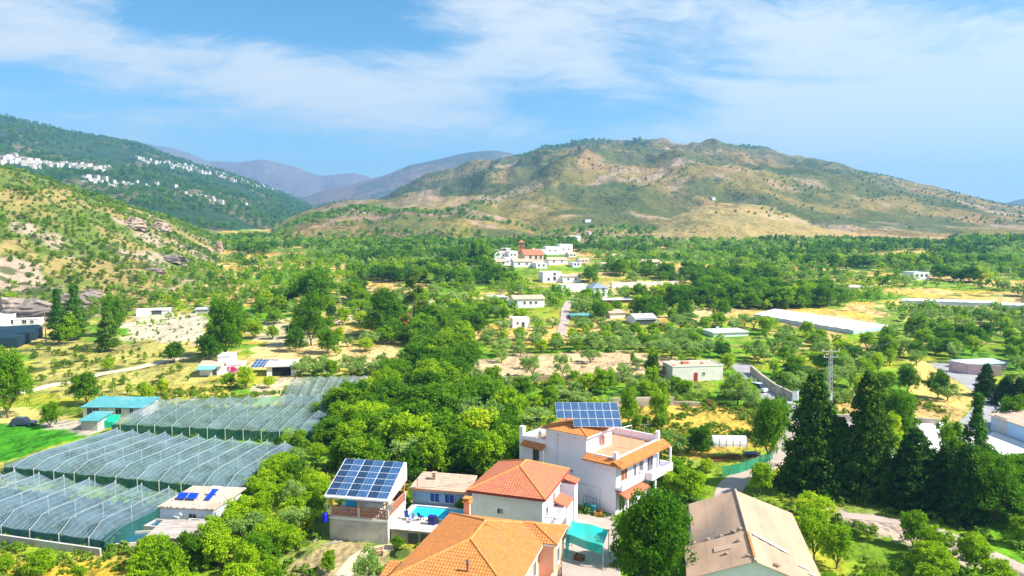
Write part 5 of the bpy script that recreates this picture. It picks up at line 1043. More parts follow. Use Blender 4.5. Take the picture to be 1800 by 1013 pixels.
q = MB(); a = hw*1.15; q.face((-a, -a, h*.93), (a, -a, h*.93), (0, 0, h*1.06)); q.face((a, -a, h*.93), (a, a, h*.93), (0, 0, h*1.06)); q.face((a, a, h*.93), (-a, a, h*.93), (0, 0, h*1.06)); q.face((-a, a, h*.93), (-a, -a, h*.93), (0, 0, h*1.06)); q.build('roof', TILE_R, t)
VH = [(861, 880, 455, 13, 'flat', 'tall white village house at the left end of the church village'), (880, 895, 454, 12, 'gable', 'white village house second from the left end of the church village'), (895, 910, 455, 13, 'flat', 'white village house touching the left side of the church tower'),
      (872, 890, 468, 12, 'gable', 'white gabled house below the left end of the church village'), (888, 905, 467, 13, 'flat', 'white flat roofed house below the church tower'), (903, 936, 470, 14, 'gable', 'long white house with a big gable in front of the church'),
      (964, 998, 465, 12, 'gable', 'white house with a wide pale roof right of the church'), (960, 984, 448, 14, 'flat', 'white block uphill right of the church'), (984, 1007, 447, 17, 'flat', 'tallest white block uphill right of the church'),
      (984, 1003, 424, 8, 'gable', 'pale house high above the village, left of a pair'), (1001, 1021, 424, 9, 'flat', 'white house high above the village, right of a pair'), (1060, 1075, 471, 9, 'gable', 'little white house right of the village below the trees'), (1078, 1096, 456, 9, 'gable', 'pinkish house half hidden by trees right of the village'), (1007, 1021, 470, 8, 'flat', 'low white house at the right end of the church village'), (800, 818, 484, 8, 'flat', 'tiny blue white house left of the church village'),
      (866, 878, 449, 10, 'gable', 'small white house behind the tall one at the left end of the church village'), (884, 898, 446, 9, 'flat', 'white house on the back row left of the church tower'), (925, 942, 446, 9, 'gable', 'white house on the back row behind the church nave'),
      (940, 960, 449, 10, 'flat', 'white house filling the gap between the church and the uphill block'), (942, 962, 472, 9, 'flat', 'low white house in front of the church, right of the big gable'), (1000, 1014, 452, 8, 'gable', 'little white house right of the tallest uphill block'),
      (972, 986, 437, 8, 'flat', 'white house on the upper edge of the church village'), (1020, 1036, 462, 8, 'gable', 'white house among trees at the right end of the church village'), (884, 902, 480, 8, 'gable', 'lowest white house on the left of the church village')]
for a, b, c_, h_, rf_, lb in VH: farm(a, b, c_, h_, 10, lb, 0, rf_, WHITE, TILE_P if rf_ == 'gable' else PALE, wins=[(.28, 0, 1.1, 1.3), (.7, 0, 1.1, 1.3)], name='village_house', keepfront=110, rise=1.6 if rf_ == 'gable' else None)
# plastic greenhouses
def plastic(outline, h, label, mt, sidem, n=3):
    W4 = [ground(*p) for p in outline]; c = W4[0]; t = thing('plastic_greenhouse', label, 'greenhouse', c); P = [Vector((p[0]-c[0], p[1]-c[1], p[2]-c[2]+h)) for p in W4]; q = MB()
    FL, FR, BR_, BL_ = P
    for i in range(n*4):
        a, b = i/(n*4), (i+1)/(n*4)
        for j in range(6):
            u, v = j/6, (j+1)/6
            def pt(f, g): r = (FL*(1-f)+FR*f)*(1-g)+(BL_*(1-f)+BR_*f)*g; r.z += .14*abs(math.sin(f*n*2*math.pi)); return r
            q.face(pt(a, u), pt(b, u), pt(b, v), pt(a, v))
    q.build('plastic_roof', mt, t); q = MB()
    for a, b in zip(P, P[1:]+P[:1]): q.face((a.x, a.y, a.z-h-1.5), (b.x, b.y, b.z-h-1.5), b, a)
    q.build('side_sheet', sidem, t); q = MB()
    for i in range(0, n*2+1): f = i/(n*2); q.tube(FL*(1-f)+FR*f, BL_*(1-f)+BR_*f, .07, 4)
    q.build('gutters', STEEL, t)
    KEEPWORLD.append([(p[0], p[1]) for p in W4]); return t
PL = mat('milky_plastic', (.66, .68, .70), .6, .12, .25, .2, 2); PLB = mat('bluish_plastic', (.42, .52, .58), .6, .1, .3)
plastic([(1325, 559), (1500, 588), (1568, 580), (1362, 549)], 1.3, 'long white plastic greenhouse on the right side of the valley', PL, PLB, 5)
KEEPWORLD.append([ground(*p)[:2] for p in [(1310, 575), (1500, 604), (1580, 590), (1500, 585), (1325, 556)]])
plastic([(1586, 534), (1748, 539), (1750, 535), (1586, 530)], 1.3, 'very long thin blue white greenhouse high on the right', PL, PLB, 4)
KEEPWORLD.append([ground(*p)[:2] for p in [(1580, 545), (1790, 549), (1750, 535), (1586, 530)]])
plastic([(1752, 541), (1800, 543), (1850, 540), (1752, 537)], 1.2, 'short thin greenhouse continuing right of the very long one', PL, PLB, 2)
# small plastic tunnel in the garden
x, y, z = at_z(1253, 785, 0); t = thing('plastic_tunnel', 'small pale plastic tunnel in the garden behind the big white house', 'polytunnel', (x, y, 0), R(-3)); q = MB(); nL = 5.6
for i in range(10):
    a, b = math.pi*i/10, math.pi*(i+1)/10; q.face((0, 1-1.1*math.cos(a), 1.6*math.sin(a)), (nL, 1-1.1*math.cos(a), 1.6*math.sin(a)), (nL, 1-1.1*math.cos(b), 1.6*math.sin(b)), (0, 1-1.1*math.cos(b), 1.6*math.sin(b)))
q.face(*[(0, 1-1.1*math.cos(math.pi*i/10), 1.6*math.sin(math.pi*i/10)) for i in range(11)]); q.face(*[(nL, 1-1.1*math.cos(math.pi*i/10), 1.6*math.sin(math.pi*i/10)) for i in range(11)]); q.build('plastic_cover', PL, t)

for k in range(6): q = MB(); q.path([(k*nL/5, 1-1.13*math.cos(math.pi*i/10), 1.63*math.sin(math.pi*i/10)) for i in range(11)], .03, 4); q.build('hoop', STEEL, t); KEEPWORLD.append(local_foot((x, y), 0, 0, 6, -9, 3))
# green mesh fence of the garden and raised beds
FP = [at_z(*p)[:2] for p in ((1270, 838), (1300, 832), (1330, 822), (1358, 808))]; t = thing('mesh_fence', 'bright green mesh fence along the garden beside the warehouse drive', 'fence', FP[0]+(0,)); q = MB(); w_ = MB()
for a, b in zip(FP, FP[1:]): q.face((a[0]-FP[0][0], a[1]-FP[0][1], 0), (b[0]-FP[0][0], b[1]-FP[0][1], 0), (b[0]-FP[0][0], b[1]-FP[0][1], 1.5), (a[0]-FP[0][0], a[1]-FP[0][1], 1.5))
q.build('mesh', GREENF, t)
for i in range(13):
    f = i/12*3; k = min(int(f), 2); f -= k; a, b = FP[k], FP[k+1]; X, Y = a[0]*(1-f)+b[0]*f-FP[0][0], a[1]*(1-f)+b[1]*f-FP[0][1]; p_ = MB(); p_.tube((X, Y, -.2), (X, Y, 1.6), .04, 5); p_.build('post', STEEL, t)
for (a, b, nm_) in ((1262, 812, 'left'), (1292, 808, 'right')):
    x, y, z = at_z(a, b, 0); q = MB(); q.box(-1.1, 1.1, 0, .08, 0, .35); q.box(-1.1, 1.1, 1.3, 1.38, 0, .35); q.box(-1.1, -1.02, .08, 1.3, 0, .35); q.box(1.02, 1.1, .08, 1.3, 0, .35); q.mat
    tag(q.build('raised_bed', WOOD, None, (x, y, .02), .1), 'wooden raised bed in the garden, the %s one of two behind the green mesh fence' % nm_, 'garden bed')
x, y, z = at_z(1313, 806, 0); q = MB(); q.box(0, 2.3, 0, 1.4, .55, .65); q.box(0, 2.3, 0, 1.4, .25, .33); [q.box(a, a+.1, b, b+.1, 0, 1.0) for a in (0, 2.2) for b in (0, 1.3)]; tag(q.build('pallet_stack', DSTEEL, None, (x, y, 0), .2), 'dark stacked pallets behind the green mesh fence', 'pallets')
KEEPWORLD.append([at_z(*p)[:2] for p in ((1255, 842), (1370, 815), (1345, 790), (1250, 795))])

# ------------------------------------------------------------------ roads
ASPH = mat('asphalt', (.30, .29, .30), .92, .12, .6, .2, 12, col2=(.38, .36, .35), thr=.55); DIRT = mat('dirt_track', (.58, .47, .33), .95, .12, .5, .3, 6); PAVE = mat('pale_concrete_road', (.42, .34, .29), .92, .1, .5, .2, 6, col2=(.34, .27, .22), thr=.55)
def road(name, pts, wd, mt, label, lift=.03, px=True):
    W_ = [(ground(a, b)[:2] if b < 690 else at_z(a, b, 0)[:2]) if px else (a, b) for a, b in pts]; ROADW.append((W_, wd)); D = []
    W2 = [Vector(p) for p in W_]; n = len(W2); fine = []
    for i in range(n-1):
        p0 = W2[max(i-1, 0)]; p1 = W2[i]; p2 = W2[i+1]; p3 = W2[min(i+2, n-1)]; k = max(2, int((p2-p1).length/1.5))
        for j in range(k):
            t_ = j/k; fine.append(.5*((2*p1)+(-p0+p2)*t_+(2*p0-5*p1+4*p2-p3)*t_*t_+(-p0+3*p1-3*p2+p3)*t_**3))
    fine.append(W2[-1]); v = []; f = []
    for i, p in enumerate(fine):
        d = fine[min(i+1, len(fine)-1)]-fine[max(i-1, 0)]; d.normalize(); nv = Vector((-d.y, d.x))
        for q in range(-2, 3):
            c_ = p+nv*(wd/2*q/2); v.append((c_.x, c_.y, hz(c_.x, c_.y)+lift+(.03 if abs(q) < 2 else 0)))
    for i in range(len(fine)-1):
        for q in range(4): a = i*5+q; f.append((a, a+5, a+6, a+1) if False else (a, a+1, a+6, a+5))
    me = bpy.data.meshes.new(name); me.from_pydata(v, [], f); me.materials.append(mt); me.update(); o = bpy.data.objects.new(name, me); COL.objects.link(o); tag(o, label, kind='structure'); return o
road('road', [(1300, 640), (1322, 662), (1345, 688), (1378, 712), (1410, 738), (1470, 745), (1540, 750), (1610, 758), (1700, 765)], 5.4, ASPH, 'grey asphalt road passing the power pylon')
road('road', [(1664, 640), (1682, 655), (1712, 670), (1742, 690), (1752, 712), (1735, 740), (1700, 765)], 7.5, ASPH, 'wide grey road curving past the walled yard on the right')
road('drive', [(1276, 900), (1282, 862), (1300, 842), (1340, 822), (1372, 800), (1392, 770), (1402, 738)], 3.5, PAVE, 'pale concrete drive from the road to the warehouse')
road('track', [(-40, 704), (50, 688), (92, 677), (130, 670), (180, 657), (235, 648), (285, 636), (330, 628)], 3.4, DIRT, 'pale dirt track crossing the dry slope on the left')
road('lane', [(982, 600), (988, 580), (993, 560), (994, 545), (1002, 530)], 3.2, PAVE, 'pale lane climbing between the white houses of the middle valley', lift=.25)
road('path', [(1470, 905), (1540, 912), (1620, 925), (1700, 955), (1780, 992), (1880, 1040)], 2.0, PAVE, 'pinkish grey path below the dark conifers')
road('path', [(585, 1040), (612, 1000), (640, 972), (690, 962)], 1.8, DIRT, 'beige garden path below the solar pavilion', lift=.02)
def sheet(name, poly, mt, label, z=.02):
    W_ = [at_z(*p)[:2] for p in poly]; m = MB(); m.face(*[(a, b, z) for a, b in W_][::-1]); o = m.build(name, mt); tag(o, label, kind='structure'); KEEPWORLD.append(W_); return o
sheet('yard', [(1006, 900), (1075, 915), (1095, 1030), (990, 1040), (985, 960)], PAVE, 'concrete yard between the orange roofed house and the big white house')
sheet('forecourt', [(1560, 820), (1570, 770), (1600, 752), (1650, 742), (1700, 750), (1741, 757), (1800, 779), (1900, 812), (1860, 850), (1640, 835)], mat('white_concrete', (.74, .72, .70), .85, .05, .4), 'bright white concrete forecourt behind the conifers', .05)
# walls and fences along the roads
def wall_line(name, pts, h, th, mt, label, cat='wall', base=-.6):
    W_ = [(ground(a, b) if b < 690 else at_z(a, b, 0)) for a, b in pts]; c = W_[0]; m = MB()
    for a, b in zip(W_, W_[1:]):
        d = Vector((b[0]-a[0], b[1]-a[1])).normalized(); nx, ny = -d.y*th/2, d.x*th/2; q = [(a[0]-nx-c[0]*0, a[1]-ny), (b[0]-nx, b[1]-ny), (b[0]+nx, b[1]+ny), (a[0]+nx, a[1]+ny)]; zs = [a[2], b[2], b[2], a[2]]
        q = [(x-c[0], y-c[1]) for x, y in q]; m.hexa([(x, y, z+base-c[2]) for (x, y), z in zip(q, zs)], [(x, y, z+h-c[2]) for (x, y), z in zip(q, zs)])
    o = m.build(name, mt, None, c); tag(o, label, cat); KEEPWORLD.append([(p[0], p[1]-2) for p in W_]+[(p[0], p[1]+1) for p in reversed(W_)]); return o
wall_line('road_wall', [(1320, 656), (1338, 672), (1362, 690), (1394, 706)], 1.9, .5, DWALL, 'beige stone retaining wall on the far side of the road by the silver van')
wall_line('terrace_wall', [(1066, 716), (1120, 714), (1184, 713)], 1.8, .5, DWALL, 'grey stone terrace wall at the top of the dry yellow field')
wall_line('terrace_wall', [(1184, 713), (1230, 715)], .9, .5, DWALL, 'lower stretch of stone wall right of the grey terrace wall')
wall_line('terrace_wall', [(828, 672), (900, 672), (1000, 670), (1080, 672)], 1.3, .5, mat('brown_stone', (.36, .26, .16), .95, .3, 1, .6, 4), 'brown stone edge along the front of the pale ploughed field')
wall_line('mural_wall', [(1668, 652), (1700, 658), (1760, 662)], 2.6, .3, MUR, 'pale purple painted wall of the yard beside the right road')
wall_line('terrace_wall', [(1470, 740), (1560, 742), (1650, 748)], 1.2, .5, DWALL, 'low stone wall along the far side of the road behind the conifers')
farm(1694, 1776, 650, 12, 5, 'long low building with a pale blue roof behind the purple painted wall', -2, 'slab', mat('lilac_wall', (.50, .42, .52), .9, .2, .6), PLB, cat='building', name='workshop', keepfront=2)
W_ = [ground(1716, 676), ground(1730, 690), at_z(1748, 705, 0), at_z(1760, 722, 0)]; t = thing('guard_rail', 'galvanised guard rail on the outer bend of the right road', 'guard rail', W_[0]); q = MB()
for a, b in zip(W_, W_[1:]): q.hexa([(a[0]-W_[0][0], a[1]-W_[0][1], .5), (b[0]-W_[0][0], b[1]-W_[0][1], .5), (b[0]-W_[0][0], b[1]-W_[0][1]+.1, .5), (a[0]-W_[0][0], a[1]-W_[0][1]+.1, .5)], [(a[0]-W_[0][0], a[1]-W_[0][1], .95), (b[0]-W_[0][0], b[1]-W_[0][1], .95), (b[0]-W_[0][0], b[1]-W_[0][1]+.1, .95), (a[0]-W_[0][0], a[1]-W_[0][1]+.1, .95)])
q.build('rail', WSTEEL, t)
for a in W_: p_ = MB(); p_.box(a[0]-W_[0][0]-.08, a[0]-W_[0][0]+.08, a[1]-W_[0][1]+.1, a[1]-W_[0][1]+.25, -.3, .9); p_.build('post', STEEL, t)
# factory roofs at the right
p = at_z(1741, 756, 0); p2 = at_z(1800, 778, 0); rzf = rzof(p2[0]-p[0], p2[1]-p[1]); t = thing('factory_hall', 'large hall with shade-coloured blue walls and a pinkish low roof at the right edge', 'hall', (p[0], p[1], 0), rzf); keep_rect((p[0], p[1]), rzf, 0, 26, 0, 17)
q = MB(); q.box(0, 26, 0, 16, -.3, 2.7); q.build('wall', mat('shade_blue_wall', (.42, .60, .85), .8, .05), t); q = MB(); q.mat(TILE_P); q.slab([(-.4, -.4, 2.8), (26.4, -.4, 2.8), (26.4, 8, 3.7), (-.4, 8, 3.7)], .12); q.slab([(-.4, 8, 3.7), (26.4, 8, 3.7), (26.4, 16.4, 2.8), (-.4, 16.4, 2.8)], .12); q.build('roof', None, t); q = MB(); q.box(.8, 3.8, -.05, .02, 0, 3); q.build('door', PIPE, t)  # the wall's shade is put into its colour as blue
p = at_z(1590, 800, 0); t = thing('white_canopy', 'low white roofed shelter on the bright forecourt behind the conifers', 'shelter', (p[0], p[1], 0), R(-12)); q = MB(); q.mat(PALE).slab([(0, 0, 2.6), (6.5, 0, 2.6), (6.5, 8, 3.3), (0, 8, 3.3)], .12); q.build('roof', None, t); q = MB(); [q.tube((a, b, 0), (a, b, 2.5+.08*b), .07, 5) for a in (.3, 6.2) for b in (.4, 7.6)]; q.build('posts', STEEL, t)
# sign, pylon, poles
x, y, z = at_z(1398, 712, 0); t = thing('notice_board', 'blank white notice board on posts beside the road', 'sign', (x, y, 0), .1); q = MB(); q.box(-.65, .65, -.04, .04, .9, 2.9); q.build('board', WHITE, t); q = MB(); q.box(-.7, .7, .041, .07, 1.87, 1.93); [q.box(a-.04, a+.04, .045, .12, -.2, 2.9) for a in (-.5, .5)]; q.build('frame', STEEL, t)
x, y, z = at_z(1457, 716, 0); H_ = 100/FPX*(y+3); t = thing('power_pylon', 'slender lattice power pylon with two cross arms beside the road', 'pylon', (x, y, 0), .15); q = MB(); w0, w1 = .5, .22
for sx_ in (-1, 1):
    for sy_ in (-1, 1): q.tube((sx_*w0, sy_*w0, -.3), (sx_*w1, sy_*w1, H_), .055, 4)
nb_ = 12
for i in range(nb_):
    a, b = i/nb_, (i+1)/nb_; wa, wb = w0+(w1-w0)*a, w0+(w1-w0)*b
    for s1 in (-1, 1): q.tube((-wa*s1, -wa, a*H_), (wb*s1, -wb, b*H_), .03, 3); q.tube((-wa*s1, wa, a*H_), (wb*s1, wb, b*H_), .03, 3); q.tube((wa, -wa*s1, a*H_), (wb, wb*s1, b*H_), .03, 3); q.tube((-wa, -wa*s1, a*H_), (-wb, wb*s1, b*H_), .03, 3)
q.build('mast', STEEL, t)
for z_, l_ in ((H_*.98, 1.9), (H_*.88, 1.5)):
    q = MB(); q.box(-l_, l_, -.1, .1, z_, z_+.14); am = q.build('cross_arm', STEEL, t)
    for a in (-l_+.1, 0, l_-.1): q = MB(); q.lathe([(.05, 0), (.11, .1), (.06, .18), (.11, .26), (.05, .36)], 6, (a, 0, z_+.14)); q.build('insulator', WHITE2, am)
q = MB(); q.box(-.28, .28, -.62, -.3, 1.6, 2.9); q.build('switch_box', PIPE, t)
def pole(px, pyb, hpx, label):
    x, y, z = ground(px, pyb); H_ = hpx/FPX*(y+3); t = thing('utility_pole', label, 'utility pole', (x, y, z)); q = MB(); q.tube((0, 0, -.5), (0, 0, H_), .16, 7, .1); q.build('mast', BARKP, t); q = MB(); q.box(-.9, .9, -.06, .06, H_*.93, H_*.93+.12); q.build('cross_arm', STEEL, t)
pole(81, 603, 58, 'grey utility pole at the left beside the tall poplars'); pole(1004, 565, 46, 'slim utility pole beside the pale lane')
# vehicles
def car(px, py, a, body, label, L_=4.2, H_=1.45, van=False):
    x, y, z = ground(px, py) if py < 690 else at_z(px, py, 0); t = thing('parked_van' if van else 'parked_car', label, 'van' if van else 'car', (x, y, z+.05), a); Wd = .88; q = MB(); bm_ = mat(body[0], body[1], .3, .04, 2, coat=.5)
    h1 = .72 if not van else .95; q.hexa([(-L_/2, -Wd, .3), (L_/2, -Wd, .3), (L_/2, Wd, .3), (-L_/2, Wd, .3)], [(-L_/2+.05, -Wd, h1), (L_/2-.15, -Wd, h1-.08), (L_/2-.15, Wd, h1-.08), (-L_/2+.05, Wd, h1)])
    r0, r1, c0, c1 = (-L_/2+.15, L_/2-1.25, -L_/2+.5, L_/2-1.75) if not van else (-L_/2+.05, L_/2-.8, -L_/2+.12, L_/2-1.3)
    q.hexa([(c0, -Wd+.16, H_-.06), (c1, -Wd+.16, H_-.06), (c1, Wd-.16, H_-.06), (c0, Wd-.16, H_-.06)], [(c0+.1, -Wd+.24, H_), (c1-.1, -Wd+.24, H_), (c1-.1, Wd-.24, H_), (c0+.1, Wd-.24, H_)]); q.build('body', bm_, t)
    q = MB(); q.hexa([(r0, -Wd+.04, h1-.02), (r1, -Wd+.04, h1-.04), (r1, Wd-.04, h1-.04), (r0, Wd-.04, h1-.02)], [(c0, -Wd+.16, H_-.06), (c1, -Wd+.16, H_-.06), (c1, Wd-.16, H_-.06), (c0, Wd-.16, H_-.06)]); q.build('windows', GLASS, t)
    for u in (-L_*.3, L_*.31):
        for v in (-1, 1):
            q = MB(); q.tube((u, v*(Wd-.02), .32), (u, v*(Wd-.22), .32), .32, 14); wl = q.build('wheel', DSTEEL, t); q = MB(); q.tube((u, v*(Wd), .32), (u, v*(Wd-.03), .32), .18, 10); q.build('rim', STEEL, wl)
    for v in (-1, 1): q = MB(); q.box(L_/2-.16, L_/2-.04, v*.62-.16, v*.62+.16, .48, .62); q.build('headlight', WSTEEL, t)
    KEEPWORLD.append(local_foot((x, y), 0, -3, 3, -7, 3)); return t
car(42, 748, R(8), ('dark_blue_paint', (.03, .05, .10)), 'dark blue car parked beside the bright green lawn')
car(1330, 688, R(-50), ('silver_paint', (.55, .60, .66)), 'silver van driving down the road beside the stone retaining wall', 4.7, 1.9, True)
car(1168, 576, R(5), ('dull_red_paint', (.35, .05, .04)), 'dull red car parked right of the grey roofed barn')
# rocks
def rock(px, py, hpx, wpx, label, mt=None, seed=1):
    x, y, z = ground(px, py); s_ = (y+3)/FPX; h, w_ = hpx*s_, wpx*s_; rg = np.random.default_rng(seed); q = MB(); ns, nr_ = 22, 12; V = []
    for j in range(nr_+1):
        for i in range(ns):
            f = j/nr_; a = i*2*math.pi/ns; wob = (.86+.28*rg.random())*(.40+1.2*float(fbm(np.array([x+math.cos(a)*w_*.5+seed*9]), np.array([f*h*1.5+math.sin(a)*w_*.5]), max(w_, h)*.20, 5, gain=.65, seed=seed)[0])); r = w_/2*(1-.5*f**3)*wob; V.append((r*math.cos(a), r*.6*math.sin(a), h*(f if j < nr_ else 1)*(.8+.5*float(fbm(np.array([math.cos(a)*9.+seed]), np.array([math.sin(a)*9.]), 5, 3, seed=seed)[0]))-1.2))
    q.v = V; 
    for j in range(nr_):
        for i in range(ns): l = (i+1) % ns; q.f.append((j*ns+i, j*ns+l, (j+1)*ns+l, (j+1)*ns+i)); q.m.append(0)
    q.f.append(tuple(nr_*ns+i for i in range(ns))); q.m.append(0); o = q.build('rock_outcrop', mt or ROCK, None, (x, y, z)); tag(o, label, 'rock'); KEEPWORLD.append(local_foot((x, y), 0, -w_/2, w_/2, -14, 1)); return o
ROCK = mat('brown_rock', (.34, .25, .19), .95, .3, .25, .9, .8, col2=(.48, .38, .30), thr=.5)
rock(386, 444, 21, 13, 'tall pinnacle of brown rock at the end of the left hill', seed=3); rock(424, 460, 18, 10, 'smaller rock pinnacle right of the tall one at the end of the left hill', seed=4)
rock(236, 400, 18, 40, 'dark rocky crag on the skyline of the left hill', seed=5); rock(282, 406, 16, 34, 'second rocky crag right of the dark one on the left hill', seed=6)
GR = mat('grey_cliff', (.30, .245, .20), .95, .4, .35, .9, .9, col2=(.17, .14, .13), thr=.5)
rock(40, 556, 34, 110, 'grey cliff face above the white buildings at the left edge', GR, 7); rock(130, 540, 26, 60, 'pale grey cliff behind the left poplars', GR, 8); rock(160, 528, 22, 44, 'rounded grey rock right of the pale cliff', GR, 9)
rock(300, 458, 12, 50, 'bare pale rock slab in the middle of the left hill', GR, 10); rock(270, 478, 10, 36, 'lower pale rock slab on the left hill', GR, 11)
# ------------------------------------------------------------------ white villages on the far left mountain
VR = random.Random(17); vh = []; TOWNW = [mat('town_limewash_%s' % n_, c_, .9, .08, .2) for n_, c_ in (('bright', (.66, .64, .62)), ('grey', (.50, .48, .46)), ('cream', (.58, .52, .44)), ('white', (.62, .62, .62)))]
for kx in range(4):
    t = thing('mountain_house', '.', 'house', (0, 0, -500)); a, b, h = 5+kx*1.3, 4.5+kx*.6, 6.0+(kx % 3)*2.2
    q = MB(); q.mat(TOWNW[kx]).box(-a, a, -b, b, -6, h); q.mat(GLASS); [q.box(u*a, u*a+.9, -b-.05, -b+.02, v, v+1.3) for u in (-.7, -.1, .5) for v in (1.5, h-2.3)]; q.build('wall', None, t)
    q = MB()
    if kx % 2: q.mat(TILE_P).slab([(-a-.3, -b-.3, h), (a+.3, -b-.3, h), (a+.3, b+.3, h+1.4), (-a-.3, b+.3, h+1.4)], .2)
    else: q.mat(PALE).box(-a-.1, a+.1, -b-.1, b+.1, h+.01, h+.5)
    q.build('roof', None, t); vh.append(t)
used = set()
def mountain_house(px, py, label, group, s=1.0):
    x, y, z = ground(px, py)
    if y < 1000: return
    k = VR.randrange(4)
    if k not in used: t = vh[k]; used.add(k); t.location = (x, y, z); t.rotation_euler.z = VR.uniform(-.5, .5); t['label'] = label; t['group'] = group; t.scale = (s,)*3
    else: copy_tree(vh[k], (x, y, z), VR.uniform(-.5, .5), s, label, group)
    FARKEEP.append([(x-9, y-26), (x+9, y-26), (x+9, y+8), (x-9, y+8)])
def band(pts, n, spread, label, group, s=(.42, .78)):
    for i in range(n):
        f = (i+VR.random())/n*(len(pts)-1); k = min(int(f), len(pts)-2); f -= k; px = pts[k][0]*(1-f)+pts[k+1][0]*f; py = pts[k][1]*(1-f)+pts[k+1][1]*f
        mountain_house(px+VR.uniform(-2, 2), py+VR.uniform(-spread, spread), label, group, VR.uniform(*s))
band([(0, 284), (24, 280), (50, 288), (70, 292)], 62, 6, 'white house of the nearer mountain village, in its left dense cluster', 'houses of the left dense cluster of the nearer mountain village')
band([(70, 291), (110, 290), (150, 294), (192, 300)], 56, 4, 'white house of the nearer mountain village, in its right thinner row', 'houses of the right thinner row of the nearer mountain village')
band([(238, 278), (265, 284), (300, 290), (340, 296)], 28, 4, 'white house at the upper left end of the farther mountain village', 'houses at the upper left end of the farther mountain village')
band([(300, 292), (340, 298), (375, 303), (410, 315)], 66, 5, 'white house in the dense middle of the farther mountain village', 'houses in the dense middle of the farther mountain village')
band([(410, 316), (445, 325), (490, 335)], 32, 4, 'white house at the lower right end of the farther mountain village', 'houses at the lower right end of the farther mountain village')
band([(145, 316), (170, 320), (215, 325), (278, 328)], 22, 6, 'white farmhouse scattered below the two mountain villages', 'farmhouses scattered below the two mountain villages')
band([(306, 334), (345, 344), (375, 355), (440, 360)], 14, 5, 'lone white farmhouse low on the wooded mountainside', 'lone farmhouses low on the wooded mountainside')
KEEP = []

# ------------------------------------------------------------------ aerials, cables, small yard things
def aerial(x, y, z, h, label):
    t = thing('tv_aerial', label, 'aerial', (x, y, z)); q = MB(); q.tube((0, 0, -.3), (0, 0, h), .025, 5); q.build('mast', STEEL, t); q = MB(); q.tube((-.7, 0, h-.1), (.7, 0, h-.1), .015, 4)
    for i in range(7): q.tube((-.6+i*.2, -.3+.02*i, h-.1), (-.6+i*.2, .3-.02*i, h-.1), .01, 3)
    q.build('antenna', STEEL, t)
aerial(3.2, 99.6, 7.4, 2.4, 'television aerial on the left roof terrace of the big white house'); aerial(-1.0, 66.0, 8.2, 1.9, 'television aerial on the ridge of the orange roofed house')
aerial(17.5, 94.6, 7.2, 3.0, 'tall thin mast on the right roof terrace of the big white house')
def cable(a, b, sag, label, r=.02):
    q = MB(); P = [Vector(a)*(1-i/14)+Vector(b)*(i/14)-Vector((0, 0, sag*4*(i/14)*(1-i/14))) for i in range(15)]; q.v = []
    o0 = Vector(a); q.path([p-o0 for p in P], r, 4); o = q.build('cable', DSTEEL, None, a); tag(o, label, 'cable'); return o
cable((8.6, 93.4, 9.0), (2.6, 86.2, 7.9), .6, 'black cable slung from the big white house to the salmon roofed house')
cable((-20.6, 82.6, 7.0), (-4.6, 84.0, 6.1), .9, 'black cable slung from the solar pavilion to the salmon roofed house')
x, y, z = at_z(1457, 716, 0); cable((x-1.8, y, 12.2), (-60, 205, 13), 3, 'overhead line running left from the power pylon', .03); cable((x+1.8, y, 12.2), (110, 190, 13), 3, 'overhead line running right from the power pylon', .03)
def crate(px, py, label, m, s=.5, z=0):
    x, y, _ = at_z(px, py, 0); q = MB(); q.box(-s, s, -s*.7, s*.7, 0, .06); [q.box(-s, s, a-.03, a+.03, k, k+.1) for a in (-s*.7, s*.7) for k in (.1, .26, .42)]; [q.box(a-.03, a+.03, -s*.7, s*.7, k, k+.1) for a in (-s, s) for k in (.1, .26, .42)]
    [q.box(a-.05, a+.05, b-.05, b+.05, 0, .55) for a in (-s+.04, s-.04) for b in (-s*.7+.04, s*.7-.04)]; tag(q.build('crate', m, None, (x, y, z), px*.7), label, 'crate')
crate(1018, 984, 'wooden crate in the yard under the teal shade canopy', WOOD); crate(1052, 905, 'pale wooden crate beside the big white house', WOODO, .6)
def bench(px, py, label):
    x, y, _ = at_z(px, py, 0); t = thing('garden_bench', label, 'bench', (x, y, 0), .4); q = MB(); [q.box(-.75, .75, a, a+.11, .42, .46) for a in (-.2, -.06, .08)]; q.build('seat', WOOD, t); q = MB(); [q.box(-.75, .75, .24, .28, a, a+.1) for a in (.55, .72)]; q.build('backrest', WOOD, t)
    for a in (-.65, .6): q = MB(); q.box(a, a+.06, -.2, .24, 0, .42); q.box(a, a+.06, .2, .24, .42, .85); q.build('leg', DSTEEL, t)
bench(662, 978, 'wooden garden bench on the path below the solar pavilion')
for i, (px, py) in enumerate(((604, 960), (618, 957), (590, 955))):
    x, y, _ = at_z(px, py, 0); q = MB(); q.box(0, 3.2, 0, .22, .02, .08); q.box(.1, 3.0, .03, .2, .08, .13); tag(q.build('plank_pile', OLDW, None, (x-2.4, y, 0), .5+.5*i), ('grey planks lying beside the left corner of the solar pavilion', 'second pile of planks in front of the solar pavilion', 'third pile of planks farthest left of the solar pavilion')[i], 'planks')
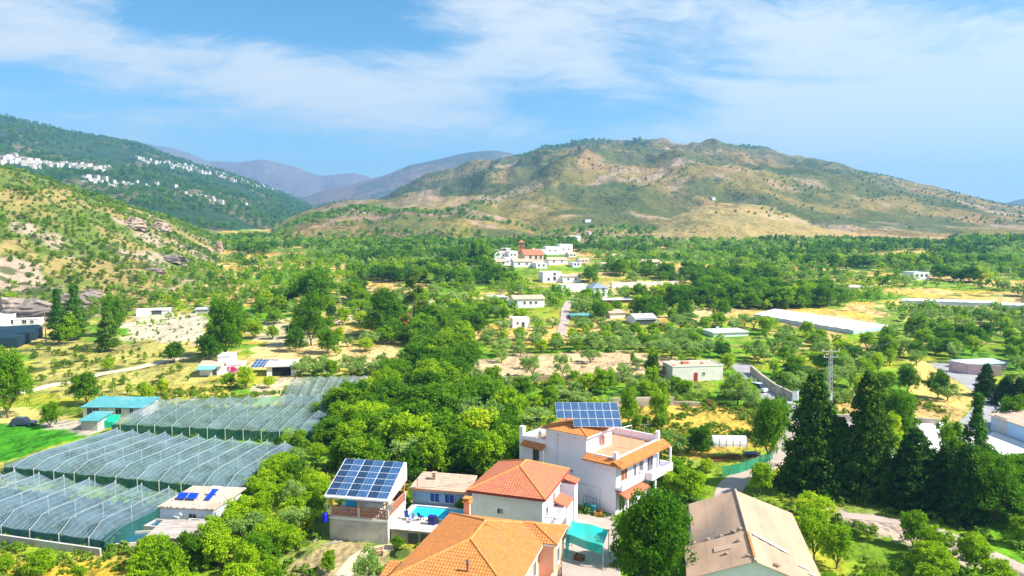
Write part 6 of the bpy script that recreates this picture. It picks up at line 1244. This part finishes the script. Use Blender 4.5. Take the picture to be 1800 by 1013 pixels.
# ------------------------------------------------------------------ trees the photograph shows one by one
HT = [
 ('big', 14, 735, 124, 96, 'tall dense dark green tree at the left edge above the bright lawn'),
 ('broad', 88, 752, 44, 44, 'small round tree beside the parked car on the pale yard'),
 ('dark', 152, 712, 58, 62, 'dark round tree behind the turquoise roofed shed'),
 ('poplar', 104, 606, 92, 36, 'tall poplar nearest the utility pole below the left cliff'),
 ('poplar', 134, 598, 92, 44, 'middle poplar of the clump below the left cliff'),
 ('broad', 118, 606, 50, 52, 'low leafy tree at the foot of the left poplars'),
 ('poplar', 190, 618, 74, 46, 'poplar with low foliage standing beside the terraced pale field'),
 ('dark', 200, 590, 70, 50, 'dark tree behind the poplar left of the pale field'),
 ('big', 398, 628, 104, 84, 'big leafy tree right of the pale ploughed field'),
 ('dark', 368, 636, 48, 56, 'lower dark tree at the left foot of the big leafy tree'),
 ('dark', 304, 638, 36, 46, 'dark round bush tree below the pale ploughed field'),
 ('broad', 190, 652, 22, 30, 'small bright tree above the dirt track on the left'),
 ('broad', 260, 716, 40, 26, 'slim bright tree right of the turquoise roofed shed'),
 ('broad', 432, 684, 40, 40, 'bright garden tree between the awning house and the open shed'),
 ('broad', 402, 682, 26, 34, 'low garden tree below the awning house'),
 ('broad', 472, 682, 20, 26, 'small round garden bush in front of the open shed'),
 ('big', 548, 608, 92, 66, 'tall bright tree left of the dark ravine'),
 ('dark', 548, 540, 66, 96, 'wide leafy tree beyond the tall bright tree of the ravine'),
 ('dark', 520, 618, 40, 46, 'dark tree at the left foot of the tall bright tree'),
 ('dark', 576, 622, 42, 56, 'dark tree at the right foot of the tall bright tree'),
 ('big', 676, 592, 84, 78, 'big dark tree left of the pine in the ravine'),
 ('pine', 728, 572, 90, 56, 'tall pine with a yellow green top above the ravine'),
 ('dry', 712, 588, 36, 40, 'bare grey brown bush below the pine'),
 ('broad', 842, 470, 46, 52, 'dark poplar like tree left of the church village'),
 ('dark', 838, 470, 44, 44, 'tall dark tree left of the church village'),
 ('dark', 800, 474, 34, 40, 'dark tree standing left of the tallest tree by the village'),
 ('olive', 1113, 690, 26, 30, 'olive tree with a visible trunk before the long white farmhouse'),
 ('olive', 1165, 690, 28, 26, 'grey green olive tree left of the long white farmhouse'),
 ('broad', 1063, 692, 42, 50, 'bright leafy tree in the middle of the orchard'),
 ('dark', 1148, 664, 44, 32, 'dark green tree just left of the long white farmhouse'),
 ('olive', 988, 664, 42, 38, 'olive tree on the edge of the pale field'),
 ('olive', 936, 664, 40, 40, 'round olive tree at the left of the pale field'),
 ('broad', 1112, 640, 20, 10, 'young slim tree in the pale field'),
 ('dark', 1270, 560, 34, 36, 'dark round tree beside the dry terraces in mid valley'),
 ('dark', 1200, 562, 34, 32, 'dark tree right of the grey roofed sheds in mid valley'),
 ('dark', 1052, 566, 34, 32, 'dense dark tree between the turquoise canopy and the grey roofed sheds'),
 ('olive', 1296, 712, 54, 58, 'large olive tree below the road with the white van'),
 ('big', 1352, 810, 112, 72, 'tall leafy tree between the road bend and the dark conifers'),
 ('broad', 1370, 770, 70, 60, 'leafy tree behind the road bend'),
 ('dark', 1232, 800, 50, 56, 'dark tree left of the small plastic tunnel'),
 ('olive', 1178, 806, 52, 62, 'olive tree behind the big white house'),
 ('broad', 1105, 745, 62, 46, 'thin tree in the dry yellow field'),
 ('broad', 1160, 748, 60, 44, 'second thin tree in the dry yellow field near the wall'),
 ('broad', 1338, 870, 58, 56, 'round bright bush tree at the end of the warehouse drive'),
 ('conifer', 1428, 862, 196, 118, 'tall dark conifer nearest the warehouse, left end of the row'),
 ('conifer', 1470, 868, 130, 90, 'shorter dark conifer between the two tallest ones'),
 ('conifer', 1522, 872, 206, 116, 'second tall dark conifer right of the power pylon'),
 ('conifer', 1604, 888, 128, 112, 'broad dark conifer in the middle of the row'),
 ('conifer', 1660, 898, 110, 92, 'low dark conifer beside the white car park'),
 ('big', 1580, 800, 118, 84, 'leafy tree behind the dark conifers'),
 ('broad', 1560, 812, 84, 60, 'bright tree showing between the conifers and the white yard'),
 ('conifer', 1694, 918, 130, 80, 'dark conifer at the right end of the row'),
 ('broad', 1672, 830, 90, 66, 'reddish green leafy tree beside the poplar'),
 ('poplar', 1712, 850, 150, 52, 'slender bright poplar on the right'),
 ('big', 1740, 920, 128, 130, 'wide dark tree right of the conifers'),
 ('big', 1794, 900, 100, 110, 'wide dark tree at the right edge'),
 ('conifer', 1732, 696, 54, 42, 'small cypress beside the guard rail of the right road'),
 ('conifer', 1768, 712, 48, 50, 'second small cypress beside the guard rail'),
 ('conifer', 1792, 716, 50, 46, 'third small cypress at the right edge by the road'),
 ('dark', 1782, 752, 58, 64, 'dark round bush beyond the guard rail'),
 ('dark', 1648, 700, 48, 52, 'tree on the dry slope left of the right road'),
 ('dark', 1596, 690, 46, 44, 'tree left of the dry slope by the right road'),
 ('broad', 1560, 636, 46, 50, 'bright tree right of the long white greenhouse'),
 ('dark', 1612, 604, 50, 52, 'dark tree below the right end of the white greenhouse'),
 ('big', 1148, 1062, 205, 172, 'large dark leafy tree left of the warehouse'),
 ('big', 1125, 990, 110, 96, 'leafy tree below the big white house'),
 ('broad', 1212, 880, 56, 80, 'low bright tree at the back corner of the warehouse'),
 ('broad', 1170, 872, 44, 60, 'bright bush tree right of the big white house'),
 ('broad', 1430, 985, 92, 74, 'thin leafy tree just right of the warehouse roof'),
 ('broad', 1470, 1000, 80, 66, 'second thin tree right of the warehouse roof'),
 ('broad', 1604, 962, 62, 66, 'round orchard tree with a visible trunk below the conifers'),
 ('broad', 1642, 985, 60, 70, 'orchard tree between the lower path and the round tree'),
 ('broad', 1712, 1002, 64, 84, 'orchard tree in the bottom right'),
 ('broad', 1790, 958, 52, 50, 'small orchard tree with a dark trunk at the right edge'),
 ('broad', 292, 1030, 78, 96, 'big round bush tree below the grey sheds'),
 ('broad', 68, 1018, 48, 66, 'round bush in front of the left net greenhouse'),
 ('broad', 10, 1010, 34, 40, 'bush at the bottom left corner'),
 ('broad', 140, 1020, 26, 40, 'low bush right of the round bush before the left net greenhouse'),
 ('broad', 525, 790, 34, 36, 'small bush at the right corner of the middle net greenhouse'),
 ('dark', 700, 965, 22, 30, 'dark shrub beside the steps of the pool terrace'),
 ('olive', 645, 1030, 70, 60, 'pale olive tree below the solar pavilion'),
 ('broad', 577, 1010, 42, 40, 'leafy plant below the left corner of the solar pavilion'),
 ('broad', 760, 940, 34, 30, 'climbing greenery by the pool terrace corner'),
 ('dark', 812, 915, 40, 26, 'green bush between the pool house and the salmon roofed house'),
 ('shrub', 430, 764, 18, 46, 'overgrown bush between the two upper net greenhouses'),
 ('shrub', 395, 764, 18, 26, 'second overgrown bush between the two upper net greenhouses'),
 ('dry', 738, 738, 30, 34, 'rusty orange dried bush in the wooded hollow above the pool house'),
 ('pink', 409, 662, 18, 24, 'pink flowering bush beside the awning house'),
]
for k_, px, py, hp, wp, lb in HT: hand(k_, px, py, hp, lb, wp)

# ------------------------------------------------------------------ groves and scrub
ZONES = [  # name, outline (photo pixels on the land), spacing m, keep, kinds, heights m, wording
 ('lowleft', [(120, 1110), (250, 1000), (345, 960), (352, 925), (430, 905), (440, 850), (520, 830), (560, 850), (575, 930), (560, 975), (500, 985), (480, 1110)], 3.1, .97, dict(broad=.8, dark=.1, olive=.1), (2.6, 4.2), 'on the slope between the net greenhouse and the solar pavilion'),
 ('slope', [(440, 850), (520, 768), (560, 775), (585, 850), (560, 850), (520, 830)], 4.5, .8, dict(broad=.8, olive=.2), (2.4, 3.8), 'on the yellowish slope right of the middle net greenhouse'),
 ('ravine', [(560, 775), (560, 745), (605, 708), (690, 695), (800, 700), (870, 730), (912, 775), (912, 850), (840, 862), (720, 846), (600, 836), (585, 850)], 4.9, .95, dict(broad=.34, dark=.6, olive=.06), (4.6, 8.0), 'in the wooded hollow behind the solar pavilion'),
 ('ravineup', [(605, 708), (690, 690), (690, 650), (700, 620), (650, 600), (650, 570), (760, 560), (860, 570), (850, 625), (825, 660), (830, 690), (700, 700)], 6.0, .93, dict(broad=.3, dark=.6, dry=.05, olive=.05), (5, 7.5), 'in the dense wood running down from the pine'),
 ('olivenet', [(512, 662), (690, 662), (690, 645), (520, 640)], 4.6, .95, dict(olive=1), (3, 4), 'in the row behind the far net greenhouse'),
 ('palefield', [(825, 640), (900, 630), (1040, 622), (1140, 626), (1185, 640), (1175, 665), (1000, 668), (830, 672)], 8, .5, dict(olive=.5, broad=.3, shrub=.2), (2.0, 4.0), 'scattered over the pale ploughed field'),
 ('farfield', [(1560, 548), (1640, 543), (1880, 556), (1880, 606), (1620, 590)], 6.2, .85, dict(olive=.5, broad=.3, dark=.2), (3.2, 5.2), 'x'),
 ('yellow', [(1080, 705), (1180, 700), (1330, 725), (1345, 780), (1250, 805), (1165, 800), (1085, 760)], 5, .5, dict(broad=.22, shrub=.5, dry=.28), (1.6, 3.0), 'in the dry yellow field'),
 ('orchard', [(690, 695), (820, 690), (835, 668), (1000, 670), (1175, 668), (1330, 690), (1325, 728), (1180, 700), (1080, 705), (1085, 760), (975, 720), (912, 775), (870, 730), (800, 700)], 5.8, .8, dict(broad=.55, olive=.3, dark=.15), (3, 4.6), 'in the orchard above the big white house'),
 ('dryterrace', [(430, 648), (450, 612), (560, 625), (640, 625), (690, 612), (700, 640), (690, 650), (560, 650)], 9, .5, dict(broad=1), (2.4, 3.2), 'on the ochre terrace behind the open shed'),
 ('grove', [(850, 625), (860, 580), (1000, 572), (1150, 585), (1245, 598), (1250, 640), (1140, 625), (1040, 620), (900, 630)], 5.2, .92, dict(olive=.7, broad=.3), (3.2, 4.6), 'in the grey green grove above the pale field'),
 ('right', [(1250, 640), (1245, 600), (1400, 596), (1600, 590), (1640, 640), (1590, 680), (1600, 700), (1460, 684), (1400, 684), (1340, 650)], 6.4, .8, dict(olive=.42, broad=.38, dark=.2), (3, 5), 'between the white greenhouse and the power pylon'),
 ('behindhouse', [(1165, 872), (1165, 805), (1250, 815), (1285, 840), (1268, 868), (1215, 880)], 3.6, .8, dict(broad=.8, shrub=.2), (1.6, 3.0), 'in the garden between the big white house and the warehouse drive'),
 ('orchard2', [(1420, 1110), (1400, 960), (1440, 900), (1490, 930), (1640, 975), (1800, 1030), (1950, 1110)], 4.6, .85, dict(broad=.85, shrub=.15), (2.2, 3.6), 'in the bottom right orchard'),
 ('rightdark', [(1390, 862), (1400, 840), (1480, 830), (1700, 840), (1850, 840), (1850, 950), (1700, 890), (1600, 868), (1500, 862)], 5.0, .8, dict(dark=.7, conifer=.0, broad=.3), (4, 6), 'among the dark trees above the lower path'),
 ('rightslope', [(1590, 680), (1640, 640), (1660, 650), (1715, 700), (1690, 720), (1600, 720)], 9, .5, dict(broad=.5, olive=.5), (2.5, 4), 'on the dry slope by the right road'),
 ('farright', [(1640, 640), (1600, 590), (1850, 600), (1900, 700), (1780, 640), (1660, 625)], 7, .7, dict(dark=.6, broad=.4), (4, 6), 'above the right road and its walled yard'),
 ('leftscrub', [(55, 600), (200, 612), (330, 616), (345, 640), (420, 660), (330, 690), (260, 690), (120, 680), (45, 680)], 3.6, .5, dict(shrub=.88, broad=.12), (.7, 2.0), 'on the yellowish scrub above the dirt track'),
 ('leftgarden', [(185, 692), (250, 668), (295, 642), (345, 650), (352, 676), (345, 692), (260, 700)], 3.6, .85, dict(broad=.75, dark=.15, shrub=.1), (2, 3.6), 'in the kitchen garden left of the awning house'),
 ('strip1', [(222, 578), (236, 560), (362, 556), (370, 567), (300, 570)], 3.8, .9, dict(broad=.7, shrub=.3), (1.8, 3.2), 'x'),
 ('hillfoot', [(150, 548), (205, 505), (300, 480), (385, 468), (425, 500), (400, 548), (240, 550)], 5.0, .85, dict(broad=.35, shrub=.25, dark=.25, olive=.15), (2.6, 4.8), 'x'),
 ('bushline', [(62, 612), (140, 602), (146, 618), (64, 632)], 3.2, .95, dict(broad=.8, shrub=.2), (2.0, 3.2), 'x'),
 ('gardenfront', [(356, 690), (356, 668), (470, 664), (484, 688)], 4.6, .55, dict(broad=.8, shrub=.2), (1.8, 3.0), 'x'),
 ('vines', [(215, 605), (240, 560), (310, 548), (368, 560), (362, 616), (290, 606)], 4.2, .9, dict(shrub=1), (.6, 1.0), 'in the pale ploughed field on the left'),
 ('leftwood', [(380, 640), (370, 560), (395, 475), (470, 455), (600, 470), (640, 500), (600, 560), (640, 600), (560, 606), (450, 606)], 7.4, .72, dict(broad=.55, dark=.3, olive=.15), (3.5, 6.5), 'in the leafy valley floor below the left hill'),
]
ZW = [(z[0], [(ground(a, b)[:2] if b < 690 else at_z(a, b, 0)[:2]) for a, b in z[1]]) for z in ZONES]
KEEPW = KEEPWORLD
REC = {}   # kind -> list of (x, y, z, h, wording)
rng = np.random.default_rng(23)
def free(x, y):
    m = np.ones(x.shape, bool)
    for K in KEEPW: m &= ~inpoly(x, y, K)
    for (a, b, r) in PLACED: m &= (x-a)**2+(y-b)**2 > r*r
    for (K, wd) in ROADW:
        for (p, q) in zip(K, K[1:]):
            d = np.array(q)-np.array(p); l2 = max(float(d @ d), 1e-6); t = np.clip(((x-p[0])*d[0]+(y-p[1])*d[1])/l2, 0, 1)
            m &= (x-p[0]-t*d[0])**2+(y-p[1]-t*d[1])**2 > (wd/2+1.6)**2
    return m
def jgrid(x0, x1, y0, y1, s, jt=.8):
    gx, gy = np.meshgrid(np.arange(x0, x1, s), np.arange(y0, y1, s)); gx = gx.ravel(); gy = gy.ravel(); n = len(gx)
    return gx+(rng.random(n)-.5)*s*jt, gy+(rng.random(n)-.5)*s*jt
def add_pts(x, y, kinds, hr, word, ok=None):
    m = free(x, y)
    if ok is not None: m &= ok
    x, y = x[m], y[m]; z = hzv(x, y); ks = list(kinds); pr = np.array([kinds[k] for k in ks], float); pr /= pr.sum(); pick = rng.choice(len(ks), len(x), p=pr)
    h = hr[0]+(hr[1]-hr[0])*rng.random(len(x))
    for i in range(len(x)):
        k = ks[pick[i]]; REC.setdefault(k, []).append((x[i], y[i], z[i], h[i]*(1 if k not in ('shrub', 'dry') else .62 if hr[1] > 2.5 else 1), word))
done = []
for (nm, W), z in zip(ZW, ZONES):
    A = np.array(W); x, y = jgrid(A[:, 0].min(), A[:, 0].max(), A[:, 1].min(), A[:, 1].max(), z[2], .3 if z[4].get('olive', 0) >= .6 else .8)
    m = inpoly(x, y, W)
    for V in done: m &= ~inpoly(x, y, V)
    m &= rng.random(len(x)) < z[3]; add_pts(x[m], y[m], z[4], z[5], z[6]); done.append(W)
def rest(y0, y1, s, gate, kinds, hr, word, umin=-80, umax=1880, layer=None, seed=50, gs=45):
    hw = .78*y1; x, y = jgrid(-hw, hw, y0, y1, s); u = 900+FPX*x/y; m = (u > umin) & (u < umax)
    _, wh = hills(x, y); m &= (wh == -1) if layer is None else (wh == layer)
    for V in done: m &= ~inpoly(x, y, V)
    m &= fbm(x*.45, y, gs, 3, seed=seed) > gate; add_pts(x[m], y[m], kinds, hr, word)
rest(150, 230, 6.2, .45, dict(broad=.5, olive=.3, shrub=.2), (2.2, 4.8), 'on the terraces of the near valley floor', 560)
rest(230, 420, 6.0, .455, dict(broad=.46, olive=.30, dark=.14, shrub=.1), (2.6, 6.0), 'on the terraces of the middle valley floor', 380)
rest(420, 620, 6.6, .45, dict(olive=.36, broad=.40, dark=.16, shrub=.08), (2.8, 6.8), 'on the far terraces around the white farmhouses', 380)
rest(620, 860, 7.0, .44, dict(dark=.42, olive=.3, broad=.24, poplar=.04), (4.5, 9), 'below the hills around the church village', 250)
HN = {H['n']: k for k, H in enumerate(HILLS)}
for (q0, q1, sd0, gt, kk, hh) in ((240, 480, 81, .69, dict(dark=.8, broad=.2), (6, 9)), (430, 1000, 82, .65, dict(dark=.8, poplar=.2), (6.5, 9.5)), (300, 700, 83, .64, dict(olive=1), (4, 5.5))):
    x, y = jgrid(-.75*q1, .75*q1, q0, q1, 6.0); u = 900+FPX*x/y; m = (u > 420) & (u < 1880) & (hills(x, y)[1] == -1) & (fbm(x*.6, y, 38, 2, seed=sd0) > gt)
    for V in done: m &= ~inpoly(x, y, V)
    add_pts(x[m], y[m], kk, hh, 'x')
rest(680, 980, 8.5, .46, dict(dark=.5, olive=.3, broad=.2), (4, 8), 'on the first slopes of the hills', 420, layer=HN['foot'])
rest(720, 1100, 9.5, .50, dict(dark=.5, olive=.3, broad=.2), (4, 7), 'on the first slopes of the hills', 420, layer=HN['brown'])
HN = {H['n']: k for k, H in enumerate(HILLS)}
rest(225, 900, 4.0, .34, dict(shrub=.72, olive=.10, broad=.10, dark=.08), (1.3, 4.0), 'on the rocky left hillside', -100, 620, HN['near_left'], gs=26)
# the largest in the photo of every kind one by one, the rest of the kind as one stuff object
for k in list(REC):
    L0 = sorted(REC[k], key=lambda t: -(t[3]/t[1])); near = [t for t in L0 if -60 < proj(t[0], t[1], t[2])[0] < 1860 and proj(t[0], t[1], t[2]+t[3])[1] < 1030][:(300-NCOUNT.get(k, 0) if k != 'dark' else 220)]
    ids = set(map(id, near)); far = [t for t in L0 if id(t) not in ids]
    LMK = [('the solar pavilion', 640, 950), ('the pump house', 330, 915), ('the nearest net greenhouse', 120, 930), ('the middle net greenhouse', 300, 810), ('the upper net greenhouse', 410, 730), ('the far small net greenhouse', 600, 680), ('the big white house', 1040, 880), ('the salmon roofed house', 900, 890), ('the warehouse', 1320, 950), ('the green mesh fence', 1320, 825),
       ('the row of dark conifers', 1540, 880), ('the power pylon', 1457, 716), ('the notice board', 1398, 712), ('the flat roofed farmhouse', 1225, 670), ('the tall pine', 728, 572), ('the tall bright tree of the ravine', 548, 608), ('the awning house', 375, 656), ('the turquoise roofed shed', 198, 735), ('the left pale ploughed field', 290, 580), ('the big leafy field tree', 398, 628),
       ('the cottage below the lane', 915, 577), ('the long house with a pink roof', 930, 541), ('the slate blue roofed house', 1055, 525), ('the grey roofed barn', 1136, 571), ('the low house in the olive grove', 1285, 592), ('the white plastic greenhouse', 1440, 575), ('the long thin greenhouse', 1665, 535), ('the bare orange knoll', 1435, 470), ('the villa on the right slope', 1620, 492), ('the church tower', 917, 459), ('the village tree row', 1100, 465),
       ('the purple painted wall', 1715, 656), ('the factory hall', 1760, 790), ('the long pale terrace wall', 1135, 503), ('the tall rock pinnacle', 386, 446), ('the left grey cliff', 40, 556), ('the two rocky crags', 260, 404), ('the white cliff buildings', 30, 572), ('the middle pale ploughed field', 960, 650), ('the dry yellow field wall', 1190, 714), ('the lone poplar on the right', 1712, 850), ('the tallest village tree', 838, 470), ('the small white cube house', 248, 556)]
    LMW = np.array([(ground(a, b)[:2] if b < 690 else at_z(a, b, 0)[:2]) for _, a, b in LMK])
    def where(t):
        u = np.log(t[1]); d = (LMW[:, 0]/LMW[:, 1]-t[0]/t[1])**2*6+(np.log(LMW[:, 1])-u)**2; q = int(np.argmin(d)); dx = t[0]/t[1]-LMW[q, 0]/LMW[q, 1]; dy = t[1]/LMW[q, 1]-1
        side = ('right of' if dx > 0 else 'left of') if abs(dx)*1.6 > abs(dy) else ('behind' if dy > 0 else 'in front of')
        r_ = math.sqrt(d[q]); return ('just ' if r_ < .07 else 'close ' if r_ < .14 else 'well ')+side+' '+LMK[q][0]
    adj = dict(broad='bright green', dark='dark green', olive='grey green', shrub='low green', dry='dry brown', conifer='dark', poplar='slender', pine='')[k]
    noun = TREE_NAME[k].replace('_', ' ')
    noun = noun if k != 'dark' else 'tree'
    hs_ = sorted(t[3] for t in near)
    for t in near:
        sz = 'small' if t[3] < hs_[len(hs_)//3] else 'tall' if t[3] > hs_[2*len(hs_)//3] else 'medium'
        lb = '%s %s %s %s' % (sz, adj, noun, where(t)); plant(k, t[0], t[1], t[3], lb, lb.replace(noun, noun+'s'), .75+.6*random.random())
    if len(far) > 0:
        F = np.array([t[:4] for t in far]); stuff({'broad': 'far_broadleaf_trees', 'dark': 'far_dark_trees', 'olive': 'far_olive_trees', 'shrub': 'far_shrubs'}.get(k, 'far_'+k+'_trees'), far_proto(k), F[:, :3]-[0, 0, .15], rng.random(len(F))*6.28, F[:, 3]/SPEC[k][0], 'the many more distant %s %ss of the valley' % (adj, noun), 'trees')
    print('KIND', k, len(near), len(far))
# woods on the mountains
def wood(name, layer, y0, y1, s, gate, kind, hr, label, umin, umax, gs, seed, extra=None):
    hw = .78*y1; x, y = jgrid(-hw, hw, y0, y1, s); u = 900+FPX*x/y; m = (u > umin) & (u < umax); x, y = x[m], y[m]
    _, wh = hills(x, y); m = np.isin(wh, layer) & (fbm(x, y, gs, 4, seed=seed) > gate)
    if extra is not None: m &= extra(x, y)
    x, y = x[m], y[m]
    for K in FARKEEP:
        q = ~inpoly(x, y, K); x, y = x[q], y[q]
    z = hzv(x, y); h = hr[0]+(hr[1]-hr[0])*rng.random(len(x)); print('WOOD', name, len(x))
    stuff(name, far_proto(kind), np.stack([x, y, z-.5], 1), rng.random(len(x))*6.28, h/SPEC[kind][0], label, 'woodland')
wood('mountain_woodland', [HN['left_mountain']], 900, 2900, 19, .43, 'dark', (8, 13), 'blue green woodland over the left mountainside', -60, 620, 130, 25)
wood('ridge_woodland', [HN['main']], 1900, 2700, 15, .46, 'dark', (6, 10), 'dark pines along the crest of the main hill', 840, 1800, 200, 61, lambda x, y: y > 2150+160*fbm(x, y, 300, 3, seed=5))
wood('hillside_scrub', [HN['main'], HN['brown'], HN['yellow'], HN['foot'], HN['mid_spur'], HN['knob'], HN['right_spur']], 900, 2300, 17, .60, 'shrub', (2.5, 5.0), 'scattered scrub on the dry brown hills', 420, 1860, 90, 62)
# grass and weeds of the near ground
gc = bpy.data.collections.new('tuft_kinds')
for v in range(4):
    me = crown('tuft', 'grass', .42, .34, .02, 10, 16, .16, 300+v, 4, .16); gc.objects.link(bpy.data.objects.new('grass_tuft', me))
x, y = jgrid(-75, 85, 58, 175, .95); m = free(x, y) & (fbm(x, y, 8, 3, seed=71) > .46); x, y = x[m], y[m]; print('TUFTS', len(x))
stuff('grass_and_weeds', gc, np.stack([x, y, hzv(x, y)], 1), rng.random(len(x))*6.28, .6+1.6*rng.random(len(x))**2, 'tufts of grass and weeds over the near ground', 'grass', 4)
